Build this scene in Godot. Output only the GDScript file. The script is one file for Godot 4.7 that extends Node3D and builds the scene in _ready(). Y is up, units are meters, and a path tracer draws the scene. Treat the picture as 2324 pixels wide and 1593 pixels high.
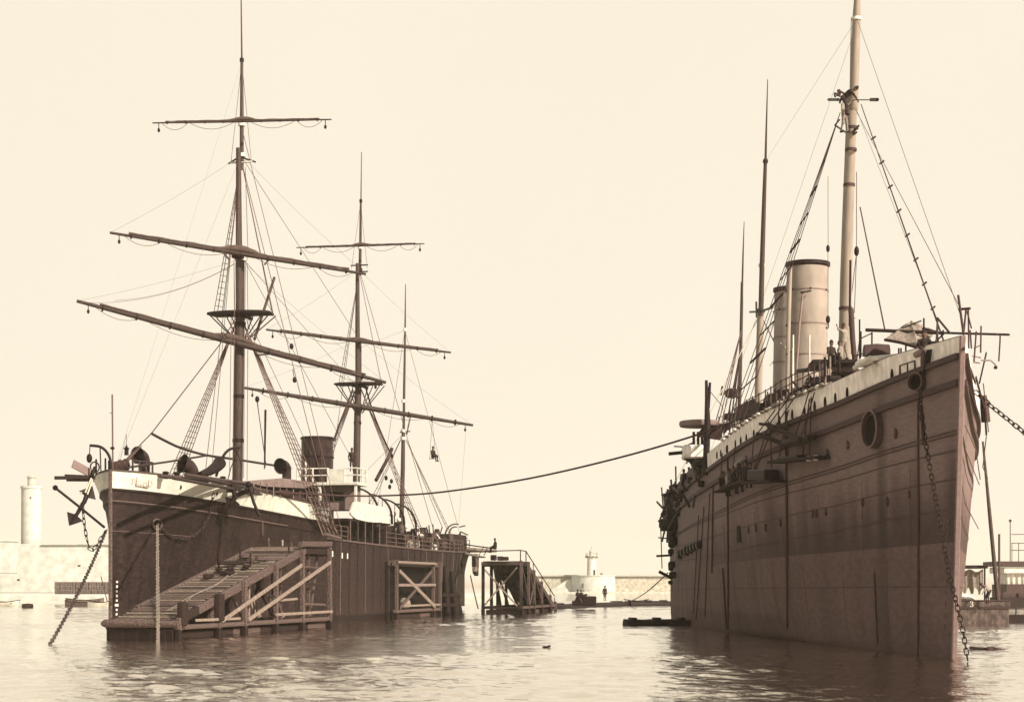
extends Node3D
# Two steamships moored in a harbour beside timber landing stages. y up, metres; the camera stands 2.6 m above the water and looks along -z.

const FOCAL := 4000.0   # focal length, in units of a view 2324 wide and 1593 high
const CX := 1162.0
const HY := 1328.0      # the horizon's row in that view
const EYE := 2.6

var left_frame := Transform3D()
var right_frame := Transform3D()
var stage_frame := Transform3D()
var mats := {}
var used := {}
var rng := RandomNumberGenerator.new()
var link_mesh: ArrayMesh
var port_ship: Ship
var star_ship: Ship


# ---------------------------------------------------------------- mesh building
class MB:
	var v := PackedVector3Array()
	var n := PackedVector3Array()
	var c := PackedColorArray()
	var x := Transform3D()
	var col := Color(1, 1, 1)
	var colored := false

	func tri(a: Vector3, b: Vector3, d: Vector3, na: Vector3, nb: Vector3, nd: Vector3, ca := Color(-1, 0, 0), cb := Color(-1, 0, 0), cd := Color(-1, 0, 0)) -> void:
		if ca.r < 0.0:
			ca = col
			cb = col
			cd = col
		if (b - a).cross(d - a).dot(na + nb + nd) > 0.0:
			var t := b
			b = d
			d = t
			t = nb
			nb = nd
			nd = t
			var tc := cb
			cb = cd
			cd = tc
		v.push_back(x * a)
		v.push_back(x * b)
		v.push_back(x * d)
		n.push_back((x.basis * na).normalized())
		n.push_back((x.basis * nb).normalized())
		n.push_back((x.basis * nd).normalized())
		if colored:
			c.push_back(ca)
			c.push_back(cb)
			c.push_back(cd)

	func face(p: Array) -> void:  # flat convex polygon
		var m: Vector3 = -(p[1] - p[0]).cross(p[2] - p[0])
		if m.length_squared() < 1e-14:
			return
		m = m.normalized()
		for i in range(1, p.size() - 1):
			tri(p[0], p[i], p[i + 1], m, m, m)

	func facing(p: Array, outward: Vector3) -> void:
		var m: Vector3 = (p[1] - p[0]).cross(p[2] - p[0]).normalized()
		if m.dot(outward) < 0.0:
			m = -m
		for i in range(1, p.size() - 1):
			tri(p[0], p[i], p[i + 1], m, m, m)

	func box(t: Transform3D, size: Vector3, bevel := 0.0) -> void:
		var h := size / 2.0
		var e := minf(bevel, minf(h.x, minf(h.y, h.z)) * 0.45)
		for ax in 3:
			var a1 := (ax + 1) % 3
			var a2 := (ax + 2) % 3
			for s in [-1.0, 1.0]:
				var q := []
				for k in [[-1, -1], [1, -1], [1, 1], [-1, 1]]:
					var p := Vector3()
					p[ax] = s * h[ax]
					p[a1] = k[0] * (h[a1] - e)
					p[a2] = k[1] * (h[a2] - e)
					q.append(t * p)
				var o := Vector3()
				o[ax] = s
				facing(q, t.basis * o)
			if e > 0.0:
				for s1 in [-1.0, 1.0]:
					for s2 in [-1.0, 1.0]:
						var q := []
						for k in [[-1, 0], [1, 0], [1, 1], [-1, 1]]:
							var p := Vector3()
							p[ax] = k[0] * (h[ax] - e)
							p[a1] = s1 * (h[a1] - (0.0 if k[1] == 0 else e))
							p[a2] = s2 * (h[a2] - (e if k[1] == 0 else 0.0))
							q.append(t * p)
						var o := Vector3()
						o[a1] = s1
						o[a2] = s2
						facing(q, t.basis * o)
		if e > 0.0:
			for sx in [-1.0, 1.0]:
				for sy in [-1.0, 1.0]:
					for sz in [-1.0, 1.0]:
						facing([t * Vector3(sx * h.x, sy * (h.y - e), sz * (h.z - e)), t * Vector3(sx * (h.x - e), sy * h.y, sz * (h.z - e)), t * Vector3(sx * (h.x - e), sy * (h.y - e), sz * h.z)], t.basis * Vector3(sx, sy, sz))

	func block(at: Vector3, size: Vector3, bevel := 0.0, turn := 0.0) -> void:
		box(Transform3D(Basis(Vector3.UP, turn), at), size, bevel)

	func bar(a: Vector3, b: Vector3, w: float, h: float, bevel := 0.0, up := Vector3.UP) -> void:
		var d := b - a
		var bx := d.normalized()
		if absf(bx.dot(up)) > 0.98:
			up = Vector3(0, 0, 1) if absf(bx.z) < 0.9 else Vector3(1, 0, 0)
		var bz := bx.cross(up).normalized()
		box(Transform3D(Basis(bx, bz.cross(bx), bz), (a + b) / 2.0), Vector3(d.length(), h, w), bevel)

	func tube(p: Array, r, sides := 8, caps := true) -> void:
		var rad := []
		for i in p.size():
			rad.append(r[i] if r is Array else r)
		var rings := []
		var norms := []
		var side := Vector3()
		for i in p.size():
			var d: Vector3 = (p[mini(i + 1, p.size() - 1)] - p[maxi(i - 1, 0)]).normalized()
			if i == 0:
				side = d.cross(Vector3.UP if absf(d.y) < 0.9 else Vector3(1, 0, 0)).normalized()
			side = (side - d * side.dot(d)).normalized()
			var other := d.cross(side)
			var ring := []
			var nn := []
			for k in sides:
				var o := side * cos(TAU * k / sides) + other * sin(TAU * k / sides)
				nn.append(o)
				ring.append(p[i] + o * rad[i])
			rings.append(ring)
			norms.append(nn)
		for i in p.size() - 1:
			for k in sides:
				var m := (k + 1) % sides
				tri(rings[i][k], rings[i + 1][k], rings[i + 1][m], norms[i][k], norms[i + 1][k], norms[i + 1][m])
				tri(rings[i][k], rings[i + 1][m], rings[i][m], norms[i][k], norms[i + 1][m], norms[i][m])
		if caps:
			facing(rings[0], p[0] - p[1])
			facing(rings[-1], p[-1] - p[-2])

	func lathe(t: Transform3D, prof: Array, sides := 16, a0 := 0.0, a1 := TAU) -> void:  # profile of Vector2(radius, height)
		for i in prof.size() - 1:
			var d: Vector2 = prof[i + 1] - prof[i]
			var pn := Vector2(d.y, -d.x).normalized()
			for k in sides:
				var p := []
				var q := []
				for w in [[i, k], [i + 1, k], [i + 1, k + 1], [i, k + 1]]:
					var a: float = lerpf(a0, a1, float(w[1]) / sides)
					var u := Vector3(cos(a), 0, sin(a))
					p.append(t * (u * prof[w[0]].x + Vector3.UP * prof[w[0]].y))
					q.append(t.basis * (u * pn.x + Vector3.UP * pn.y))
				tri(p[0], p[1], p[2], q[0], q[1], q[2])
				tri(p[0], p[2], p[3], q[0], q[2], q[3])

	func ball(at: Vector3, r: Vector3, sides := 10) -> void:
		var prof := []
		for i in 7:
			var a := PI * i / 6.0 - PI / 2.0
			prof.append(Vector2(cos(a), sin(a)))
		var rows := []
		for i in 7:
			var row := []
			for k in sides + 1:
				var a := TAU * k / sides
				row.append(at + Vector3(prof[i].x * cos(a) * r.x, prof[i].y * r.y, prof[i].x * sin(a) * r.z))
			rows.append(row)
		grid(rows, at, true)

	func grid(rows: Array, ref: Vector3, from_point := false, cols = null) -> void:
		var ni := rows.size()
		var nj: int = rows[0].size()
		var nor := []
		for i in ni:
			var line := []
			for j in nj:
				var a: Vector3 = rows[mini(i + 1, ni - 1)][j] - rows[maxi(i - 1, 0)][j]
				var b: Vector3 = rows[i][mini(j + 1, nj - 1)] - rows[i][maxi(j - 1, 0)]
				var m := a.cross(b)
				var o: Vector3 = rows[i][j] - ref if from_point else ref
				if m.length_squared() < 1e-16:
					m = o
				m = m.normalized()
				line.append(-m if m.dot(o) < 0.0 else m)
			nor.append(line)
		for i in ni - 1:
			for j in nj - 1:
				var ca := Color(-1, 0, 0)
				var cb := ca
				var cc := ca
				var cd := ca
				if cols != null:
					ca = cols[i][j]
					cb = cols[i + 1][j]
					cc = cols[i + 1][j + 1]
					cd = cols[i][j + 1]
				tri(rows[i][j], rows[i + 1][j], rows[i + 1][j + 1], nor[i][j], nor[i + 1][j], nor[i + 1][j + 1], ca, cb, cc)
				tri(rows[i][j], rows[i + 1][j + 1], rows[i][j + 1], nor[i][j], nor[i + 1][j + 1], nor[i][j + 1], ca, cc, cd)

	func sweep(path: Array, outs: Array, w: float, h: float) -> void:  # a rectangular moulding: w outwards, h upwards, centred on the path
		for i in path.size() - 1:
			var a: Vector3 = path[i]
			var b: Vector3 = path[i + 1]
			var oa: Vector3 = outs[i] * w
			var ob: Vector3 = outs[i + 1] * w
			var up := Vector3(0, h / 2.0, 0)
			var na: Vector3 = outs[i]
			var nb: Vector3 = outs[i + 1]
			for q in [[a + oa - up, b + ob - up, b + ob + up, a + oa + up, na, nb], [a - up, b - up, b + up, a + up, -na, -nb]]:
				tri(q[0], q[1], q[2], q[4], q[5], q[5])
				tri(q[0], q[2], q[3], q[4], q[5], q[4])
			facing([a + up, b + up, b + ob + up, a + oa + up], Vector3.UP)
			facing([a - up, b - up, b + ob - up, a + oa - up], Vector3.DOWN)
		for e in [0, -1]:
			var p: Vector3 = path[e]
			var o: Vector3 = outs[e] * w
			var up := Vector3(0, h / 2.0, 0)
			facing([p - up, p + o - up, p + o + up, p + up], path[0] - path[1] if e == 0 else path[-1] - path[-2])

	func mesh() -> ArrayMesh:
		var a := []
		a.resize(Mesh.ARRAY_MAX)
		a[Mesh.ARRAY_VERTEX] = v
		a[Mesh.ARRAY_NORMAL] = n
		if colored:
			a[Mesh.ARRAY_COLOR] = c
		var m := ArrayMesh.new()
		m.add_surface_from_arrays(Mesh.PRIMITIVE_TRIANGLES, a)
		return m


# A ship's hull: tables of half breadths (distance from the stem, half breadth) at the waterline and at the deck.
class Ship:
	var frame := Transform3D()
	var wl := []
	var deck := []
	var rake := 0.0     # how far the stem leans forward at the reference height
	var ref := 10.0
	var power := 1.2
	var sheer := []

	static func crv(t: Array, q: float) -> float:
		var k := t.size() / 2
		if q <= t[0]:
			return t[1]
		if q >= t[2 * k - 2]:
			return t[2 * k - 1]
		var i := 0
		while q > t[2 * i + 2]:
			i += 1
		var x0: float = t[2 * i]
		var x1: float = t[2 * i + 2]
		var y0: float = t[2 * i + 1]
		var y1: float = t[2 * i + 3]
		var d := (y1 - y0) / (x1 - x0)
		var m0 := d
		var m1 := d
		if i > 0:
			m0 = (y1 - t[2 * i - 1]) / (x1 - t[2 * i - 2])
		if i < k - 2:
			m1 = (t[2 * i + 5] - y0) / (t[2 * i + 4] - x0)
		var u := (q - x0) / (x1 - x0)
		var h := x1 - x0
		return (2 * u * u * u - 3 * u * u + 1) * y0 + (u * u * u - 2 * u * u + u) * h * m0 + (-2 * u * u * u + 3 * u * u) * y1 + (u * u * u - u * u) * h * m1

	func stem(y: float) -> float:
		return -rake * y / ref

	func half(s: float, y: float) -> float:
		var d := s - stem(y)
		var t := pow(clampf(y / ref, 0.0, 1.2), power)
		return maxf(0.03, lerpf(crv(wl, d), crv(deck, d), t))

	func pt(s: float, y: float, side: float, off := 0.0) -> Vector3:
		var q := s + stem(y) * clampf(1.0 - s / 25.0, 0.0, 1.0)
		return Vector3(q, y, side * (half(q, y) + off))

	func top(s: float) -> float:
		return crv(sheer, s)


# ---------------------------------------------------------------- where things stand
func at(px: float, py: float, z: float) -> Vector3:  # the point of depth z that the camera sees in column px, row py
	return Vector3((px - CX) / FOCAL * z, EYE + (HY - py) / FOCAL * z, -z)


func on_plane(f: Transform3D, px: float, py: float, t: float) -> Vector3:  # in the frame's own axes, on its plane z = t
	var inv := f.affine_inverse()
	var o := inv * Vector3(0, EYE, 0)
	var d := inv.basis * Vector3((px - CX) / FOCAL, (HY - py) / FOCAL, -1)
	return o + d * ((t - o.z) / d.z)


func on_hull(sh: Ship, px: float, py: float, off := 0.0) -> Vector3:  # where the view first meets a hull, in the ship's axes
	var inv := sh.frame.affine_inverse()
	var o := inv * Vector3(0, EYE, 0)
	var d := inv.basis * Vector3((px - CX) / FOCAL, (HY - py) / FOCAL, -1)
	var z := 50.0
	var p := o
	while z < 220.0:
		p = o + d * z
		if p.x > sh.stem(p.y) and absf(p.z) <= sh.half(p.x, p.y) + off:
			return p
		z += 0.06
	return p


func lp(px: float, py: float, t := 0.0) -> Vector3:
	return on_plane(left_frame, px, py, t)


func rp(px: float, py: float, t := 0.0) -> Vector3:
	return on_plane(right_frame, px, py, t)


func lw(px: float, py: float, z: float) -> Vector3:
	return left_frame.affine_inverse() * at(px, py, z)


func rw(px: float, py: float, z: float) -> Vector3:
	return right_frame.affine_inverse() * at(px, py, z)


# ---------------------------------------------------------------- objects
func numbered(called: String) -> String:
	used[called] = used.get(called, -1) + 1
	return called if used[called] == 0 else "%s_%03d" % [called, used[called]]


func tag(o: Node, label: String, category: String, group := "", kind := "") -> void:
	if label:
		o.set_meta("label", label)
	if category:
		o.set_meta("category", category)
	if group:
		o.set_meta("group", group)
	if kind:
		o.set_meta("kind", kind)


func thing(called: String, label: String, category: String, t := Transform3D(), group := "") -> Node3D:
	var o := Node3D.new()
	o.name = numbered(called)
	o.transform = t
	add_child(o)
	tag(o, label, category, group)
	return o


func local(o: Node3D) -> MB:  # a builder that takes points of the world and keeps them in o's own axes
	var m := MB.new()
	m.x = o.transform.affine_inverse()
	return m


func part(called: String, m: MB, mt: Material, parent: Node3D, label := "") -> MeshInstance3D:
	var o := MeshInstance3D.new()
	o.mesh = m.mesh()
	o.material_override = mt
	return hang(o, called, parent, label)


func hang(o: MeshInstance3D, called: String, parent: Node3D, label := "") -> MeshInstance3D:
	var key := str(parent.get_instance_id()) + called
	used[key] = used.get(key, -1) + 1
	o.name = called if used[key] == 0 else "%s_%03d" % [called, used[key]]
	parent.add_child(o, true)
	if label:
		o.set_meta("label", label)
	return o


func piece(called: String, m: Mesh, mt: Material, parent: Node3D, t: Transform3D) -> MeshInstance3D:  # shares its mesh with others
	var o := MeshInstance3D.new()
	o.mesh = m
	o.material_override = mt
	o.transform = t
	return hang(o, called, parent)


func solo(called: String, m: MB, mt: Material, t: Transform3D, label: String, category: String, group := "") -> MeshInstance3D:
	var o := MeshInstance3D.new()
	o.mesh = m.mesh()
	o.material_override = mt
	o.transform = t
	o.name = numbered(called)
	add_child(o)
	tag(o, label, category, group)
	return o


func setting(called: String, m: Mesh, mt: Material) -> MeshInstance3D:
	var o := MeshInstance3D.new()
	o.mesh = m
	o.material_override = mt
	o.name = numbered(called)
	add_child(o)
	o.set_meta("kind", "structure")
	return o


func spot(p: Vector3, turn := 0.0) -> Transform3D:
	return Transform3D(Basis(Vector3.UP, turn), p)


func sagging(a: Vector3, b: Vector3, sag: float, steps := 12) -> Array:
	var p := []
	for i in steps + 1:
		var u := float(i) / steps
		p.append(a.lerp(b, u) - Vector3(0, sag * 4.0 * u * (1.0 - u), 0))
	return p


func smooth(p: Array, each := 6) -> Array:  # a smooth curve through the given points
	var out := []
	for i in p.size() - 1:
		var a: Vector3 = p[maxi(i - 1, 0)]
		var d: Vector3 = p[mini(i + 2, p.size() - 1)]
		for k in each:
			out.append(p[i].cubic_interpolate(p[i + 1], a, d, float(k) / each))
	out.append(p[-1])
	return out


func line(parent: Node3D, called: String, p: Array, r: float, mt: Material, sides := 5) -> MeshInstance3D:
	var m := MB.new()
	m.tube(p, r, sides)
	return part(called, m, mt, parent)


func chain(called: String, label: String, pts: Array, pitch: float, thick: float, mt: Material) -> Node3D:  # pts in the world; every link a piece
	var o := thing(called, label, "chain", spot(pts[0]))
	var total := 0.0
	for i in pts.size() - 1:
		total += pts[i].distance_to(pts[i + 1])
	var count := int(total / pitch)
	var seg := 0
	var gone := 0.0
	for k in count:
		var want := (k + 0.5) * pitch
		while seg < pts.size() - 2 and gone + pts[seg].distance_to(pts[seg + 1]) < want:
			gone += pts[seg].distance_to(pts[seg + 1])
			seg += 1
		var d: Vector3 = (pts[seg + 1] - pts[seg]).normalized()
		var p: Vector3 = pts[seg] + d * (want - gone)
		var side := d.cross(Vector3.UP if absf(d.y) < 0.95 else Vector3(1, 0, 0)).normalized()
		var b := Basis(d, side, d.cross(side)).rotated(d, (PI / 2 if k % 2 else 0.0) + 0.7 + rng.randf_range(-0.25, 0.25))
		piece("link", link_mesh, mt, o, Transform3D(b * Basis.from_scale(Vector3(pitch, thick, thick)), p - pts[0]))
	return o


# ---------------------------------------------------------------- materials
func noise_tex(sd: int, freq: float, octaves: int, lo: float, hi: float, cut := 0.5, kind := FastNoiseLite.TYPE_SIMPLEX_SMOOTH) -> NoiseTexture2D:
	var f := FastNoiseLite.new()
	f.seed = sd
	f.noise_type = kind
	f.frequency = freq
	f.fractal_octaves = octaves
	var g := Gradient.new()
	g.set_color(0, Color(lo, lo, lo))
	g.set_color(1, Color(hi, hi, hi))
	g.add_point(cut, Color((lo + hi) / 2, (lo + hi) / 2, (lo + hi) / 2))
	var t := NoiseTexture2D.new()
	t.width = 512
	t.height = 512
	t.seamless = true
	t.noise = f
	t.color_ramp = g
	return t


func mat(called: String, color: Color, tex: Texture2D = null, scale := Vector3.ONE, rough := 0.75, metal := 0.0, relief := 0.0) -> StandardMaterial3D:
	var m := StandardMaterial3D.new()
	m.resource_name = called
	var shaded := called in ["grey_hull", "boot_paint", "aged_white", "grey_trim", "water"]
	var l := color.srgb_to_linear() * (1.0 if shaded else 0.62)  # colours below are given as they look under this cream daylight
	m.albedo_color = Color(minf(l.r, 0.9), minf(l.g / lerpf(0.8, 0.88, clampf(l.r * 1.6, 0.0, 1.0)), 0.88), minf(l.b / lerpf(0.63, 0.74, clampf(l.r * 1.6, 0.0, 1.0)), 0.87)).linear_to_srgb()
	m.roughness = rough
	m.metallic_specular = 0.25
	m.metallic = metal
	if tex:
		m.albedo_texture = tex
		m.uv1_triplanar = true
		m.uv1_scale = scale
		if relief > 0.0:
			m.heightmap_enabled = true
			m.heightmap_texture = tex
			m.heightmap_scale = relief
	mats[called] = m
	return m


func rgb(r: float, g: float, b: float) -> Color:
	return Color(r / 255.0, g / 255.0, b / 255.0)


func make_materials() -> void:
	var mottle := noise_tex(3, 0.012, 5, 0.45, 1.0)
	var grain := noise_tex(5, 0.02, 4, 0.55, 1.0)
	var soft := noise_tex(8, 0.008, 4, 0.82, 1.0)
	var specks := noise_tex(11, 0.05, 3, 0.5, 1.0, 0.6)
	var rough := noise_tex(14, 0.03, 5, 0.3, 1.0)
	mat("black_hull", rgb(67, 45, 41), noise_tex(41, 0.012, 6, 0.45, 1.0, 0.5), Vector3(0.3, 0.55, 0.5), 0.7)
	mat("black_trim", rgb(52, 31, 30), mottle, Vector3(0.5, 0.5, 0.5), 0.6)
	mat("light_line", rgb(124, 95, 84), grain, Vector3(0.6, 0.6, 0.6), 0.7)
	mat("grey_hull", rgb(108, 84, 76), noise_tex(21, 0.03, 5, 0.8, 1.0), Vector3(0.075, 0.36, 0.33), 0.75)
	mat("grey_trim", rgb(62, 42, 38), soft, Vector3(0.4, 0.4, 0.4), 0.7)
	mat("boot_paint", rgb(98, 72, 65), noise_tex(22, 0.03, 5, 0.76, 1.0), Vector3(0.09, 0.22, 0.36), 0.7)
	mat("white_paint", rgb(230, 215, 192), soft, Vector3(0.25, 0.25, 0.25), 0.6)
	mat("aged_white", rgb(222, 204, 186), noise_tex(23, 0.012, 5, 0.76, 1.0), Vector3(0.35, 0.18, 0.35), 0.7)
	mat("funnel_buff", rgb(166, 143, 124), noise_tex(24, 0.01, 5, 0.8, 1.0), Vector3(0.2, 0.1, 0.2), 0.55)
	mat("funnel_black", rgb(76, 52, 47), mottle, Vector3(0.4, 0.2, 0.4), 0.3)
	mat("mast_wood", rgb(92, 69, 60), grain, Vector3(2.0, 0.12, 2.0), 0.55)
	mat("yard_wood", rgb(80, 58, 50), grain, Vector3(0.3, 2.0, 0.8), 0.6)
	mat("mast_buff", rgb(164, 141, 122), soft, Vector3(1.2, 0.1, 1.2), 0.6)
	mat("rope", rgb(70, 46, 42), null, Vector3.ONE, 0.9)
	mat("thin_rope", rgb(104, 76, 66), null, Vector3.ONE, 0.9)
	mat("pale_rope", rgb(206, 184, 158), null, Vector3.ONE, 0.9)
	mat("iron", rgb(48, 28, 27), specks, Vector3(0.9, 0.9, 0.9), 0.55, 0.2)
	mat("chain_iron", rgb(104, 78, 70), specks, Vector3(2.0, 2.0, 2.0), 0.5, 0.25)
	mat("pale_chain", rgb(206, 180, 156), specks, Vector3(2.0, 2.0, 2.0), 0.6, 0.1)
	mat("timber", rgb(136, 106, 95), rough, Vector3(0.5, 0.5, 0.5), 0.85, 0.0, 1.2)
	mat("dark_timber", rgb(70, 48, 43), rough, Vector3(0.6, 0.6, 0.6), 0.85, 0.0, 1.0)
	mat("pale_timber", rgb(172, 143, 124), grain, Vector3(0.6, 0.6, 0.6), 0.8, 0.0, 0.6)
	mat("slat_dark", rgb(146, 115, 100), grain, Vector3(0.4, 1.0, 1.4), 0.85)
	mat("slat_pale", rgb(188, 158, 134), grain, Vector3(0.4, 1.0, 1.4), 0.85)
	mat("wet_timber", rgb(50, 30, 29), rough, Vector3(0.6, 0.6, 0.6), 0.55, 0.0, 1.2)
	mat("sailcloth", rgb(110, 85, 73), grain, Vector3(0.7, 0.7, 0.7), 0.9)
	mat("canvas", rgb(176, 150, 130), grain, Vector3(0.7, 0.7, 0.7), 0.9, 0.0, 0.8)
	mat("dark_canvas", rgb(76, 49, 45), grain, Vector3(0.7, 0.7, 0.7), 0.9)
	mat("grey_paint", rgb(146, 116, 104), soft, Vector3(0.3, 0.3, 0.3), 0.7)
	mat("deck_wood", rgb(116, 86, 74), grain, Vector3(0.2, 1.0, 2.5), 0.8)
	mat("interior", rgb(26, 16, 15), mottle, Vector3(0.5, 0.5, 0.5), 0.9)  # near-black, also carries the shade behind and under the stages
	mat("stone", rgb(216, 201, 178), noise_tex(31, 0.015, 5, 0.72, 1.0), Vector3(0.08, 0.08, 0.08), 0.9, 0.0, 3.0)
	mat("rough_stone", rgb(212, 194, 168), noise_tex(32, 0.02, 5, 0.7, 1.0), Vector3(0.06, 0.06, 0.06), 0.95, 0.0, 6.0)
	mat("plaster", rgb(222, 209, 188), noise_tex(33, 0.02, 5, 0.82, 1.0), Vector3(0.05, 0.05, 0.05), 0.9)
	mat("cargo", rgb(150, 122, 108), noise_tex(34, 0.06, 3, 0.45, 1.0), Vector3(0.4, 0.4, 0.4), 0.9)
	mat("barge_iron", rgb(116, 92, 82), mottle, Vector3(0.35, 0.2, 0.35), 0.7, 0.0, 0.6)
	mat("lettering", rgb(206, 184, 156), null, Vector3.ONE, 0.8)
	mat("white_mark", rgb(214, 198, 176), null, Vector3.ONE, 0.7)
	mat("glass", rgb(60, 44, 42), null, Vector3.ONE, 0.15)
	var body := mat("clothes", Color(1, 1, 1), null, Vector3.ONE, 0.85)
	body.vertex_color_use_as_albedo = true
	var w := mat("water", rgb(224, 200, 170), null, Vector3.ONE, 0.03, 1.0)
	w.metallic_specular = 0.9
	var fn := FastNoiseLite.new()
	fn.seed = 40
	fn.frequency = 0.02
	fn.fractal_octaves = 4
	var nt := NoiseTexture2D.new()
	nt.width = 512
	nt.height = 512
	nt.seamless = true
	nt.as_normal_map = true
	nt.bump_strength = 6.0
	nt.noise = fn
	w.normal_enabled = true
	w.normal_texture = nt
	w.normal_scale = 0.34
	w.uv1_triplanar = true
	w.uv1_world_triplanar = true
	w.uv1_scale = Vector3(0.33, 0.33, 0.7)


# ---------------------------------------------------------------- people
# A figure is one surface: tapered capsules between joints, joined with a smooth minimum and meshed as surface nets.
var figures := {}


func joints(pose: String) -> Array:  # [from, to, radius, radius, what: 0 coat 1 trousers 2 skin 3 hat 4 boot]
	var hip := Vector3(0, 0.93, 0)
	var lean := 0.0
	var knees := [Vector3(0.1, 0.5, 0.03), Vector3(-0.1, 0.5, 0.03)]
	var feet := [Vector3(0.11, 0.06, 0), Vector3(-0.11, 0.06, 0)]
	var elbows := [Vector3(0.25, 1.13, -0.03), Vector3(-0.25, 1.13, -0.03)]
	var hands := [Vector3(0.25, 0.88, 0.08), Vector3(-0.25, 0.88, 0.08)]
	if pose == "sit":
		hip = Vector3(0, 0.1, 0)
		knees = [Vector3(0.11, 0.14, 0.42), Vector3(-0.11, 0.14, 0.42)]
		feet = [Vector3(0.11, -0.3, 0.45), Vector3(-0.11, -0.3, 0.45)]
		elbows = [Vector3(0.26, 0.32, 0.06), Vector3(-0.26, 0.32, 0.06)]
		hands = [Vector3(0.14, 0.24, 0.3), Vector3(-0.14, 0.24, 0.3)]
	elif pose == "hips":
		elbows = [Vector3(0.42, 1.16, -0.06), Vector3(-0.42, 1.16, -0.06)]
		hands = [Vector3(0.2, 1.0, 0.08), Vector3(-0.2, 1.0, 0.08)]
		feet = [Vector3(0.16, 0.06, 0), Vector3(-0.16, 0.06, 0)]
	elif pose == "reach":
		elbows = [Vector3(0.26, 1.5, 0.16), Vector3(-0.26, 1.13, 0.02)]
		hands = [Vector3(0.2, 1.72, 0.3), Vector3(-0.2, 1.05, 0.26)]
		knees = [Vector3(0.12, 0.5, 0.08), Vector3(-0.1, 0.49, -0.02)]
		feet = [Vector3(0.13, 0.06, 0.12), Vector3(-0.11, 0.06, -0.14)]
	elif pose == "bend":
		hip = Vector3(0, 0.88, -0.14)
		lean = 0.95
		elbows = [Vector3(0.25, 0.95, 0.42), Vector3(-0.25, 0.95, 0.42)]
		hands = [Vector3(0.2, 0.7, 0.56), Vector3(-0.2, 0.7, 0.56)]
	var up := Vector3(0, cos(lean), sin(lean))
	var fwd := Vector3(0, -sin(lean), cos(lean))
	var chest := hip + up * 0.38
	var neck := hip + up * 0.55
	var head := hip + up * 0.69 + fwd * 0.03
	var b := [
		[hip, hip + up * 0.2, 0.145, 0.14, 0], [hip + up * 0.2, chest, 0.14, 0.165, 0], [chest, neck, 0.12, 0.06, 0], [neck, head, 0.055, 0.06, 2],
		[head, head + up * 0.05, 0.088, 0.095, 2], [head + up * 0.02 + fwd * 0.085, head + up * 0.0 + fwd * 0.11, 0.02, 0.018, 2], [head + up * 0.1, head + up * 0.15, 0.105, 0.08, 3],
	]
	for k in 2:
		var s := 1.0 if k == 0 else -1.0
		var sh := chest + up * 0.09 + Vector3(s * 0.18, 0, 0)
		b.append([chest + up * 0.1, sh, 0.08, 0.075, 0])
		b.append([sh, elbows[k], 0.066, 0.052, 0])
		b.append([elbows[k], hands[k], 0.05, 0.036, 0])
		var d: Vector3 = (hands[k] - elbows[k]).normalized()
		b.append([hands[k], hands[k] + d * 0.09, 0.036, 0.03, 2])
		b.append([hip + Vector3(s * 0.09, 0, 0), knees[k], 0.095, 0.068, 1])
		b.append([knees[k], feet[k], 0.066, 0.046, 1])
		b.append([feet[k], feet[k] + Vector3(0, -0.01, 0.15), 0.05, 0.04, 4])
	return b


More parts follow.
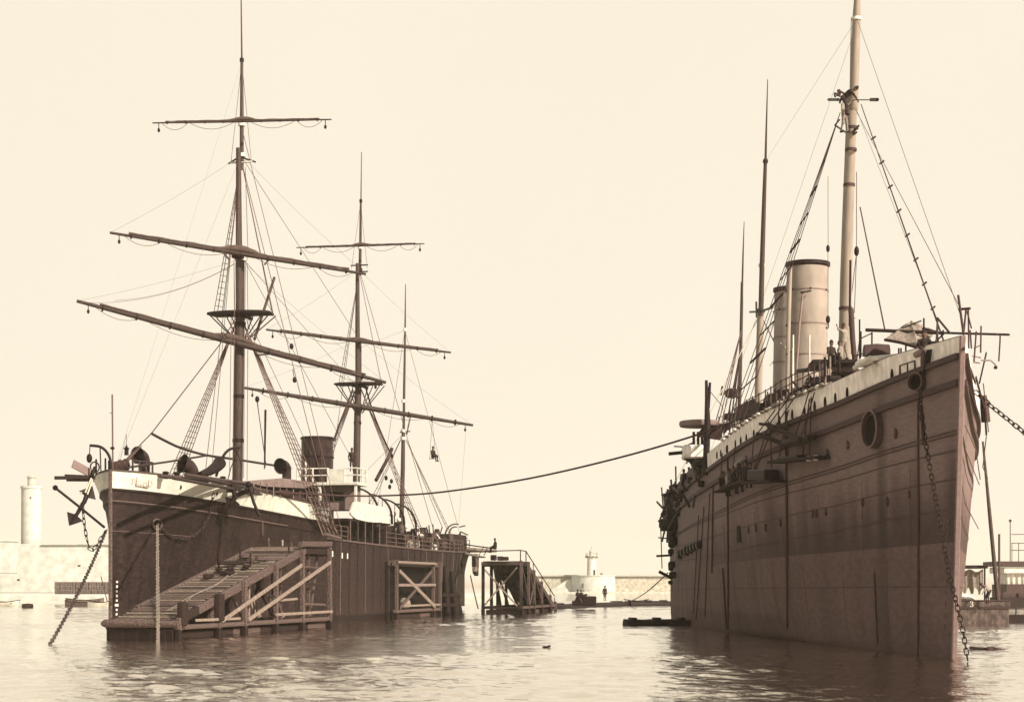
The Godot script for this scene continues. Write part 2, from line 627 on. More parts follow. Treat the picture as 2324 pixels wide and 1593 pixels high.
func figure(pose: String, tones: Array, cell := 0.045) -> ArrayMesh:
	var key := pose + str(tones)
	if figures.has(key):
		return figures[key]
	var bones := joints(pose)
	var lo := Vector3(9, 9, 9)
	var hi := -lo
	for b in bones:
		for k in 2:
			var r := Vector3.ONE * (maxf(b[2], b[3]) + cell * 2.0)
			lo = lo.min(b[k] - r)
			hi = hi.max(b[k] + r)
	var nx := int((hi.x - lo.x) / cell) + 1
	var ny := int((hi.y - lo.y) / cell) + 1
	var nz := int((hi.z - lo.z) / cell) + 1
	var f := PackedFloat32Array()
	f.resize(nx * ny * nz)
	f.fill(0.3)
	for b in bones:  # only the cells near each bone
		var a: Vector3 = b[0]
		var d: Vector3 = b[1] - b[0]
		var len2 := maxf(d.length_squared(), 1e-6)
		var m: float = maxf(b[2], b[3]) + 0.1
		var l := ((a.min(b[1]) - Vector3.ONE * m - lo) / cell).floor()
		var h := ((a.max(b[1]) + Vector3.ONE * m - lo) / cell).ceil()
		for i in range(maxi(0, int(l.x)), mini(nx, int(h.x) + 1)):
			for j in range(maxi(0, int(l.y)), mini(ny, int(h.y) + 1)):
				for k in range(maxi(0, int(l.z)), mini(nz, int(h.z) + 1)):
					var p := lo + Vector3(i, j, k) * cell
					var u := clampf((p - a).dot(d) / len2, 0.0, 1.0)
					var q := p.distance_to(a + d * u) - lerpf(b[2], b[3], u)
					var at_ := (i * ny + j) * nz + k
					var o := f[at_]
					var e := maxf(0.05 - absf(o - q), 0.0) / 0.05
					f[at_] = minf(o, q) - e * e * 0.0125
	var index := {}
	var pts := PackedVector3Array()
	for i in nx - 1:
		for j in ny - 1:
			for k in nz - 1:
				var sum := Vector3()
				var hits := 0
				for e in [[0, 0, 0, 1, 0, 0], [0, 1, 0, 1, 1, 0], [0, 0, 1, 1, 0, 1], [0, 1, 1, 1, 1, 1], [0, 0, 0, 0, 1, 0], [1, 0, 0, 1, 1, 0], [0, 0, 1, 0, 1, 1], [1, 0, 1, 1, 1, 1], [0, 0, 0, 0, 0, 1], [1, 0, 0, 1, 0, 1], [0, 1, 0, 0, 1, 1], [1, 1, 0, 1, 1, 1]]:
					var va := f[((i + e[0]) * ny + j + e[1]) * nz + k + e[2]]
					var vb := f[((i + e[3]) * ny + j + e[4]) * nz + k + e[5]]
					if (va < 0.0) != (vb < 0.0):
						sum += Vector3(e[0], e[1], e[2]).lerp(Vector3(e[3], e[4], e[5]), va / (va - vb))
						hits += 1
				if hits:
					index[(i * ny + j) * nz + k] = pts.size()
					pts.append(lo + (Vector3(i, j, k) + sum / hits) * cell)
	var m := MB.new()
	m.colored = true
	var norm := PackedVector3Array()
	var cols := PackedColorArray()
	for p in pts:
		var best := 9.0
		var which := 0
		var g := Vector3()
		for b in bones:
			var d: Vector3 = b[1] - b[0]
			var u := clampf((p - b[0]).dot(d) / maxf(d.length_squared(), 1e-6), 0.0, 1.0)
			var o: Vector3 = p - (b[0] + d * u)
			var q := o.length() - lerpf(b[2], b[3], u)
			g += o.normalized() * exp(-maxf(q, 0.0) * 60.0)
			if q < best:
				best = q
				which = b[4]
		norm.append(g.normalized())
		cols.append(tones[which])
	for i in range(1, nx - 1):
		for j in range(1, ny - 1):
			for k in range(1, nz - 1):
				var v0 := f[(i * ny + j) * nz + k] < 0.0
				for ax in 3:
					var o := Vector3i(i, j, k)
					o[ax] += 1
					if o.x >= nx or o.y >= ny or o.z >= nz or v0 == (f[(o.x * ny + o.y) * nz + o.z] < 0.0):
						continue
					var a1 := (ax + 1) % 3
					var a2 := (ax + 2) % 3
					var q := []
					for w in [[0, 0], [1, 0], [1, 1], [0, 1]]:
						var cidx := Vector3i(i, j, k)
						cidx[a1] -= w[0]
						cidx[a2] -= w[1]
						q.append(index.get((cidx.x * ny + cidx.y) * nz + cidx.z, -1))
					if q.has(-1):
						continue
					m.tri(pts[q[0]], pts[q[1]], pts[q[2]], norm[q[0]], norm[q[1]], norm[q[2]], cols[q[0]], cols[q[1]], cols[q[2]])
					m.tri(pts[q[0]], pts[q[2]], pts[q[3]], norm[q[0]], norm[q[2]], norm[q[3]], cols[q[0]], cols[q[2]], cols[q[3]])
	figures[key] = m.mesh()
	return figures[key]


const DARK := [Color(0.035, 0.02, 0.018), Color(0.03, 0.018, 0.016), Color(0.16, 0.08, 0.055), Color(0.03, 0.018, 0.016), Color(0.02, 0.012, 0.012)]
const PALE := [Color(0.3, 0.23, 0.18), Color(0.22, 0.165, 0.13), Color(0.16, 0.08, 0.055), Color(0.06, 0.035, 0.03), Color(0.03, 0.02, 0.02)]
const MIXED := [Color(0.28, 0.215, 0.17), Color(0.05, 0.03, 0.028), Color(0.16, 0.08, 0.055), Color(0.05, 0.03, 0.03), Color(0.03, 0.02, 0.02)]


func person(pose: String, tones: Array, p: Vector3, turn: float, label: String, group := "") -> void:
	var o := MeshInstance3D.new()
	o.mesh = figure(pose, tones)
	o.material_override = mats.clothes
	o.transform = spot(p, turn)
	o.name = numbered("person")
	add_child(o)
	tag(o, label, "person", group)


func _ready() -> void:
	rng.seed = 7
	# camera, sky, sun, exposure
	var cam := Camera3D.new()
	cam.name = "camera"
	cam.projection = Camera3D.PROJECTION_FRUSTUM
	cam.near = 0.5
	cam.far = 9000.0
	cam.size = 0.5 * 1593.0 / FOCAL
	cam.frustum_offset = Vector2(0, 0.5 * (HY - 796.5) / FOCAL)
	cam.position = Vector3(0, EYE, 0)
	add_child(cam)
	cam.current = true
	var env := Environment.new()
	env.background_mode = Environment.BG_SKY
	var sky := ProceduralSkyMaterial.new()
	sky.sky_top_color = rgb(175, 167, 152)
	sky.sky_horizon_color = rgb(177, 170, 156)
	sky.sky_curve = 0.2
	sky.ground_horizon_color = rgb(207, 195, 174)
	sky.ground_bottom_color = rgb(150, 122, 96)
	sky.sun_angle_max = 1.0
	var thin := FastNoiseLite.new()
	thin.seed = 77
	thin.frequency = 0.011
	thin.fractal_octaves = 5
	var veil := NoiseTexture2D.new()
	veil.width = 1024
	veil.height = 512
	veil.seamless = true
	veil.noise = thin
	sky.sky_cover = veil
	sky.sky_cover_modulate = Color(0.14, 0.13, 0.115)
	env.sky = Sky.new()
	env.sky.sky_material = sky
	env.tonemap_mode = Environment.TONE_MAPPER_LINEAR
	env.tonemap_exposure = 2.2
	env.sdfgi_enabled = true
	env.ssao_enabled = true
	env.ssil_enabled = true
	env.fog_enabled = true
	env.fog_light_color = rgb(252, 242, 222)
	env.fog_density = 0.0002
	var around := WorldEnvironment.new()
	around.name = "world"
	around.environment = env
	add_child(around)
	var sun := DirectionalLight3D.new()
	sun.name = "sun"
	sun.light_energy = 1.6
	sun.light_color = rgb(255, 240, 216)
	sun.light_angular_distance = 0.5
	sun.shadow_enabled = true
	sun.look_at_from_position(Vector3(0.62, 0.56, 0.58), Vector3.ZERO)
	sun.sky_mode = DirectionalLight3D.SKY_MODE_LIGHT_ONLY
	add_child(sun)

	make_materials()
	link_mesh = make_link()
	make_ships()
	build_water()
	build_far_shore()
	build_left_hull()
	build_left_deck()
	build_left_masts()
	build_right_hull()
	build_right_deck()
	build_right_masts()
	build_stages()
	build_anchors_and_chains()
	build_scaffolds()
	build_floating()
	build_right_shore()
	build_people()


func make_link() -> ArrayMesh:
	var m := MB.new()
	var p := []
	for i in 17:
		var a := TAU * i / 16.0
		p.append(Vector3(cos(a) * 0.34 + (0.28 if cos(a) > 0.01 else -0.28 if cos(a) < -0.01 else 0.0), sin(a) * 0.42, 0))
	m.tube(p, 0.125, 6, false)
	return m.mesh()


func make_ships() -> void:
	var a := Vector3(0.2164, 0, -0.9763).normalized()
	left_frame = Transform3D(Basis(a, Vector3.UP, a.cross(Vector3.UP)), Vector3(-23.25, 0, -102))
	var b := Vector3(0.051, 0, -1).normalized()
	right_frame = Transform3D(Basis(b, Vector3.UP, b.cross(Vector3.UP)), Vector3(15.8, 0, -63))
	stage_frame = Transform3D(left_frame.basis, Vector3(-16.3, 0, -85.2))
	port_ship = Ship.new()
	port_ship.frame = left_frame
	port_ship.ref = 8.2
	port_ship.power = 2.0
	port_ship.wl = [0, 0.05, 5, 1.2, 12, 3.0, 20, 4.6, 30, 5.15, 55, 5.2, 66, 3.6, 74, 1.0, 76, 0.0, 90, 0.0]
	port_ship.deck = [0, 0.05, 1, 0.95, 2, 1.6, 5, 3.1, 9, 4.1, 14, 4.75, 22, 5.2, 60, 5.2, 72, 4.6, 80, 3.2, 83.5, 1.5, 84.5, 0.0]
	port_ship.sheer = [0, 7.0, 11, 6.4, 24, 5.92, 37, 5.7, 55, 5.6, 70, 5.8, 85, 6.3]
	star_ship = Ship.new()
	star_ship.frame = right_frame
	star_ship.ref = 10.66
	star_ship.rake = 1.5
	star_ship.power = 0.3
	star_ship.wl = [0, 0.05, 8, 1.3, 15, 2.6, 25, 4.0, 36, 5.5, 52, 6.7, 62, 7.0, 80, 6.8, 95, 3.5, 103, 0.0, 120, 0.0]
	star_ship.deck = [0, 0.05, 7.3, 1.75, 12.3, 2.95, 17.7, 4.3, 23.5, 5.35, 37.5, 6.45, 51, 7.0, 86, 7.0, 100, 5.8, 108, 3.2, 112, 0.2]
	star_ship.sheer = [-1.5, 10.66, 5.8, 10.4, 10.8, 10.1, 16, 9.85, 22, 9.6, 36, 9.15, 55, 8.9, 80, 8.95, 110, 9.6]


# ---------------------------------------------------------------- water
func build_water() -> void:
	var ripple := FastNoiseLite.new()
	ripple.seed = 2
	ripple.frequency = 1.0
	ripple.fractal_octaves = 3
	var slow := FastNoiseLite.new()
	slow.seed = 9
	slow.frequency = 1.0
	slow.fractal_octaves = 2
	var zs := []
	var z := 30.0
	while z < 300.0:
		zs.append(z)
		z += 0.17 + (z - 30.0) * 0.0062
	var cols := 260
	var v := PackedVector3Array()
	var nrm := PackedVector3Array()
	var idx := PackedInt32Array()
	for i in zs.size():
		var zz: float = zs[i]
		var wide := 0.37 * zz + 9.0
		for j in cols + 1:
			var x := (float(j) / cols - 0.5) * 2.0 * wide
			var calm := 0.55 + 0.9 * slow.get_noise_2d(x * 0.018, zz * 0.045)
			var h := 0.06 * ripple.get_noise_2d(x * 0.17 + 40.0, zz * 0.36) + 0.1 * ripple.get_noise_2d(x * 0.62, zz * 1.15 + 9.0)
			h += 0.05 * slow.get_noise_2d(x * 0.03 + 7.0, zz * 0.16)
			var edge := clampf(minf(minf(j, cols - j) / 8.0, minf(i, zs.size() - 1 - i) / 8.0), 0.0, 1.0)
			v.push_back(Vector3(x, lerpf(-0.09, h * clampf(calm, 0.25, 1.2), edge), -zz))
	for i in zs.size():
		for j in cols + 1:
			var a := v[mini(i + 1, zs.size() - 1) * (cols + 1) + j] - v[maxi(i - 1, 0) * (cols + 1) + j]
			var b := v[i * (cols + 1) + mini(j + 1, cols)] - v[i * (cols + 1) + maxi(j - 1, 0)]
			nrm.push_back(b.cross(a).normalized())
	for i in zs.size() - 1:
		for j in cols:
			var p := i * (cols + 1) + j
			idx.append_array([p, p + cols + 1, p + 1, p + 1, p + cols + 1, p + cols + 2])
	var arr := []
	arr.resize(Mesh.ARRAY_MAX)
	arr[Mesh.ARRAY_VERTEX] = v
	arr[Mesh.ARRAY_NORMAL] = nrm
	arr[Mesh.ARRAY_INDEX] = idx
	var m := ArrayMesh.new()
	m.add_surface_from_arrays(Mesh.PRIMITIVE_TRIANGLES, arr)
	setting("water", m, mats.water)
	var far := MB.new()
	far.facing([Vector3(-3000, -0.12, 600), Vector3(3000, -0.12, 600), Vector3(3000, -0.12, -1700), Vector3(-3000, -0.12, -1700)], Vector3.UP)
	setting("distant_water", far.mesh(), mats.water)


# ---------------------------------------------------------------- hull helpers
func strip(sh: Ship, f0: Callable, f1: Callable, s0: float, s1: float, ns: int, ny: int, off := 0.0, shade = null) -> MB:
	var m := MB.new()
	m.colored = shade != null
	for side in [1.0, -1.0]:
		var rows := []
		var cols := []
		for i in ns + 1:
			var s := lerpf(s0, s1, float(i) / ns)
			var row := []
			var cl := []
			for j in ny + 1:
				var y := lerpf(f0.call(s), f1.call(s), float(j) / ny)
				row.append(sh.pt(s, y, side, off))
				if shade != null:
					cl.append(shade.call(s, y))
			rows.append(row)
			cols.append(cl)
		m.grid(rows, Vector3(0, 0, side), false, cols if shade != null else null)
	return m


func moulding(sh: Ship, f: Callable, s0: float, s1: float, ns: int, w: float, h: float, off := 0.0) -> MB:
	var m := MB.new()
	for side in [1.0, -1.0]:
		var path := []
		var outs := []
		for i in ns + 1:
			var s := lerpf(s0, s1, float(i) / ns)
			path.append(sh.pt(s, f.call(s), side, off - 0.04))
			var d := sh.pt(s + 0.3, f.call(s), side) - sh.pt(s - 0.3, f.call(s), side)
			outs.append(Vector3(-d.z, 0, d.x).normalized() * (1.0 if d.x * side > 0 else -1.0))
		m.sweep(path, outs, w + 0.04, h)
	return m


func deck_sheet(sh: Ship, f: Callable, s0: float, s1: float, ns: int, inset := 0.05) -> MB:
	var m := MB.new()
	var rows := []
	for i in ns + 1:
		var s := lerpf(s0, s1, float(i) / ns)
		var row := []
		for k in 5:
			var p := sh.pt(s, f.call(s), 1.0, -inset)
			var t := (k / 2.0 - 1.0)
			row.append(Vector3(p.x, p.y + 0.1 * (1.0 - t * t), maxf(p.z, 0.02) * t))
		rows.append(row)
	m.grid(rows, Vector3.UP)
	return m


func arc_davit(base: Vector3, tip: Vector3, r := 0.07) -> MB:  # stands up from its base and curls over to its tip
	var m := MB.new()
	var flat := Vector3(tip.x - base.x, 0, tip.z - base.z)
	var reach := flat.length()
	var knee := maxf(tip.y - base.y - reach, 0.2)
	var p := [base, base + Vector3(0, knee * 0.5, 0), base + Vector3(0, knee, 0)]
	for i in range(1, 9):
		var a := PI / 2.0 * i / 8.0
		p.append(base + Vector3(0, knee + (tip.y - base.y - knee) * sin(a), 0) + flat * (1.0 - cos(a)))
	var rr := []
	for i in p.size():
		rr.append(r * lerpf(1.15, 0.75, float(i) / p.size()))
	m.tube(p, rr, 7)
	return m


func cowl(base: Vector3, r: float, height: float, mouth: Vector3, tilt := Vector3()) -> MB:  # a ventilator: pipe, bend and flared mouth
	var m := MB.new()
	var d := mouth.normalized()
	var up := (Vector3.UP + tilt).normalized()
	var p := [base, base + up * height * 0.55]
	var rr := [r, r]
	var c := base + up * height * 0.6
	for i in range(0, 7):
		var a := PI / 2.0 * i / 6.0
		p.append(c + up * sin(a) * r * 1.5 + d * (1.0 - cos(a)) * r * 1.5)
		rr.append(r * lerpf(1.0, 1.35, i / 6.0))
	p.append(p[-1] + d * r * 0.7)
	rr.append(r * 1.75)
	m.tube(p, rr, 14, false)
	m.tube([p[-1] + d * 0.0, p[-1] + d * 0.05], [r * 1.75, r * 1.8], 14, false)
	# the dark throat
	m.tube([p[-1], p[-3]], [r * 1.68, r * 0.9], 14, false)
	m.facing([p[-3] + up * r * 0.8, p[-3] + d.cross(up) * r * 0.8, p[-3] - up * r * 0.8, p[-3] - d.cross(up) * r * 0.8], d)
	return m


func railing(parent: Node3D, p: Array, height: float, rails: int, r: float, mt: Material, spacing := 1.6) -> void:
	var posts := MB.new()
	for k in rails:
		var m := MB.new()
		var q := []
		for a in p:
			q.append(a + Vector3(0, height * (k + 1) / rails, 0))
		m.tube(q, r, 5)
		part("rail", m, mt, parent)
	for i in p.size() - 1:
		var n := maxi(1, int(p[i].distance_to(p[i + 1]) / spacing))
		for k in n + (1 if i == p.size() - 2 else 0):
			var b: Vector3 = p[i].lerp(p[i + 1], float(k) / n)
			var m := MB.new()
			m.tube([b, b + Vector3(0, height * 1.02, 0)], r * 1.25, 5)
			part("stanchion", m, mt, parent)


# ---------------------------------------------------------------- the steamship on the left
var left: Node3D


func build_left_hull() -> void:
	left = thing("steamship", "black steamship with white forecastle and three masts, the first two with crossed yards", "ship", left_frame)
	var sh := port_ship
	var stain := FastNoiseLite.new()
	stain.seed = 5
	stain.frequency = 1.0
	stain.fractal_octaves = 3
	var shade := func(s: float, y: float) -> Color:
		var a := 0.86 + 0.36 * stain.get_noise_2d(s * 1.9 + 11.0, y * 0.05) + 0.5 * stain.get_noise_2d(s * 0.5, y * 0.14) + 0.34 * stain.get_noise_2d(s * 2.6, y * 0.9 + 30.0)
		if s > 24.0:
			a += 0.3 * clampf((s - 24.0) / 6.0, 0.0, 1.0) + 0.5 * maxf(0.0, stain.get_noise_2d(s * 0.8 + 60.0, y * 0.07))
		a = clampf(a, 0.4, 2.0)
		return Color(a, a * 0.99, a * 0.98)
	var dark: StandardMaterial3D = mats.black_hull.duplicate()
	dark.vertex_color_use_as_albedo = true
	var keel := func(_s: float) -> float: return -0.8
	var low := func(s: float) -> float: return 0.42 - s * 0.0
	var edge := func(s: float) -> float: return sh.top(s)
	var fc := func(s: float) -> float: return sh.top(s) + lerpf(1.16, 1.04, clampf(s / 24.0, 0, 1))
	var fctop := func(s: float) -> float: return fc.call(s) + 1.08
	part("hull", strip(sh, low, edge, 0, 84.4, 280, 16, 0.0, shade), dark, left)
	part("boot_topping", strip(sh, keel, low, 0, 82, 90, 2), mats.wet_timber, left)
	part("forecastle_side", strip(sh, edge, fc, 0, 24.2, 40, 4, 0.0, shade), dark, left)
	var white := strip(sh, fc, fctop, 0, 24.2, 40, 3, 0.02)
	part("bulwark", white, mats.white_paint, left)
	part("bulwark_lining", strip(sh, fc, fctop, 0.4, 24.2, 40, 1, -0.12), mats.white_paint, left)
	part("cap_rail", moulding(sh, func(s): return fctop.call(s) + 0.03, 0.0, 24.2, 40, 0.1, 0.1, -0.08), mats.mast_wood, left)
	part("moulding", moulding(sh, fc, 0.0, 24.3, 40, 0.07, 0.12), mats.black_trim, left)
	part("moulding", moulding(sh, func(s): return fc.call(s) - 0.66, 0.0, 17.0, 30, 0.06, 0.07), mats.light_line, left)
	part("moulding", moulding(sh, func(s): return fc.call(s) - 0.75, 0.0, 24.0, 40, 0.04, 0.09), mats.black_trim, left)
	part("plate_lap", moulding(sh, func(s): return 5.75 - s * 0.03, 0.0, 6.5, 14, 0.02, 0.045), mats.light_line, left)
	part("plate_lap", moulding(sh, func(s): return 5.2 - s * 0.012, 14.0, 60.0, 60, 0.015, 0.04), mats.black_trim, left)
	part("plate_lap", moulding(sh, func(s): return 3.0 - s * 0.005, 0.3, 62.0, 80, 0.012, 0.03), mats.black_trim, left)
	part("moulding", moulding(sh, edge, 24.0, 80.0, 70, 0.09, 0.12), mats.light_line, left)
	# plates: vertical butts between the strakes
	for i in 26:
		var s := 27.0 + i * 1.9
		var m := MB.new()
		var pts := []
		var y0 := 0.5 + 0.0
		for k in 6:
			pts.append(sh.pt(s, lerpf(y0, sh.top(s) - 0.1, k / 5.0), 1.0, 0.012))
		m.tube(pts, 0.025 + 0.03 * rng.randf(), 4)
		part("plate_butt", m, mats.black_trim if i % 3 else mats.light_line, left)
	# stem
	var st := MB.new()
	st.bar(Vector3(-0.05, -0.8, 0), Vector3(-0.05, 9.24, 0), 0.16, 0.2, 0.03, Vector3(0, 0, 1))
	part("stem", st, mats.light_line, left)
	# decks
	part("forecastle_deck", deck_sheet(sh, func(s): return fc.call(s) + 0.12, 0.1, 24.2, 30), mats.deck_wood, left)
	part("main_deck", deck_sheet(sh, func(s): return sh.top(s) - 0.05, 24.0, 84.0, 50), mats.deck_wood, left)
	var bk := MB.new()
	var by := sh.top(24.2)
	bk.block(Vector3(24.2, by + 0.55, 0), Vector3(0.12, 1.1, 9.9))
	part("forecastle_bulkhead", bk, mats.grey_paint, left)
	# draught marks on the stem
	for i in 8:
		var y := 0.9 + i * 0.27
		var p := sh.pt(0.42, y, 1.0, 0.012)
		var m := MB.new()
		m.block(p, Vector3(0.14 if i != 2 else 0.3, 0.12 if i % 2 else 0.15, 0.03), 0.0, -0.25)
		part("draught_mark", m, mats.white_mark, left)
	# name board with faint letters
	var q := on_hull(sh, 308, 1093, 0.06)
	var q2 := on_hull(sh, 336, 1097, 0.06)
	var dirv := (q2 - q).normalized()
	var nb := MB.new()
	var mid := (q + q2) / 2.0
	var outv := Vector3(-dirv.z, 0, dirv.x).normalized()
	if outv.z < 0:
		outv = -outv
	var bas := Basis(dirv, Vector3.UP, dirv.cross(Vector3.UP)).orthonormalized()
	for e in [[Vector3(0, 0.24, 0), Vector3(q.distance_to(q2), 0.05, 0.05)], [Vector3(0, -0.24, 0), Vector3(q.distance_to(q2), 0.05, 0.05)], [Vector3(-q.distance_to(q2) / 2, 0, 0), Vector3(0.05, 0.52, 0.05)], [Vector3(q.distance_to(q2) / 2, 0, 0), Vector3(0.05, 0.52, 0.05)]]:
		nb.box(Transform3D(bas, mid + bas * e[0]), e[1])
	var board := part("name_board", nb, mats.canvas, left)
	var tm := TextMesh.new()
	tm.text = "PEIHO"
	tm.font_size = 32
	tm.pixel_size = 0.0115
	tm.depth = 0.02
	var sf := SystemFont.new()
	sf.font_names = PackedStringArray(["Droid Serif"])
	tm.font = sf
	var letters := MeshInstance3D.new()
	letters.mesh = tm
	letters.material_override = mats.lettering
	letters.transform = Transform3D(Basis(dirv, Vector3.UP, dirv.cross(Vector3.UP)).orthonormalized(), mid + outv * 0.03)
	letters.scale = Vector3(1.25, 1, 1)
	hang(letters, "lettering", board)
	# scuppers and white portholes
	for e in [[410, 1105], [492, 1120]]:
		var p := on_hull(sh, e[0], e[1], 0.04)
		var m := MB.new()
		m.ball(p, Vector3(0.1, 0.14, 0.04), 8)
		part("scupper", m, mats.interior, left)
	for e in [[754, 1257], [776, 1261], [788, 1262], [684, 1247], [640, 1232]]:
		var p := on_hull(sh, e[0], e[1], 0.02)
		var m := MB.new()
		m.block(p, Vector3(0.22, 0.4, 0.05), 0.02)
		part("porthole", m, mats.white_mark, left)
	# hawse pipe on the port bow
	var h := on_hull(sh, 352, 1190, 0.0)
	var hp := MB.new()
	var ring := []
	for i in 13:
		var a := TAU * i / 12.0
		ring.append(h + Vector3(cos(a) * 0.4 + 0.05, sin(a) * 0.32, 0.1 + 0.25 * cos(a) * 0.4))
	hp.tube(ring, 0.06, 6, false)
	part("hawse_pipe", hp, mats.light_line, left)
	var hh := MB.new()
	hh.ball(h + Vector3(0.05, 0, 0.06), Vector3(0.36, 0.28, 0.16), 10)
	part("hawse_hole", hh, mats.interior, left)
	# pale stains of the discharge pipes
	for e in [[594, 1185, 1215], [608, 1222, 1240], [638, 1226, 1248], [660, 1232, 1250]]:
		var m := MB.new()
		m.tube([on_hull(sh, e[0], e[1], 0.03), on_hull(sh, e[0] + 1, e[2], 0.03)], [0.09, 0.06], 6)
		part("discharge_pipe", m, mats.light_line, left)
	# rudder
	var rd := MB.new()
	rd.face([Vector3(77, -0.5, 0.12), Vector3(80.5, -0.5, 0.12), Vector3(80.5, 3.2, 0.12), Vector3(77, 4.4, 0.12)])
	rd.box(Transform3D(Basis(), Vector3(78.6, 1.2, 0)), Vector3(3.2, 4.0, 0.22), 0.05)
	part("rudder", rd, mats.wet_timber, left)
	# open rails along the well deck and the poop
	var a1 := []
	var a2 := []
	for s in [24.5, 29.0]:
		a1.append(sh.pt(s, sh.top(s), 1.0, -0.15))
	for i in 9:
		var s := 38.5 + i * 5.3
		a2.append(sh.pt(s, sh.top(s), 1.0, -0.15))
	railing(left, a1, 1.05, 3, 0.03, mats.thin_rope, 1.5)
	railing(left, a2, 1.05, 3, 0.035, mats.light_line, 2.2)
	var a3 := []
	for i in 9:
		var s := 38.5 + i * 5.3
		a3.append(sh.pt(s, sh.top(s), -1.0, -0.15))
	railing(left, a3, 1.05, 2, 0.035, mats.light_line, 3.0)


func lbox(px0: float, py0: float, px1: float, py1: float, t: float, depth: float, bevel := 0.02) -> MB:  # a box whose port face is seen between two pixels
	var p := lp(px0, py0, t)
	var q := lp(px1, py1, t)
	var m := MB.new()
	m.block(Vector3((p.x + q.x) / 2, (p.y + q.y) / 2, t - depth / 2), Vector3(absf(q.x - p.x), absf(p.y - q.y), depth), bevel)
	return m


func build_left_deck() -> void:
	var sh := port_ship
	# funnel
	var fb := lw(720, 1085, 138)
	var ft := lw(720, 992, 138)
	var f := MB.new()
	var ht := ft.y - 5.6
	f.lathe(Transform3D(Basis(), Vector3(fb.x, 5.6, 0)), [Vector2(1.32, 0), Vector2(1.26, ht * 0.75), Vector2(1.25, ht), Vector2(1.12, ht), Vector2(1.1, ht - 3.0)], 28)
	var fun := part("funnel", f, mats.funnel_black, left)
	for y in [ht - 0.12, ht - 1.6, ht - 3.0]:
		var m := MB.new()
		m.lathe(Transform3D(Basis(), Vector3(fb.x, 5.6 + y, 0)), [Vector2(1.25, -0.07), Vector2(1.32, -0.07), Vector2(1.32, 0.07), Vector2(1.25, 0.07)], 28)
		part("funnel_band", m, mats.black_trim, fun)
	var sp := MB.new()
	sp.tube([Vector3(fb.x - 1.5, 6, 0.8), Vector3(fb.x - 1.45, ft.y - 1.2, 0.8)], 0.1, 8)
	part("steam_pipe", sp, mats.funnel_black, fun)
	# bridge
	var b0 := lw(684, 1099, 135.5)
	var b1 := lw(819, 1099, 134.6)
	var by := b1.y
	var m := MB.new()
	m.block(Vector3(34.5, by, 2.0), Vector3(2.6, 0.24, 4.9), 0.03)
	part("bridge_deck", m, mats.white_paint, left)
	var br := []
	for k in [[33.3, -0.4], [33.3, 4.4], [35.7, 4.4], [35.7, -0.4]]:
		br.append(Vector3(k[0], by + 0.12, k[1]))
	for seg in [[br[0], Vector3(33.3, by + 0.12, 2.1)], [Vector3(33.3, by + 0.12, 3.4), br[1]], [br[1], br[2]]]:
		railing(left, seg, 1.05, 2, 0.055, mats.white_paint, 1.0)
	m = MB.new()
	m.block(Vector3(33.28, by + 0.62, 2.75), Vector3(0.06, 1.0, 1.25), 0.01)
	part("canvas_dodger", m, mats.white_paint, left)
	for z in [4.25, 1.4]:
		m = MB.new()
		m.block(Vector3(33.4, by - 1.15, z), Vector3(0.2, 2.1, 0.2), 0.02)
		part("bridge_post", m, mats.white_paint, left)
	m = MB.new()
	m.block(Vector3(35.0, by - 1.05, 2.3), Vector3(1.6, 1.86, 3.2), 0.03)
	var wh := part("wheelhouse", m, mats.grey_paint, left)
	m = MB.new()
	m.block(Vector3(34.17, by - 0.9, 2.5), Vector3(0.05, 0.7, 1.1), 0.01)
	part("window", m, mats.interior, wh)
	m = MB.new()
	m.block(Vector3(34.6, by - 1.25, 0.1), Vector3(1.5, 1.9, 1.0), 0.03)
	part("chart_room", m, mats.interior, left)
	# posts that stand before the funnel
	for e in [[693, 1047, 1100], [743, 1063, 1100], [709, 1063, 1100], [760, 1068, 1100]]:
		m = MB.new()
		m.tube([lp(e[0], e[2], 1.2 if e[0] < 720 else 2.4), lp(e[0], e[1], 1.2 if e[0] < 720 else 2.4)], 0.07, 7)
		part("awning_post", m, mats.white_paint, left)
	# white screen of the midship deck, with the dark deck below it
	var prof := []
	var s0 := 28.9
	var s1 := 39.0
	var rows := []
	var rows2 := []
	for i in 21:
		var u := i / 20.0
		var s := lerpf(s0, s1, u)
		var bottom := 7.62 - 0.22 * sin(u * PI) - 0.35 * maxf(0, u - 0.75) * 2.0 + 0.5 * maxf(0, 0.12 - u) * 4.0
		var topy := 8.85 - 0.18 * u - 1.1 * pow(maxf(0, 0.16 - u) / 0.16, 2.0) * 0.9 - 0.9 * pow(maxf(0, u - 0.86) / 0.14, 2.0)
		var row := []
		var row2 := []
		for k in 4:
			row.append(Vector3(s, lerpf(bottom, topy, k / 3.0), 5.22 + 0.03 * sin(k * 2.0 + s * 3.0)))
			row2.append(Vector3(s, lerpf(bottom, topy, k / 3.0), 5.12))
		rows.append(row)
		rows2.append(row2)
	m = MB.new()
	m.grid(rows, Vector3(0, 0, 1))
	m.grid(rows2, Vector3(0, 0, -1))
	part("promenade_screen", m, mats.white_paint, left)
	m = MB.new()
	m.block(Vector3(34.2, 7.42, 0), Vector3(11.0, 0.16, 10.3), 0.03)
	part("promenade_deck", m, mats.black_trim, left)
	m = MB.new()
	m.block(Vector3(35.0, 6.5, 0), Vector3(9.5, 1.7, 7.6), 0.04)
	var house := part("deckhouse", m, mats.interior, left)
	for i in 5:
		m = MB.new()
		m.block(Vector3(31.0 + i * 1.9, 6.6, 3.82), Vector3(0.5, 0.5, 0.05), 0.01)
		part("window", m, mats.black_trim, house)
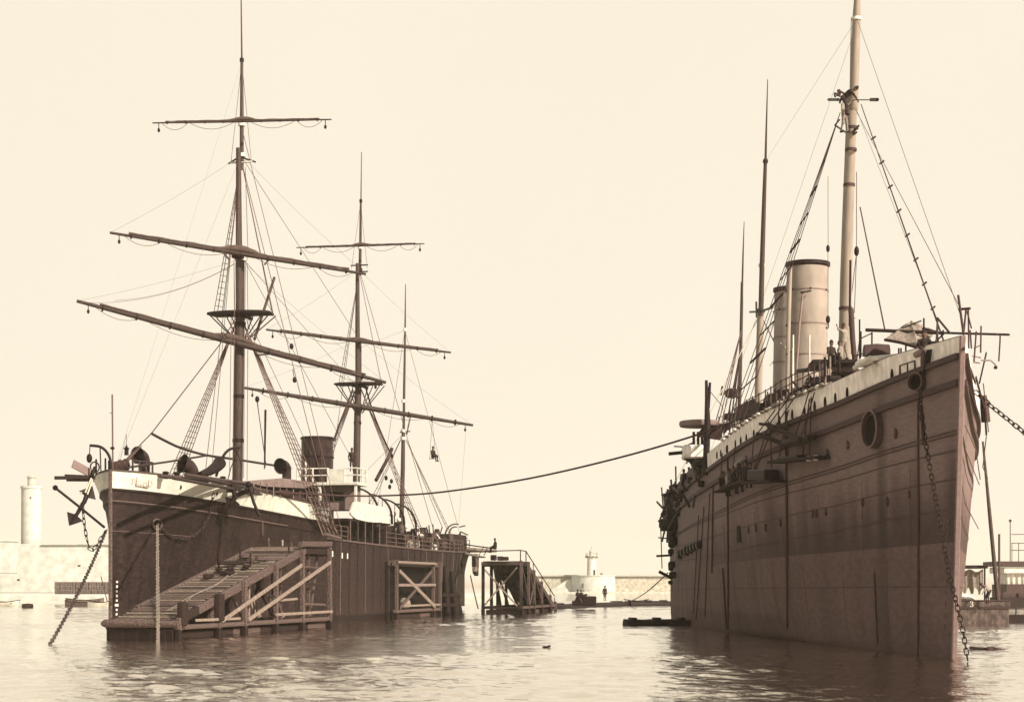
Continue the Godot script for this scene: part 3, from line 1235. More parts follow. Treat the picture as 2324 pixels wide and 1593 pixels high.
	for i in 6:
		var s := 29.4 + i * 1.85
		m = MB.new()
		m.tube([Vector3(s, 5.8, 5.1), Vector3(s, 7.4, 5.1)], 0.06, 6)
		part("deck_post", m, mats.grey_trim if i % 2 else mats.light_line, left)
	# after deckhouses and gear, a dark huddle under the davits
	for e in [[44.0, 6.7, 3.2, 3.4, 1.9], [49.5, 6.5, 2.6, 4.6, 1.6], [56.0, 6.6, 3.0, 3.6, 1.7], [63.0, 6.5, 2.4, 5.0, 1.6], [71.0, 6.8, 2.2, 6.0, 1.7]]:
		m = MB.new()
		m.block(Vector3(e[0], e[1] - 0.15, 0.4), Vector3(e[3], e[4], e[2] * 2.2), 0.05)
		part("deckhouse", m, mats.dark_timber, left)
	# lifeboat chocks and white ventilator caps among the davits
	for e in [[889, 1168], [905, 1180], [921, 1195], [899, 1203], [948, 1210], [956, 1216], [882, 1190], [938, 1240]]:
		m = MB.new()
		var p := lp(e[0], e[1], 4.2)
		m.ball(p, Vector3(0.2, 0.2, 0.2), 8)
		part("ventilator_cap", m, mats.white_mark, left)
	# boat davits on the port side
	for e in [[857.8, 1180, 828, 1112], [889, 1190, 854, 1124.6], [917, 1208, 884, 1136], [944, 1220, 917, 1147]]:
		var base := lp(e[0], e[1], 5.0)
		var tip := lp(e[2], e[3], 3.4)
		tip.x = base.x - 0.9
		tip.y = base.y + (tip.y - base.y) * 1.0
		part("boat_davit", arc_davit(base, tip, 0.09), mats.iron, left)
		m = MB.new()
		m.tube([tip, tip - Vector3(0, 0.7, 0)], 0.03, 5)
		m.ball(tip - Vector3(0, 0.85, 0), Vector3(0.12, 0.2, 0.12), 8)
		part("davit_block", m, mats.rope, left)
	for e in [[1010, 1222, 1040, 1190], [1018, 1224, 1036, 1196]]:
		var base := lp(e[0], e[1], 2.0)
		var tip := lp(e[2], e[3], 1.0)
		part("stern_davit", arc_davit(base, tip, 0.08), mats.iron, left)
	# gear crowded along the waist and the poop: posts, blocks, casks, small pale fittings
	var rg := RandomNumberGenerator.new()
	rg.seed = 31
	for i in 64:
		var u := rg.randf()
		var t := rg.randf_range(2.2, 5.0)
		var p := lp(lerpf(852, 1032, u), lerpf(1200, 1226, u) + rg.randf_range(-14, 26), t)
		var mm := MB.new()
		var kind := i % 4
		if kind == 0:
			mm.tube([p - Vector3(0, 0.6, 0), p + Vector3(rg.randf_range(-0.15, 0.15), rg.randf_range(0.4, 1.2), 0)], 0.05, 6)
		elif kind == 1:
			mm.block(p, Vector3(rg.randf_range(0.3, 1.0), rg.randf_range(0.25, 0.7), 0.5), 0.05, rg.randf())
		elif kind == 2:
			mm.lathe(spot(p), [Vector2(0, -0.35), Vector2(0.22, -0.35), Vector2(0.27, 0), Vector2(0.22, 0.35), Vector2(0, 0.35)], 10)
		else:
			mm.bar(p, p + Vector3(rg.randf_range(-1.6, 1.6), rg.randf_range(-0.5, 0.7), rg.randf_range(-0.4, 0.4)), 0.09, 0.11, 0.01)
		part("deck_gear", mm, [mats.dark_timber, mats.iron, mats.black_trim, mats.timber, mats.white_mark, mats.dark_canvas][rg.randi() % 6], left)
	for i in 22:
		var u := rg.randf()
		var p := lp(lerpf(985, 1046, u), rg.randf_range(1262, 1312 - 18 * u), 3.4 - 2.2 * u)
		var mm := MB.new()
		mm.block(p, Vector3(rg.randf_range(0.2, 0.5), rg.randf_range(0.4, 1.3), 0.3), 0.06, rg.randf())
		part("stern_gear", mm, [mats.wet_timber, mats.dark_timber, mats.iron, mats.light_line][rg.randi() % 4], left)
	# stern platform, ensign staff and gear
	m = MB.new()
	m.block(Vector3(79.5, 6.15, 0.6), Vector3(9.0, 0.3, 6.0), 0.05)
	part("poop_deck", m, mats.pale_timber, left)
	line(left, "poop_rail", [lp(970, 1212, 2.6), lp(1006, 1225, 2.0), lp(1038, 1232, 1.2)], 0.09, mats.black_trim, 6)
	for e in [[968, 1196, 970, 1215], [973, 1192, 976, 1222], [982, 1190, 985, 1226], [1045, 1210, 1047, 1250], [1038, 1222, 1040, 1250]]:
		line(left, "poop_stanchion", [lp(e[2], e[3], 2.0), lp(e[0], e[1], 2.0)], 0.06, mats.iron, 5)
	m = MB.new()
	m.lathe(Transform3D(Basis(Vector3(1, 0, 0), -PI / 2), lp(1016, 1240, 2.6)), [Vector2(0.28, -0.1), Vector2(0.55, -0.1), Vector2(0.55, 0.1), Vector2(0.28, 0.1), Vector2(0.28, -0.1)], 16)
	part("steering_wheel", m, mats.dark_timber, left)
	for e in [[1046, 1207, 1061, 1214], [1046, 1207, 1040, 1216], [1050, 1228, 1060, 1221], [1043, 1196, 1055, 1193]]:
		line(left, "stern_spar", [lp(e[0], e[1], 1.6), lp(e[2], e[3], 1.2)], 0.07, mats.iron, 5)
	# counter under the poop: dark overhang with pale gear
	for i in 7:
		m = MB.new()
		m.block(Vector3(74.0 + i * 1.4, 5.0 - (i % 3) * 0.35, 3.6 - i * 0.3), Vector3(0.5, 1.2 + 0.3 * (i % 2), 0.4), 0.05)
		part("fender", m, mats.pale_timber if i % 3 == 1 else mats.wet_timber, left)
	# ventilators on the forecastle
	var bow := Vector3(-1, 0, 0.25)
	var vb := lp(328, 1074, 0.0)
	part("ventilator", cowl(vb - Vector3(0, 0.6, 0), 0.3, 2.0, Vector3(-0.95, 0, -0.3)), mats.funnel_black, left)
	vb = lp(438, 1080, 1.0)
	part("ventilator", cowl(vb - Vector3(0, 0.8, 0), 0.36, 1.25, Vector3(-0.6, 0.25, -0.5)), mats.funnel_black, left)
	vb = lp(650, 1100, 1.2)
	part("ventilator", cowl(vb - Vector3(0, 1.0, 0), 0.33, 3.2, Vector3(-0.95, -0.15, -0.3)), mats.funnel_black, left)
	# the lying gun-like cowl and its davit
	m = MB.new()
	m.tube([lp(453, 1078, 3.0), lp(474, 1070, 3.0), lp(492, 1058, 3.0), lp(498, 1050, 3.0)], [0.2, 0.27, 0.36, 0.42], 12)
	part("signal_gun", m, mats.iron, left)
	var ca := lp(490, 1080, 3.0)
	line(left, "anchor_davit", smooth([ca, lp(497, 1058, 3.0), lp(506, 1035, 3.0), lp(520, 1020, 3.0), lp(543, 1015.5, 3.0)], 4), 0.09, mats.iron, 7)
	line(left, "davit_guy", [lp(543, 1016, 3.0), lp(523, 1062, 2.0), lp(515, 1094, 2.0)], 0.035, mats.rope)
	# bow davit with a hanging block, jack staff
	line(left, "cat_davit", smooth([lp(250, 1074, -0.6), lp(249, 1044, -0.7), lp(241, 1026, -0.9), lp(226, 1014, -1.2), lp(203, 1011, -1.6)], 4), 0.085, mats.iron, 7)
	line(left, "block_fall", [lp(203, 1011, -1.6), lp(202, 1030, -1.6)], 0.03, mats.rope)
	m = MB.new()
	m.ball(lp(201.5, 1040, -1.6), Vector3(0.17, 0.28, 0.17), 10)
	part("hanging_block", m, mats.iron, left)
	line(left, "davit_stay", [lp(226, 1014, -1.2), lp(228, 1072, -0.8)], 0.04, mats.iron)
	line(left, "jack_staff", [lp(255, 1070, 0), lp(254.5, 1015, 0), lp(253.5, 895, 0)], [0.05, 0.04, 0.02][0], mats.thin_rope)
	m = MB.new()
	m.block(lp(254, 1017, 0), Vector3(0.14, 0.14, 0.22), 0.02)
	m.bar(lp(248, 937, 0), lp(255, 937, 0), 0.03, 0.03)
	part("staff_truck", m, mats.iron, left)
	# ship's lantern hung over the bow
	var lan := lp(286, 1033, 0.2)
	m = MB.new()
	m.lathe(spot(lan), [Vector2(0, 0), Vector2(0.16, 0), Vector2(0.13, 0.06), Vector2(0.13, 0.34), Vector2(0.2, 0.38), Vector2(0.06, 0.5), Vector2(0.04, 0.6), Vector2(0, 0.6)], 8)
	part("lantern", m, mats.iron, left)
	line(left, "lantern_halyard", [lan + Vector3(0, 0.6, 0), lp(286, 985, 0.2)], 0.015, mats.thin_rope, 4)
	line(left, "lantern_halyard", [lp(286, 985, 0.2), lp(268, 1060, 0.2)], 0.012, mats.thin_rope, 4)
	# bow stanchions, bitts and forecastle rail
	for e in [[217, 1078, 1042], [238, 1075, 1040], [246, 1073, 1045], [272, 1070, 1046]]:
		line(left, "bow_stanchion", [lp(e[0], e[1], -0.8), lp(e[0], e[2], -0.8)], 0.06, mats.iron, 6)
	railing(left, [lp(300, 1074, 0.6), lp(345, 1078, 0.6)], 0.75, 1, 0.05, mats.mast_wood, 0.9)
	for e in [[262, 1062], [272, 1058], [284, 1056]]:
		m = MB.new()
		var p := lp(e[0], e[1], 0.0)
		m.ball(p, Vector3(0.35, 0.4, 0.25), 8)
		part("sail_bag", m, mats.dark_canvas, left)
	# curved spar of the awning ridge and the spreader behind it
	line(left, "awning_spar", smooth([lp(343, 984, 0), lp(375, 1001, 0), lp(411, 1017, 0), lp(468, 1033, 0), lp(538, 1043, 0), lp(659, 1062, 0)], 4), 0.085, mats.yard_wood, 7)
	line(left, "awning_spreader", [lp(470, 1033.5, 0), lp(380, 1048, 0.4), lp(288, 1061, 0.8)], 0.07, mats.yard_wood, 6)
	# spars, hatches and bitts along the forecastle rail
	for e in [[392, 1085, 704, 1142, 4.6, 0.1], [420, 1078, 560, 1098, 4.2, 0.12], [470, 1088, 640, 1124, 4.4, 0.09], [360, 1080, 470, 1092, 3.8, 0.12], [560, 1105, 690, 1135, 4.0, 0.13]]:
		line(left, "stowed_spar", [lp(e[0], e[1], e[4]), lp(e[2], e[3], e[4])], e[5], mats.mast_wood if e[5] > 0.1 else mats.yard_wood, 6)
	for e in [[375, 1079], [400, 1080], [424, 1082], [455, 1086], [505, 1090], [585, 1110], [610, 1116]]:
		m = MB.new()
		m.tube([lp(e[0], e[1] + 8, 2.5), lp(e[0], e[1] - 5, 2.5)], 0.16, 8)
		m.ball(lp(e[0], e[1] - 6, 2.5), Vector3(0.22, 0.1, 0.22), 8)
		part("bollard", m, mats.iron, left)
	m = lbox(590, 1092, 690, 1130, 3.4, 4.0)
	part("hatch_house", m, mats.dark_timber, left)
	m = MB.new()
	m.face([lp(550, 1092, 3.8), lp(640, 1085, 3.8), lp(720, 1096, 3.8), lp(690, 1108, 3.8), lp(600, 1104, 3.8)])
	part("awning", m, mats.grey_paint, left)
	for i in 9:
		var x := 575.0 + i * 15.0
		line(left, "rail_stanchion", [lp(x, 1118 + i * 3.4, 4.9), lp(x, 1092 + i * 3.2, 4.9)], 0.04, mats.pale_timber if i % 3 == 0 else mats.thin_rope)
	m = MB.new()
	m.ball(lp(643, 1122, 4.6), Vector3(1.2, 0.3, 0.6), 8)
	m.ball(lp(668, 1135, 4.6), Vector3(0.9, 0.3, 0.5), 8)
	part("coiled_sail", m, mats.dark_canvas, left)
	# the accommodation ladder heap at the break of the forecastle
	for i in 14:
		var x := 716.0 + i * 3.4
		line(left, "boarding_net_rope", [lp(x - 14, 1128 + i, 5.3), lp(x, 1170 + i * 2.0, 5.5), lp(x + 16, 1214 + i, 5.7)], 0.03 if i % 2 else 0.045, mats.rope if i % 3 else mats.grey_paint)
	for i in 7:
		line(left, "boarding_net_rung", [lp(708 + i * 5.0, 1136 + i * 11.0 + 4.0 * sin(i * 2.0), 5.55), lp(746 + i * 4.0, 1142 + i * 11.2 - 5.0 * sin(i * 1.3), 5.55)], 0.035, mats.rope)
	line(left, "boarding_platform", [lp(736, 1212, 5.8), lp(772, 1222, 5.8)], 0.12, mats.light_line, 6)
	# fairlead timbers on the bow
	for e in [[164, 1052, 212, 1078, 0.24], [123, 1084.5, 214, 1084, 0.1], [150, 1089, 212, 1089.5, 0.09], [146, 1081, 196, 1083, 0.12]]:
		m = MB.new()
		m.bar(lp(e[0], e[1], -2.0), lp(e[2], e[3], -1.3), 0.1, e[4] * 2.0, 0.02)
		part("cathead", m, mats.grey_paint if e[4] > 0.2 else mats.dark_timber, left)


# ---------------------------------------------------------------- masts of the ship on the left
func spar(parent: Node3D, called: String, p: Array, r: Array, mt: Material, sides := 12) -> MeshInstance3D:
	var m := MB.new()
	m.tube(p, r, sides)
	return part(called, m, mt, parent)


func yard(a: Vector3, b: Vector3, r: float, furled: float, seed_: int) -> void:  # a yard with furled sail, foot ropes and end blocks
	var pts := []
	var rr := []
	for i in 13:
		var u := i / 12.0
		pts.append(a.lerp(b, u))
		rr.append(r * lerpf(1.0, 0.5, pow(absf(u - 0.5) * 2.0, 1.4)))
	var o := spar(left, "yard", pts, rr, mats.yard_wood, 10)
	var rn := RandomNumberGenerator.new()
	rn.seed = seed_
	if furled > 0.0:
		var sp := []
		var sr := []
		for i in 49:
			var u := lerpf(0.07, 0.93, i / 48.0)
			sp.append(a.lerp(b, u) + Vector3(-0.02, r * 0.7 + furled * 0.4, 0.03))
			var bunt := exp(-pow((u - 0.5) / 0.055, 2.0))
			sr.append(furled * (0.5 + 0.28 * sin(i * 0.9 + seed_) * rn.randf() + 0.2 * rn.randf()) + furled * 1.7 * bunt)
			if bunt > 0.2:
				sp[-1] += Vector3(0, furled * 1.5 * bunt, 0)
		spar(o, "furled_sail", sp, sr, mats.sailcloth, 8)
	for i in 9:
		var u := 0.08 + 0.84 * i / 8.0
		var m := MB.new()
		var p := a.lerp(b, u)
		var d := (b - a).normalized()
		m.lathe(Transform3D(Basis(d.cross(Vector3(1, 0, 0)).normalized(), d, Vector3(1, 0, 0)).orthonormalized(), p), [Vector2(0, -0.05), Vector2(r * 1.15, -0.05), Vector2(r * 1.15, 0.05), Vector2(0, 0.05)], 8)
		part("yard_band", m, mats.black_trim, o)
	for seg in [[0.05, 0.2], [0.2, 0.46], [0.54, 0.8], [0.8, 0.95]]:
		line(o, "foot_rope", sagging(a.lerp(b, seg[0]), a.lerp(b, seg[1]), 0.5, 8), 0.018, mats.thin_rope, 4)
	for u in [0.035, 0.965]:
		var p := a.lerp(b, u)
		var m := MB.new()
		m.tube([p, p - Vector3(0, 0.35, 0)], 0.03, 5)
		m.ball(p - Vector3(0, 0.5, 0), Vector3(0.1, 0.15, 0.1), 8)
		part("yardarm_block", m, mats.iron, o)


func top_platform(mast: Vector3, w: float, length: float, futtock: float) -> void:
	var m := MB.new()
	var pts := []
	for i in 17:
		var a := PI * i / 16.0
		pts.append(Vector3(mast.x - 0.55 - sin(a) * length * 0.55, mast.y, mast.z + cos(a) * w))
	pts.append(Vector3(mast.x + length * 0.45, mast.y, mast.z - w * 0.92))
	pts.append(Vector3(mast.x + length * 0.45, mast.y, mast.z + w * 0.92))
	for i in pts.size():
		var j := (i + 1) % pts.size()
		var p: Vector3 = pts[i]
		var q: Vector3 = pts[j]
		m.facing([p, q, q + Vector3(0, 0.13, 0), p + Vector3(0, 0.13, 0)], (p + q) / 2.0 - mast)
		m.facing([p, q, mast], Vector3.DOWN)
		m.facing([p + Vector3(0, 0.13, 0), q + Vector3(0, 0.13, 0), mast + Vector3(0, 0.13, 0)], Vector3.UP)
	var o := part("mast_top", m, mats.dark_timber, left)
	for z in [-w * 0.95, -w * 0.45, w * 0.45, w * 0.95]:
		for x in [-0.3, 0.9]:
			line(o, "futtock_shroud", [Vector3(mast.x + x, mast.y, mast.z + z), Vector3(mast.x, mast.y - futtock, mast.z + z * 0.12)], 0.045, mats.rope)
	m = MB.new()
	m.bar(mast + Vector3(-0.3, 0.05, -w * 0.7), mast + Vector3(-0.3, 0.05, w * 0.7), 0.2, 0.16)
	m.bar(mast + Vector3(-1.2, -0.1, 0.3), mast + Vector3(1.2, -0.1, 0.3), 0.2, 0.2)
	m.bar(mast + Vector3(-1.2, -0.1, -0.3), mast + Vector3(1.2, -0.1, -0.3), 0.2, 0.2)
	part("trestle_tree", m, mats.dark_timber, o)


func shrouds(parent: Node3D, head: Vector3, feet: Array, mt: Material, r: float, rungs: int, from_ := 0.06, to_ := 0.97) -> void:
	var sh: Node3D = null
	for i in feet.size():
		var o := line(parent, "shroud", [head, feet[i]], r, mt, 4)
		if i == 0:
			sh = o
	if rungs and feet.size() > 1:
		for k in rungs:
			var u := lerpf(from_, to_, float(k) / (rungs - 1))
			line(sh, "ratline", [head.lerp(feet[0], u), head.lerp(feet[-1], u)], r * 0.7, mt, 4)


func build_left_masts() -> void:
	var L := left
	# foremast
	var base := lp(538, 1090)
	var up := lp(545.5, 588)
	var hounds := lp(543.5, 722)
	spar(L, "lower_mast", [base - Vector3(0, 2, 0), base, base.lerp(up, 0.5), hounds, up], [0.37, 0.36, 0.34, 0.31, 0.27], mats.mast_wood, 16)
	var t0 := lp(549, 752)
	var t1 := lp(547, 340)
	var fore_step := Vector3(-0.55, 0, 0)
	spar(L, "topmast", [t0 + fore_step, t0.lerp(t1, 0.5) + fore_step, t1 + fore_step], [0.25, 0.22, 0.17], mats.mast_wood, 12)
	var g1 := lp(548, 132)
	spar(L, "topgallant_mast", [lp(547.5, 385), lp(548, 270), g1], [0.15, 0.14, 0.1], mats.mast_wood, 10)
	spar(L, "royal_pole", [lp(548, 160), g1, lp(546.5, 0), lp(546, -60)], [0.07, 0.065, 0.045, 0.03], mats.mast_wood, 8)
	for e in [[545.5, 588, 0.42], [547, 352, 0.3], [548, 282, 0.25], [548, 136, 0.15], [541, 900, 0.39], [539.5, 1000, 0.4], [543.5, 735, 0.42]]:
		var m := MB.new()
		m.lathe(Transform3D(Basis(), lp(e[0], e[1])), [Vector2(e[2] * 0.7, -0.12), Vector2(e[2], -0.12), Vector2(e[2], 0.12), Vector2(e[2] * 0.7, 0.12)], 12)
		part("mast_band", m, mats.white_paint if e[1] in [352, 282, 588] else mats.iron, L)
	top_platform(lp(547, 715), 2.3, 1.7, 1.9)
	var cap := MB.new()
	cap.block(lp(545.5, 585) - Vector3(0.25, 0, 0), Vector3(1.3, 0.3, 0.7), 0.05)
	part("mast_cap", cap, mats.iron, L)
	var ct := lp(546.5, 368)
	for z in [-0.5, 0.5]:
		line(L, "crosstree", [ct + Vector3(-0.3, 0.3, 0), ct + Vector3(0.2, -0.0, z * 2.0)], 0.06, mats.iron, 6)
	line(L, "crosstree", [ct + Vector3(0, 0, -0.8), ct + Vector3(0, 0, 0.8)], 0.07, mats.white_paint, 6)
	# its yards
	yard(lw(173, 683, 117.2), lw(875, 868, 124.6), 0.22, 0.1, 1)
	yard(lw(248, 528, 118.0), lw(830, 622, 123.6), 0.165, 0.12, 2)
	yard(lw(345, 279, 120.2), lw(752, 271, 121.2), 0.09, 0.065, 3)
	# stun'sail boom and irons
	for e in [[622, 630, 577, 770, 0.11], [620, 806, 632, 796, 0.07], [586, 806, 620, 802, 0.07], [520, 590, 505, 572, 0.06], [600, 600, 612, 588, 0.06], [509, 770, 503, 755, 0.07], [505, 772, 530, 776, 0.07]]:
		line(L, "boom_iron" if e[4] < 0.1 else "studding_sail_boom", [lp(e[0], e[1], 1.2), lp(e[2], e[3], 0.9)], e[4], mats.mast_wood, 6)
	# shrouds with ratlines: lower, topmast
	var hd := lp(543, 712)
	var fp := []
	var fs := []
	for i in 5:
		fs.append(port_ship.pt(17.6 + i * 0.75, 8.0, -1.0, 0.05))
		fp.append(port_ship.pt(20.6 + i * 0.8, 7.9, 1.0, 0.05))
	shrouds(L, hd, fs, mats.thin_rope, 0.032, 34)
	shrouds(L, hd, fp, mats.thin_rope, 0.032, 34)
	var ch := lp(546.5, 362)
	var tp := lp(547, 714)
	shrouds(L, ch, [tp + Vector3(0.3, 0, -2.2), tp + Vector3(0.7, 0, -2.1), tp + Vector3(1.1, 0, -1.9)], mats.thin_rope, 0.028, 22, 0.15)
	shrouds(L, ch, [tp + Vector3(0.3, 0, 2.2), tp + Vector3(0.7, 0, 2.1), tp + Vector3(1.1, 0, 1.9)], mats.thin_rope, 0.028, 22, 0.15)
	var roy := lp(548, 140)
	for z in [-1.0, 1.0]:
		line(L, "topgallant_shroud", [roy, ct + Vector3(0, 0, z * 0.75)], 0.018, mats.thin_rope, 4)
		line(L, "backstay", [ch, port_ship.pt(25.5, 6.4, z, 0.05)], 0.026, mats.thin_rope, 4)
		line(L, "backstay", [lp(548, 290), port_ship.pt(27.0, 6.4, z, 0.05)], 0.022, mats.thin_rope, 4)
	# stays and lifts
	line(L, "forestay", [lp(540, 712), lp(500, 779), lp(343, 983), lp(266, 1062)], 0.035, mats.rope)
	var bag := MB.new()
	bag.tube([lp(320, 1012), lp(296, 1036), lp(282, 1050), lp(266, 1062)], [0.03, 0.09, 0.13, 0.1], 8)
	part("furled_jib", bag, mats.sailcloth, L)
	line(L, "topmast_stay", [lp(547, 350), lp(262, 1060)], 0.007, mats.thin_rope, 4)
	line(L, "topgallant_stay", [lp(548, 140), lp(262, 1058)], 0.005, mats.thin_rope, 4)
	for e in [[545, 590, 260, 690, 0.6], [545, 592, 180, 694, 0.9]]:
		line(L, "yard_lift", sagging(lp(e[0], e[1]), lw(e[2], e[3] - 8, 117), e[4]), 0.012, mats.thin_rope, 4)
	for e in [[545, 588, 173, 683, 117.2], [545, 588, 875, 868, 124.6], [547, 352, 248, 528, 118.0], [547, 352, 830, 622, 123.6]]:
		line(L, "yard_lift", sagging(lp(e[0], e[1]), lw(e[2], e[3], e[4]), 0.2), 0.007, mats.thin_rope, 4)
	# running rigging down the mast
	for e in [[533, 600, 527, 1085], [556, 600, 552, 1085], [530, 590, 531, 712], [560, 596, 562, 712], [524, 720, 520, 1080], [562, 720, 560, 1090], [549, 150, 549, 270], [544, 380, 538, 560], [556, 380, 562, 570]]:
		line(L, "halyard", [lp(e[0], e[1], 0.3), lp(e[2], e[3], 0.6)], 0.022, mats.thin_rope, 4)
	# main mast
	base = lp(808, 1110)
	up = lp(814, 768)
	var mh := lp(813, 872)
	spar(L, "lower_mast", [base - Vector3(0, 3, 0), base, base.lerp(up, 0.5), mh, up], [0.31, 0.3, 0.29, 0.27, 0.23], mats.mast_wood, 14)
	spar(L, "topmast", [lp(816, 895) - Vector3(0.5, 0, 0), lp(815, 740) - Vector3(0.5, 0, 0), lp(815, 600) - Vector3(0.5, 0, 0)], [0.23, 0.2, 0.16], mats.mast_wood, 12)
	spar(L, "topgallant_mast", [lp(816, 625), lp(817.5, 555), lp(818.5, 452)], [0.14, 0.12, 0.09], mats.mast_wood, 10)
	spar(L, "royal_pole", [lp(818, 470), lp(818.8, 450), lp(820, 345)], [0.06, 0.055, 0.03], mats.mast_wood, 8)
	for e in [[814, 770, 0.36], [815, 612, 0.27], [817, 562, 0.2], [818.5, 456, 0.13], [811, 960, 0.33]]:
		var m := MB.new()
		m.lathe(Transform3D(Basis(), lp(e[0], e[1])), [Vector2(e[2] * 0.7, -0.12), Vector2(e[2], -0.12), Vector2(e[2], 0.12), Vector2(e[2] * 0.7, 0.12)], 12)
		part("mast_band", m, mats.white_paint if e[1] in [770, 562] else mats.iron, L)
	top_platform(lp(815, 874), 2.05, 1.5, 2.4)
	var mct := lp(815, 610)
	for y in [-0.25, 0.3]:
		line(L, "crosstree", [mct + Vector3(0, y, -0.75), mct + Vector3(0, y, 0.75)], 0.06, mats.iron, 6)
	yard(lw(553, 880, 144.5), lw(1073, 965, 150.5), 0.22, 0.0, 4)
	yard(lw(603, 748, 145.5), lw(1023, 800, 149.8), 0.16, 0.05, 5)
	yard(lw(672, 562, 147.3), lw(963, 553, 147.9), 0.085, 0.05, 6)
	hd = lp(813, 868)
	fs = []
	fp = []
	for i in 4:
		fs.append(port_ship.pt(45.5 + i * 0.9, 6.2, -1.0, 0.05))
		fp.append(port_ship.pt(47.5 + i * 0.9, 6.2, 1.0, 0.05))
	shrouds(L, hd, fs, mats.thin_rope, 0.03, 26)
	shrouds(L, hd, fp, mats.thin_rope, 0.03, 26)
	line(L, "storm_stay", smooth([lp(800, 885, 1.5), lp(783, 930, 1.5), lp(771, 960, 1.5), lp(757, 1000, 1.5)], 3), 0.09, mats.dark_canvas, 6)
	line(L, "trysail_gaff", smooth([lp(829, 878, 0.8), lp(846, 935, 0.6), lp(866, 985, 0.4), lp(889, 1035, 0.2)], 3), 0.07, mats.dark_canvas, 6)
	tp = lp(815, 873)
	for z in [-1.0, 1.0]:
		shrouds(L, lp(815, 618), [tp + Vector3(0.2, 0, z * 1.9), tp + Vector3(0.6, 0, z * 1.8)], mats.thin_rope, 0.024, 16, 0.15)
		line(L, "topgallant_shroud", [lp(818, 460), mct + Vector3(0, 0, z * 0.7)], 0.016, mats.thin_rope, 4)
		line(L, "backstay", [lp(815, 612), port_ship.pt(53.5, 6.2, z, 0.05)], 0.024, mats.thin_rope, 4)
	for e in [[553, 590, 808, 1060], [553, 590, 812, 880], [547, 355, 815, 770], [560, 716, 720, 1060], [553, 712, 690, 1075]]:
		line(L, "main_stay", [lp(e[0], e[1]), lp(e[2], e[3])], 0.022, mats.thin_rope, 4)
	for e in [[814, 770, 553, 880, 144.5], [814, 770, 1073, 965, 150.5], [815, 612, 603, 748, 145.5], [815, 612, 1023, 800, 149.8]]:
		line(L, "yard_lift", sagging(lp(e[0], e[1]), lw(e[2], e[3], e[4]), 0.2), 0.007, mats.thin_rope, 4)
	line(L, "yardarm_fall", [lw(1058, 966, 150.2), lp(1041, 1190, 1.0)], 0.008, mats.thin_rope, 4)
	for e in [[583, 906, 586, 935], [582, 906, 603, 1055], [600, 930, 599, 1065], [664, 838, 668, 862]]:
		line(L, "slack_tackle", [lp(e[0], e[1], 2.2), lp(e[2], e[3], 2.4)], 0.03, mats.rope, 4)
	for e in [[583, 906], [668, 862], [661, 786]]:
		var m := MB.new()
		m.ball(lp(e[0], e[1], 2.2), Vector3(0.16, 0.22, 0.16), 8)
		part("tackle_block", m, mats.iron, L)
	line(L, "derrick_boom", [lp(600, 1062, 2.4), lp(601, 1000, 2.4), lp(602.5, 930, 2.4)], 0.06, mats.iron, 6)
	# mizzen mast
	base = lp(911, 1172)
	spar(L, "lower_mast", [base - Vector3(0, 2, 0), base, lp(914, 1060), lp(915, 975)], [0.23, 0.22, 0.2, 0.17], mats.mast_wood, 12)
	spar(L, "topmast", [lp(915.5, 1005), lp(917, 880), lp(919, 760), lp(920, 645)], [0.13, 0.12, 0.09, 0.035], mats.mast_wood, 10)
	for e in [[915, 978, 0.25], [914.8, 995, 0.26], [915, 910, 0.17], [918.5, 748, 0.13]]:
		var m := MB.new()
		m.lathe(Transform3D(Basis(), lp(e[0], e[1])), [Vector2(e[2] * 0.6, -0.15), Vector2(e[2], -0.15), Vector2(e[2], 0.15), Vector2(e[2] * 0.6, 0.15)], 12)
		part("mast_band", m, mats.white_paint, L)
	line(L, "crosstree", [lp(908, 981), lp(930, 979)], 0.06, mats.iron, 6)
	line(L, "peak_gaff", [lp(923, 985, 0), lp(927, 965, 0), lp(932, 940, 0)], 0.07, mats.mast_wood, 6)
	line(L, "furled_spanker", smooth([lp(889, 1018, 0.5), lp(880, 1040, 0.4), lp(868, 1062, 0.3), lp(853, 1090, 0.2)], 3), 0.16, mats.dark_canvas, 7)
	for z in [-1.0, 1.0]:
		shrouds(L, lp(915, 985), [port_ship.pt(60.5, 6.3, z, 0.03), port_ship.pt(61.8, 6.3, z, 0.03)], mats.thin_rope, 0.028, 18)
		line(L, "backstay", [lp(918.5, 750), port_ship.pt(66.0, 6.3, z, 0.03)], 0.018, mats.thin_rope, 4)
	line(L, "mizzen_stay", [lp(915, 985), lp(810, 1090)], 0.02, mats.thin_rope, 4)
	line(L, "mizzen_stay", [lp(918.5, 750), lp(814, 790)], 0.01, mats.thin_rope, 4)
	line(L, "vang", [lp(925, 1000, 0), lp(962, 1095, 0.6), lp(1003, 1195, 1.4)], 0.03, mats.thin_rope)
	line(L, "spanker_sheet", [lp(889, 1030, 0.5), lp(912, 1150, 1.0)], 0.02, mats.thin_rope, 4)
	for e in [[889, 1035], [888, 1092], [876, 1085], [884, 1105]]:
		var m := MB.new()
		m.ball(lp(e[0], e[1], 0.6), Vector3(0.15, 0.22, 0.15), 8)
		part("tackle_block", m, mats.iron, L)


# ---------------------------------------------------------------- the steamship on the right
var right: Node3D


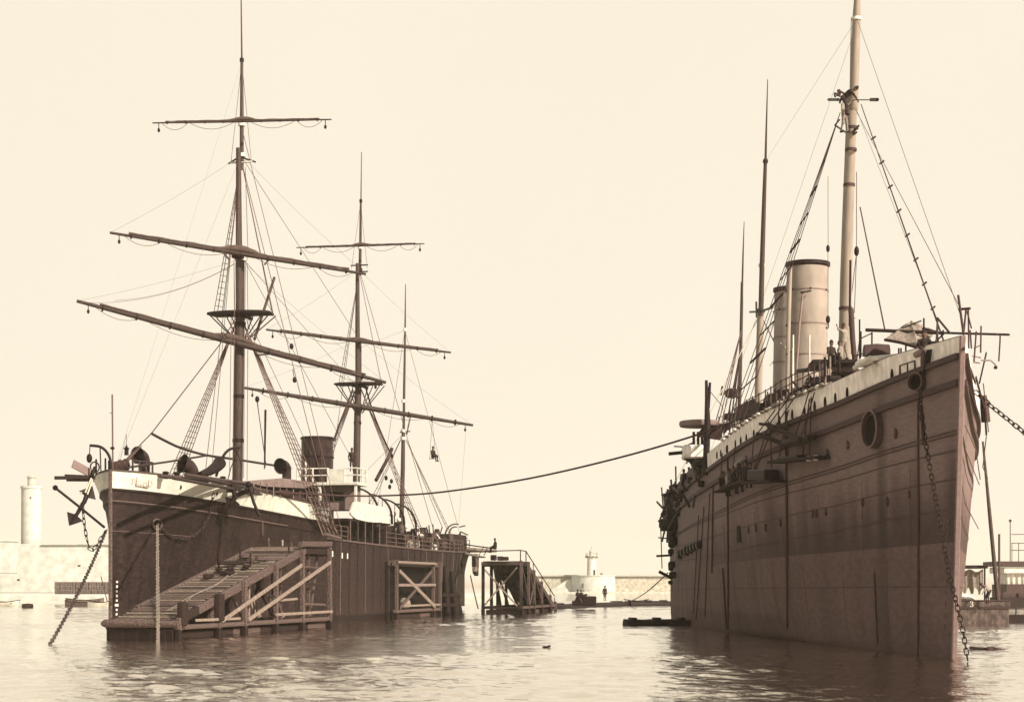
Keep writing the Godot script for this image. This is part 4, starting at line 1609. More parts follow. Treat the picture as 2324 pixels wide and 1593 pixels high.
func build_right_hull() -> void:
	right = thing("steamship", "large grey steamship high out of the water, bow towards us, with two pale funnels", "ship", right_frame)
	var sh := star_ship
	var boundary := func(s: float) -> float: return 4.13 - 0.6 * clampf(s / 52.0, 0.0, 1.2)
	var edge := func(s: float) -> float: return sh.top(s)
	var bul := func(s: float) -> float: return sh.top(s) + lerpf(0.66, 0.98, clampf(s / 6.0, 0, 1)) - 0.0
	var keel := func(_s: float) -> float: return -0.9
	var fade := FastNoiseLite.new()
	fade.seed = 12
	fade.frequency = 1.0
	fade.fractal_octaves = 3
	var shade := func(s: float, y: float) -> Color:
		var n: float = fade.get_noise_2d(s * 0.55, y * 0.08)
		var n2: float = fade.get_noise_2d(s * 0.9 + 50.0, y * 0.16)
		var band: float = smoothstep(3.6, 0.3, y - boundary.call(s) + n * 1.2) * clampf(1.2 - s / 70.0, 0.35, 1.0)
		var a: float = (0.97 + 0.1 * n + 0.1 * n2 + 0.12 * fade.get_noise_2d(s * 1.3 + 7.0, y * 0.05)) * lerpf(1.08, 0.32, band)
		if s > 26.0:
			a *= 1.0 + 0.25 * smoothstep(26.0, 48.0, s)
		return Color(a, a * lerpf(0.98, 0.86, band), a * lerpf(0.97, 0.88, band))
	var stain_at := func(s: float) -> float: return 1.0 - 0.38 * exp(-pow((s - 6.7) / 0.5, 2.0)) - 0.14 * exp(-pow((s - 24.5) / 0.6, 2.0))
	var plate := func(s: float, y: float) -> float:
		var row := floorf((y + s * 0.012) / 1.28)
		var cell := floorf((s + row * 2.3) / 4.7)
		return 0.93 + 0.13 * fposmod(sin(row * 12.98 + cell * 78.2) * 437.58, 1.0)
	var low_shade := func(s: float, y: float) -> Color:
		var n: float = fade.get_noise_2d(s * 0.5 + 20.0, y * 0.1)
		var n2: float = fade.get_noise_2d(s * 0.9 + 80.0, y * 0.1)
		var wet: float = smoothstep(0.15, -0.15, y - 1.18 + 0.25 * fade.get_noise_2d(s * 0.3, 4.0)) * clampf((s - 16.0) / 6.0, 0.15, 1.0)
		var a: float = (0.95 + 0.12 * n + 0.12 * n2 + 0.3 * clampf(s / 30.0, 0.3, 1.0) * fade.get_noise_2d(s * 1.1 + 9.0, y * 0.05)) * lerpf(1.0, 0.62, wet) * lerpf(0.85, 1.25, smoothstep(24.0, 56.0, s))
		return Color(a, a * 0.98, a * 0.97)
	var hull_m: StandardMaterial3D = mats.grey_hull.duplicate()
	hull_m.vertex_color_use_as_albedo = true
	var boot_m: StandardMaterial3D = mats.boot_paint.duplicate()
	boot_m.vertex_color_use_as_albedo = true
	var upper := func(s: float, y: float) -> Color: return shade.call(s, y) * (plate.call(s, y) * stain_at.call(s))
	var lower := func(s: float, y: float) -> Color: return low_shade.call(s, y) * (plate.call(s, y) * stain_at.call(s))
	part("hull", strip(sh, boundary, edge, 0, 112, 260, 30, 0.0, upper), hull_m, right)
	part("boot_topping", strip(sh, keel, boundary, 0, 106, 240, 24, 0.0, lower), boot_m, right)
	part("bulwark", strip(sh, edge, bul, 0, 39, 60, 3, 0.02), mats.aged_white, right)
	part("after_bulwark", strip(sh, edge, bul, 39, 112, 60, 3, 0.02), mats.grey_trim, right, "dark after part of the bulwark, behind the hanging gear")
	part("bulwark_lining", strip(sh, edge, bul, 0.4, 111, 100, 1, -0.14), mats.aged_white, right)
	part("cap_rail", moulding(sh, bul, 0.0, 111, 110, 0.1, 0.07, -0.09), mats.grey_paint, right)
	part("moulding", moulding(sh, edge, 0.05, 110, 130, 0.17, 0.2), mats.grey_trim, right, "upper rubbing strake below the bulwark")
	part("moulding", moulding(sh, func(s): return sh.top(s) - 0.92, 0.05, 110, 130, 0.15, 0.22), mats.grey_trim, right, "lower rubbing strake")
	for e in [[2.55, 0.03], [2.68, 0.03], [3.25, 0.015], [5.3, 0.018], [4.25, 0.012]]:
		part("plate_lap", moulding(sh, func(s): return sh.top(s) - e[0] + (s * 0.012 if e[0] > 3.0 else 0.0), 0.05, 108, 110, e[1], 0.05), mats.grey_trim, right)
	part("plate_lap", moulding(sh, func(s): return 2.55 - s * 0.004, 0.1, 100, 90, 0.012, 0.03), mats.grey_trim, right)
	var st := MB.new()
	st.bar(Vector3(0.0, -0.9, 0), Vector3(-1.62, 11.3, 0), 0.15, 0.2, 0.03, Vector3(0, 0, 1))
	part("stem", st, mats.grey_hull, right)
	part("forecastle_deck", deck_sheet(sh, func(s): return sh.top(s) + 0.15, -0.4, 111, 80, 0.15), mats.deck_wood, right)
	# butts of the plates, pale weather streaks
	for i in 34:
		var s := 4.0 + i * 2.35
		var m := MB.new()
		var pts := []
		var y0 := 0.3 if i % 2 else 3.9
		var y1: float = 3.6 if i % 2 else sh.top(s) - 3.4
		for k in 7:
			pts.append(sh.pt(s, lerpf(y0, y1, k / 6.0), -1.0, 0.0))
		m.tube(pts, 0.012, 4)
		part("plate_butt", m, mats.grey_trim, right)
	# draught marks
	for i in 10:
		var y := 1.1 + i * 0.42
		var p := sh.pt(0.75 - i * 0.02, y, -1.0, 0.015)
		var m := MB.new()
		m.block(p, Vector3(0.1, 0.15, 0.02), 0.0, 0.12)
		part("draught_mark", m, mats.light_line, right)
	# freeing ports along the bulwark, portholes below
	for e in [[2025.6, 851.6, 1], [1924, 891.6, 1], [1897, 904, 1], [1873.6, 913, 1], [1850, 922, 1], [1827, 933, 1], [1799, 941, 1], [1770, 955, 1], [1745, 967, 1], [1712, 984, 0], [1695, 994, 0], [1682, 1000, 0], [1670, 1007, 0], [1650, 1020, 0], [1637, 1029, 0], [1628, 1033, 0]]:
		var p := on_hull(sh, e[0], e[1], 0.03)
		var m := MB.new()
		var b := Basis(Vector3.UP, 0.14)
		var rows := []
		for i in 5:
			var row := []
			var a := PI / 2.0 * i / 4.0
			for k in 13:
				var q := TAU * k / 12.0
				row.append(p + b * Vector3(cos(q) * sin(a) * 0.17, sin(q) * sin(a) * (0.27 if e[2] else 0.22), -0.05 * cos(a)))
			rows.append(row)
		m.grid(rows, Vector3(0, 0, -1))
		part("freeing_port", m, mats.interior, right)
	for e in [[2034.7, 984, 0.16], [2000, 1000, 0.0], [1716.8, 1198.5, 0.14], [1739.5, 1197, 0.14], [1772.7, 1186, 0.14], [1700, 1203, 0.12], [1846, 1166, 0.14], [1855, 1165.5, 0.14], [1876, 1161, 0.14], [2066, 1122, 0.1], [1960, 1140, 0.12], [2016, 1138, 0.14], [1880, 1028, 0.14], [1926, 1010, 0.14]]:
		if e[2] == 0.0:
			continue
		var p := on_hull(sh, e[0], e[1], 0.0)
		var m := MB.new()
		m.lathe(Transform3D(Basis(Vector3(1, 0, 0), -PI / 2) , p), [Vector2(e[2], -0.05), Vector2(e[2] + 0.05, -0.05), Vector2(e[2] + 0.05, 0.06), Vector2(e[2], 0.06), Vector2(e[2], -0.05)], 12)
		var o := part("porthole", m, mats.grey_trim, right)
		m = MB.new()
		m.ball(p, Vector3(e[2], e[2], 0.04), 10)
		part("port_glass", m, mats.glass, o)
	# the tall dark cargo port
	var d0 := on_hull(sh, 1674, 1194, 0.0)
	var d1 := on_hull(sh, 1684, 1231, 0.0)
	var dm := MB.new()
	dm.box(Transform3D(Basis(Vector3.UP, 0.1), (d0 + d1) / 2.0), Vector3(absf(d0.x - d1.x) + 0.1, absf(d0.y - d1.y), 0.12), 0.02)
	part("cargo_port", dm, mats.interior, right)
	# anchor recess ring and hawse pipe: short tubes that stand out of the plating
	for e in [[1990, 974, 0.76, 0.3, "anchor_ring"], [2094, 868, 0.34, 0.4, "hawse_pipe"]]:
		var p := on_hull(sh, e[0], e[1], 0.0)
		var fwd := (Vector3(-0.26, 0, -0.96) if e[4] == "anchor_ring" else Vector3(-0.64, 0, -0.77)).normalized()
		var tr := Transform3D(Basis(Vector3.UP.cross(fwd).normalized(), fwd, Vector3.UP).orthonormalized(), p)
		var r: float = e[2]
		var l: float = e[3]
		var m := MB.new()
		m.lathe(tr, [Vector2(r, -0.9), Vector2(r, l), Vector2(r * 0.97, l + 0.04), Vector2(r * 0.9, l + 0.03), Vector2(r * 0.88, l), Vector2(r * 0.86, -0.3)], 28)
		var o := part(e[4], m, mats.grey_trim, right)
		m = MB.new()
		m.lathe(tr, [Vector2(r * 0.99, l - 0.02), Vector2(r * 1.01, l + 0.03), Vector2(r * 0.95, l + 0.06), Vector2(r * 0.9, l + 0.035)], 28)
		part("rim", m, mats.grey_hull, o)
		m = MB.new()
		m.lathe(tr, [Vector2(0, l - 0.16), Vector2(r * 0.87, l - 0.16)], 28)
		part("throat", m, mats.interior, o)
	# the name board with its frame
	var q := on_hull(sh, 2044, 846, 0.05)
	var q2 := on_hull(sh, 2078, 835, 0.05)
	var mid := (q + q2) / 2.0
	mid.y = (q.y + q2.y) / 2.0
	var dirv := (q - q2).normalized()
	var flat := Vector3(dirv.x, 0, dirv.z).normalized()
	var bas := Basis(dirv, Vector3.UP, dirv.cross(Vector3.UP)).orthonormalized()
	var ln := q.distance_to(q2)
	var nb := MB.new()
	for e in [[Vector3(0, 0.27, 0), Vector3(ln, 0.035, 0.05)], [Vector3(0, -0.17, 0), Vector3(ln, 0.035, 0.05)], [Vector3(0, -0.27, 0), Vector3(ln, 0.035, 0.05)], [Vector3(-ln / 2, 0, 0), Vector3(0.05, 0.56, 0.07)], [Vector3(ln / 2, 0, 0), Vector3(0.05, 0.56, 0.07)], [Vector3(0.0, 0.05, 0), Vector3(0.05, 0.4, 0.05)]]:
		nb.box(Transform3D(bas, mid + bas * e[0]), e[1])
	part("name_board", nb, mats.grey_trim, right)
	# a broad pipe and hoses let down the side
	for e in [[2085, 905, 2085, 1490, 0.045, "discharge_pipe"], [1785, 930, 1788, 1458, 0.06, "side_rope"], [1652, 1010, 1653, 1428, 0.05, "side_rope"], [1641, 1290, 1649, 1425, 0.06, "side_rope"], [1598, 1150, 1580, 1405, 0.03, "side_rope"], [1611, 1120, 1600, 1400, 0.03, "side_rope"], [1586, 1170, 1574, 1390, 0.025, "side_rope"], [2093, 925, 2098, 1010, 0.07, "waste_pipe"], [1985, 1300, 1992, 1460, 0.03, "side_rope"], [1619, 1100, 1616, 1300, 0.04, "side_rope"]]:
		var pts := []
		for i in 15:
			var u := i / 14.0
			pts.append(on_hull(sh, lerpf(e[0], e[2], u), lerpf(e[1], e[3], u), 0.05))
		var m := MB.new()
		m.tube(pts, e[4], 6)
		part(e[5], m, mats.grey_trim if e[5] == "discharge_pipe" else mats.rope, right)
	# timber blocks and lumber ports on the far part of the side
	var bl := on_hull(sh, 1545, 1262, 0.1)
	for e in [[1587, 1236, 12, 14], [1580, 1239, 14, 14], [1573, 1242, 14, 14], [1566, 1247, 14, 14], [1559, 1250, 14, 14], [1551, 1254, 14, 14], [1544, 1259, 12, 12]]:
		var p := on_hull(sh, e[0], e[1], 0.1)
		var m := MB.new()
		m.block(p, Vector3(1.5, 0.45 + 0.2 * rng.randf(), 0.4), 0.1)
		part("side_fender", m, mats.wet_timber, right)


func build_right_deck() -> void:
	var sh := star_ship
	var R := right
	var m := MB.new()
	# funnels, leaning slightly aft, with a rim, bands and a steam pipe
	for e in [[1834, 105.4, 597.0, 49.0], [1802, 113.0, 655.0, 45.0]]:
		var z: float = e[1]
		var top_: Vector3 = rw(e[0], e[2], z)
		var foot: Vector3 = rw(e[0] - 4.0, 890, z)
		var r: float = e[3] / FOCAL * z
		var d := (top_ - foot)
		var tr := Transform3D(Basis(Vector3(1, 0, 0), d.normalized(), Vector3(0, 0, 1)).orthonormalized(), foot)
		var h := d.length()
		m = MB.new()
		m.lathe(tr, [Vector2(r * 0.97, -2.5), Vector2(r * 0.955, h * 0.5), Vector2(r * 0.96, h - 0.3), Vector2(r * 0.8, h - 0.3), Vector2(r * 0.8, h - 5)], 36)
		var o := part("funnel", m, mats.funnel_buff, R)
		m = MB.new()
		m.lathe(tr, [Vector2(r * 0.95, h - 0.26), Vector2(r * 1.03, h - 0.2), Vector2(r * 1.03, h), Vector2(r * 0.9, h + 0.02), Vector2(r * 0.86, h - 0.4)], 36)
		part("funnel_rim", m, mats.black_trim, o)
		for k in [0.28, 0.52, 0.78]:
			m = MB.new()
			m.lathe(tr, [Vector2(r * 0.95, h * k - 0.03), Vector2(r * 0.985, h * k - 0.03), Vector2(r * 0.985, h * k + 0.03), Vector2(r * 0.95, h * k + 0.03)], 36)
			part("funnel_hoop", m, mats.grey_paint, o)
		for k in 4:
			m = MB.new()
			var a := 2.2 + k * 0.9
			m.ball(tr * Vector3(cos(a) * r * 0.98, h * 0.78, sin(a) * r * 0.98), Vector3(0.07, 0.05, 0.07), 8)
			part("eye_bolt", m, mats.iron, o)
	var p0 := rw(1786, 900, 104.2)
	var p1 := rw(1794, 606, 104.2)
	m = MB.new()
	m.tube([p0 - Vector3(0, 2, 0), p0.lerp(p1, 0.5), p1], 0.13, 10)
	part("steam_pipe", m, mats.mast_buff, R)
	m = MB.new()
	m.tube([rw(1806, 880, 104.0), rw(1815, 740, 104.0), rw(1823, 664, 104.0)], 0.07, 7)
	part("waste_pipe", m, mats.grey_paint, R)
	line(R, "steam_whistle", [rw(1817, 664, 103.9), rw(1842, 660, 103.9)], 0.05, mats.iron, 6)
	for y in [735, 800]:
		line(R, "pipe_bracket", [rw(1786, y + 4, 104.1), rw(1798, y - 3, 104.4)], 0.06, mats.iron, 6)
	for e in [[1801, 760, 1797, 880], [1838, 760, 1833, 850], [1800, 790, 1800, 880]]:
		line(R, "awning_post", [rw(e[0], e[3], 100), rw(e[0], e[1], 100)], 0.05, mats.white_paint, 6)
	# deckhouses amidships
	for e in [[30.0, 1.2, 3.0, 4.0, 0.9], [42.0, 1.8, 7.0, 6.4, 1.8], [52.0, 1.7, 6.0, 6.0, 1.7], [62.0, 1.8, 8.0, 7.0, 1.8], [76.0, 1.9, 12.0, 8.0, 2.0]]:
		m = MB.new()
		m.block(Vector3(e[0], sh.top(e[0]) + 0.1 + e[4] / 2, 0), Vector3(e[2], e[4], e[3]), 0.05)
		var o := part("deckhouse", m, mats.aged_white, R)
		for k in 3:
			m = MB.new()
			m.block(Vector3(e[0] - e[2] * 0.3 + k * e[2] * 0.3, sh.top(e[0]) + e[4] * 0.62, -e[3] / 2 - 0.01), Vector3(0.5, 0.5, 0.06), 0.01)
			part("window", m, mats.interior, o)
	# the dark housed boat with its tarpaulin, by the after shrouds
	m = MB.new()
	var bo := rw(1697, 935, 104)
	m.face([rw(1667, 926, 104), rw(1712, 903, 104), rw(1727, 935, 104), rw(1720, 950, 104), rw(1700, 962, 104), rw(1665, 950, 104)])
	m.face([rw(1667, 926, 104), rw(1712, 903, 104), rw(1712, 904, 106), rw(1667, 927, 106)])
	m.face([rw(1667, 926, 106), rw(1712, 903, 106), rw(1727, 935, 106), rw(1720, 950, 106), rw(1700, 962, 106), rw(1665, 950, 106)])
	m.face([rw(1712, 903, 104), rw(1727, 935, 104), rw(1727, 935, 106), rw(1712, 903, 106)])
	part("covered_boat", m, mats.wet_timber, R)
	# ventilators near the funnels
	for e in [[1745, 940, 116, 0.45], [1757, 925, 112, 0.5], [1862, 880, 96, 0.35]]:
		var b := rw(e[0], e[1], e[2])
		part("ventilator", cowl(b - Vector3(0, 1.3, 0), e[3] * 0.62, 1.9, Vector3(-1, 0, -0.3)), mats.grey_trim, R)
	# bridge wing awning, wing and its dark posts at the left
	m = MB.new()
	var aw := rw(1588, 962, 103)
	m.lathe(Transform3D(Basis().scaled(Vector3(1.3, 0.85, 1.0)), aw), [Vector2(0, 0.1), Vector2(1.15, 0.16), Vector2(1.2, 0.0), Vector2(1.15, -0.18), Vector2(0, -0.12)], 24)
	part("bridge_awning", m, mats.grey_paint, R)
	m = MB.new()
	m.face([rw(1583, 985, 102.4), rw(1596, 968, 102.4), rw(1640, 966, 102.4), rw(1640, 1000, 102.4), rw(1583, 992, 102.4)])
	m.face([rw(1583, 985, 104.4), rw(1596, 968, 104.4), rw(1640, 966, 104.4), rw(1640, 1000, 104.4), rw(1583, 992, 104.4)])
	m.face([rw(1583, 985, 102.4), rw(1596, 968, 102.4), rw(1596, 968, 104.4), rw(1583, 985, 104.4)])
	part("chart_house", m, mats.dark_canvas, R)
	for x in [1575, 1585, 1594, 1606]:
		line(R, "bridge_post", [rw(x, 1015, 103), rw(x, 980, 103)], 0.08, mats.black_trim, 6)
	m = MB.new()
	var w0 := rw(1549, 1012, 103)
	var w1 := rw(1596, 1042, 103)
	m.box(Transform3D(Basis(), (w0 + w1) / 2.0), Vector3(2.0, absf(w0.y - w1.y), absf(w1.z - w0.z)), 0.08)
	part("bridge_wing", m, mats.aged_white, R)
	m = MB.new()
	m.face([rw(1552, 1043, 102.5), rw(1596, 1043, 102.5), rw(1606, 1072, 102.5), rw(1588, 1056, 102.5), rw(1576, 1050, 102.5)])
	m.face([rw(1552, 1043, 104.0), rw(1596, 1043, 104.0), rw(1606, 1072, 104.0), rw(1588, 1056, 104.0), rw(1576, 1050, 104.0)])
	m.face([rw(1552, 1043, 102.5), rw(1576, 1050, 102.5), rw(1576, 1050, 104.0), rw(1552, 1043, 104.0)])
	part("wing_bracket", m, mats.black_trim, R)
	for e in [[1518, 1030, 1549, 1027, 0.16], [1530, 1013, 1550, 1014, 0.06], [1562, 1012, 1575, 1006, 0.14]]:
		line(R, "signal_arm", [rw(e[0], e[1], 103), rw(e[2], e[3], 103)], e[4] / 1.4, mats.black_trim, 6)
	# the forked derrick post
	m = MB.new()
	m.tube([rw(1602, 1078, 101), rw(1606, 960, 101), rw(1605, 905, 101), rw(1603.5, 863, 101)], [0.2, 0.18, 0.12, 0.08], 8)
	m.tube([rw(1607, 925, 101), rw(1610, 895, 101), rw(1612, 868, 101)], [0.12, 0.09, 0.07], 8)
	part("derrick_post", m, mats.black_trim, R)
	line(R, "derrick_stay", [rw(1612, 888, 101), rw(1640, 922, 99)], 0.03, mats.thin_rope, 4)
	# rails along the top of the bulwark, sagging from post to post
	var tops := [[1632, 985], [1665, 968], [1700, 943], [1740, 923], [1772, 902], [1805, 885], [1840, 868], [1873, 855]]
	for i in tops.size() - 1:
		for dy in [0, -20, -37]:
			line(R, "rail", sagging(rw(tops[i][0], tops[i][1] + dy, 122.0 - i * 6.2), rw(tops[i + 1][0], tops[i + 1][1] + dy, 122.0 - (i + 1) * 6.2), 0.03, 4), 0.03, mats.rope, 5)
	for i in 20:
		var u := i / 19.0
		var k := u * (tops.size() - 1)
		var a := int(minf(k, tops.size() - 2))
		var f := k - a
		var x := lerpf(tops[a][0], tops[a + 1][0], f)
		var y := lerpf(tops[a][1], tops[a + 1][1], f)
		line(R, "stanchion", [rw(x, y + 6, 122.0 - k * 6.2), rw(x, y - 40, 122.0 - k * 6.2)], 0.04, mats.rope if i % 3 else mats.light_line, 5)
	for e in [[1873, 855, 810, 1940, 830], [1905, 845, 800, 1960, 815]]:
		line(R, "fore_stanchion", [rw(e[0], e[1], 76), rw(e[0], e[2], 76)], 0.06, mats.iron, 6)
	# hammocks and washing along the bulwark: lumps of pale cloth
	for i in 26:
		var x := 1640.0 + i * 9.0
		var p := on_hull(sh, x, 1000.0 - (x - 1640.0) * 0.47, 0.1)
		p.y = sh.top(p.x) + 1.02
		m = MB.new()
		m.ball(p, Vector3(0.3 + 0.2 * rng.randf(), 0.06 + 0.05 * rng.randf(), 0.12), 8)
		part("cloth_bundle", m, mats.canvas if i % 3 else mats.white_mark, R)
	# dark gear hung outboard along the after side: ladders, boat falls, fenders, spars
	var rh := RandomNumberGenerator.new()
	rh.seed = 91
	for i in 72:
		var s := 39.0 + 46.0 * pow(rh.randf(), 0.8)
		var p := sh.pt(s, sh.top(s) + rh.randf_range(-1.8, 1.0), -1.0, rh.randf_range(0.05, 0.55))
		var mm := MB.new()
		if i % 3 == 0:
			mm.tube([p - Vector3(0, rh.randf_range(0.4, 1.4), 0), p + Vector3(rh.randf_range(-0.4, 0.4), rh.randf_range(0.4, 1.6), rh.randf_range(-0.3, 0.3))], rh.randf_range(0.05, 0.12), 6)
		elif i % 3 == 1:
			mm.block(p, Vector3(rh.randf_range(0.4, 1.6), rh.randf_range(0.2, 0.6), rh.randf_range(0.2, 0.5)), 0.1, rh.randf_range(-0.3, 0.3))
		else:
			mm.bar(p, p + Vector3(rh.randf_range(-2.5, 2.5), rh.randf_range(-1.2, 1.2), rh.randf_range(-0.6, 0.1)), 0.12, 0.16, 0.02)
		part("hanging_gear", mm, [mats.wet_timber, mats.black_trim, mats.iron, mats.dark_timber, mats.wet_timber, mats.grey_trim][rh.randi() % 6] if i % 5 else mats.iron, R)
	# crowded gear on the deck amidships
	var rg := RandomNumberGenerator.new()
	rg.seed = 12
	for i in 70:
		var u := rg.randf()
		var z := lerpf(124.0, 80.0, u)
		var p := rw(lerpf(1640, 1890, u), lerpf(968, 868, u) + rg.randf_range(-16, 16), z + rg.randf_range(0.0, 5.0))
		var mm := MB.new()
		if i % 3 == 0:
			mm.tube([p - Vector3(0, 0.8, 0), p + Vector3(rg.randf_range(-0.2, 0.2), rg.randf_range(0.4, 1.3), 0)], 0.05, 6)
		elif i % 3 == 1:
			mm.block(p, Vector3(rg.randf_range(0.3, 1.2), rg.randf_range(0.2, 0.7), rg.randf_range(0.3, 0.9)), 0.06, rg.randf())
		else:
			mm.bar(p, p + Vector3(rg.randf_range(-1.5, 1.5), rg.randf_range(-0.4, 0.8), rg.randf_range(-0.8, 0.8)), 0.08, 0.1, 0.01)
		part("deck_gear", mm, [mats.dark_timber, mats.iron, mats.black_trim, mats.grey_trim, mats.white_mark, mats.canvas][rg.randi() % 6], R)
	# forecastle gear
	var bx := rp(1992, 798, 0)
	m = MB.new()
	m.lathe(Transform3D(Basis(Vector3(1, 0, 0), PI / 2) , rw(1990, 806, 71)), [Vector2(0, -0.5), Vector2(0.42, -0.5), Vector2(0.46, 0), Vector2(0.42, 0.5), Vector2(0, 0.5)], 18)
	part("winch_drum", m, mats.grey_trim, R)
	m = MB.new()
	m.block(rw(1985, 822, 70), Vector3(1.6, 0.22, 1.3), 0.04)
	m.block(rw(2005, 815, 69), Vector3(0.3, 0.14, 1.5), 0.02)
	part("windlass_bed", m, mats.aged_white, R)
	for e in [[1940, 835, 1976, 812, 0.09], [1976, 812, 2062, 804, 0.07], [1966, 822, 2018, 853, 0.05], [2000, 820, 2042, 846, 0.05], [1976, 812, 1990, 832, 0.05], [1963, 813, 2040, 827, 0.04]]:
		line(R, "anchor_bed_bar", [rw(e[0], e[1], 70.5), rw(e[2], e[3], 68.5)], e[4], mats.white_paint, 7)
	for e in [[1912, 868, 1945, 853, 76, 0.13], [2078, 806, 2114, 789, 65.0, 0.12]]:
		line(R, "roller", [rw(e[0], e[1], e[4]), rw(e[2], e[3], e[4] - 0.6)], e[5], mats.grey_paint, 10)
	# awning canvas slung as a little pyramid
	m = MB.new()
	var apex := rw(2069, 728, 67.5)
	var cs := [rw(2009, 771, 67), rw(2086, 790, 66), rw(2120, 760, 67), rw(2118, 748, 69.5), rw(2030, 752, 70)]
	for i in cs.size():
		var a: Vector3 = cs[i]
		var b: Vector3 = cs[(i + 1) % cs.size()]
		var rows := []
		for k in 7:
			var row := []
			for j in 7:
				var u := j / 6.0
				var p := apex.lerp(a.lerp(b, u), k / 6.0)
				row.append(p + Vector3(0, -0.12 * sin(PI * u) * sin(PI * k / 6.0) - 0.02 * sin(j * 3.0 + k * 2.0), 0))
			rows.append(row)
		m.grid(rows, Vector3(0, 1, 0.2))
	part("awning", m, mats.canvas, R)
	m = MB.new()
	m.tube(smooth([cs[0], cs[0].lerp(cs[1], 0.5) + Vector3(0, 0.04, 0), cs[1]], 4), 0.06, 7)
	part("awning_hem", m, mats.dark_canvas, R)
	for e in [[1966, 748.6, 2130, 755, 68, 66.5, 0.07], [2130, 755, 2292, 759.5, 66.5, 64, 0.045], [2045, 745, 2092, 728, 67.3, 67.3, 0.03], [2095, 745, 2130, 754, 67, 66.6, 0.05]]:
		line(R, "awning_boom", [rw(e[0], e[1], e[4]), rw(e[2], e[3], e[5])], e[6], mats.yard_wood, 7)
	line(R, "boom_hook", smooth([rw(2262, 759, 64), rw(2270, 761, 64), rw(2271, 770, 64), rw(2268, 820, 64)], 3), 0.03, mats.rope, 5)
	for e in [[1952, 725, 826, 74], [1955, 752, 822, 74], [1980, 754, 805, 71], [2057, 755, 838, 68], [2098, 722, 800, 66], [2041, 790, 812, 68], [2046, 790, 812, 68], [2129, 720, 782, 64.5]]:
		line(R, "awning_stanchion", [rw(e[0], e[2], e[3]), rw(e[0], e[1], e[3])], 0.035, mats.iron, 5)
	for e in [[1952, 770, 1940, 860, 75], [1955, 768, 1980, 756, 72], [2057, 785, 2096, 772, 67], [2092, 800, 2084, 770, 66], [1940, 808, 1988, 795, 74], [1906, 850, 1946, 815, 76]]:
		line(R, "awning_guy", [rw(e[0], e[1], e[4]), rw(e[2], e[3], e[4] - 0.6)], 0.025, mats.rope, 4)
	# jib guys and the crossed sticks at the stem head
	for e in [[2129, 722, 2158, 757, 0.04], [2129, 722, 2126, 776, 0.03], [2126, 774, 2146, 755, 0.03], [2176, 670, 2188, 757, 0.045], [2194, 700, 2188, 760, 0.035], [2199, 702, 2200, 790, 0.03], [2178, 702, 2203, 700, 0.05], [2196, 706, 2206, 745, 0.03], [2228, 740, 2227, 800, 0.03], [2217, 752, 2212, 820, 0.03], [2203, 750, 2206, 790, 0.03]]:
		line(R, "bow_spar", [rw(e[0], e[1], 62.6), rw(e[2], e[3], 62.2)], e[4], mats.rope, 6)
	for e in [[2112, 776], [2128, 771], [2140, 775], [2090, 786], [2100, 783]]:
		m = MB.new()
		m.ball(rw(e[0], e[1] + 3, 64.5), Vector3(0.14, 0.06, 0.08), 8)
		part("bow_cleat", m, mats.grey_trim, R)
	line(R, "catting_bar", [rw(2107, 776, 64.5), rw(2130, 777, 63.8)], 0.04, mats.iron, 5)
	# scaffold planks, lines and fenders over the port bow
	for e in [[2196, 815, 2215, 870, 0.06], [2194.6, 862, 2221, 942, 0.07], [2216, 855, 2236, 930, 0.06], [2240, 800, 2224, 870, 0.05], [2236, 930, 2240, 985, 0.09]]:
		m = MB.new()
		m.bar(rw(e[0], e[1], 66), rw(e[2], e[3], 67), e[4] * 0.7, e[4] * 2.0, 0.01)
		part("bow_plank", m, mats.dark_timber, R)
	for e in [[2192, 965, 2216, 1020], [2216, 1020, 2226, 1088], [2192, 1020, 2224, 1100], [2240, 990, 2232, 1060], [2232, 1060, 2243, 1085], [2190, 1140, 2222, 1200], [2233, 870, 2245, 980]]:
		line(R, "hanging_line", [rw(e[0], e[1], 65), rw(e[2], e[3], 67)], 0.02, mats.thin_rope, 4)
	m = MB.new()
	m.tube([rw(2233, 898, 69), rw(2236, 925, 69), rw(2239, 958, 69)], [0.13, 0.17, 0.18], 10)
	part("rope_fender", m, mats.grey_trim, R)
	for e in [[2208, 808, 2228, 812], [2210, 822, 2226, 824], [2228, 818, 2250, 818], [2250, 818, 2262, 829], [2212, 790, 2228, 783]]:
		line(R, "platform_bar", [rw(e[0], e[1], 66), rw(e[2], e[3], 66)], 0.03, mats.pale_timber, 5)
	m = MB.new()
	m.block(rw(2261, 834, 66), Vector3(0.1, 0.12, 0.12), 0.02)
	part("tackle_block", m, mats.iron, R)
	# a mouldering cat block: dark iron plate lashed to the bulwark over the hawse pipe
	var cb := on_hull(sh, 2096, 820, 0.1)
	m = MB.new()
	m.ball(cb, Vector3(0.34, 0.42, 0.08), 12)
	var pl := part("anchor_palm", m, mats.grey_trim, R)
	line(pl, "lashing", [on_hull(sh, 2108, 795, 0.16), on_hull(sh, 2104, 818, 0.16), on_hull(sh, 2098, 850, 0.16)], 0.07, mats.iron, 6)
	line(pl, "lashing", [on_hull(sh, 2114, 793, 0.16), on_hull(sh, 2109, 830, 0.16)], 0.05, mats.iron, 6)


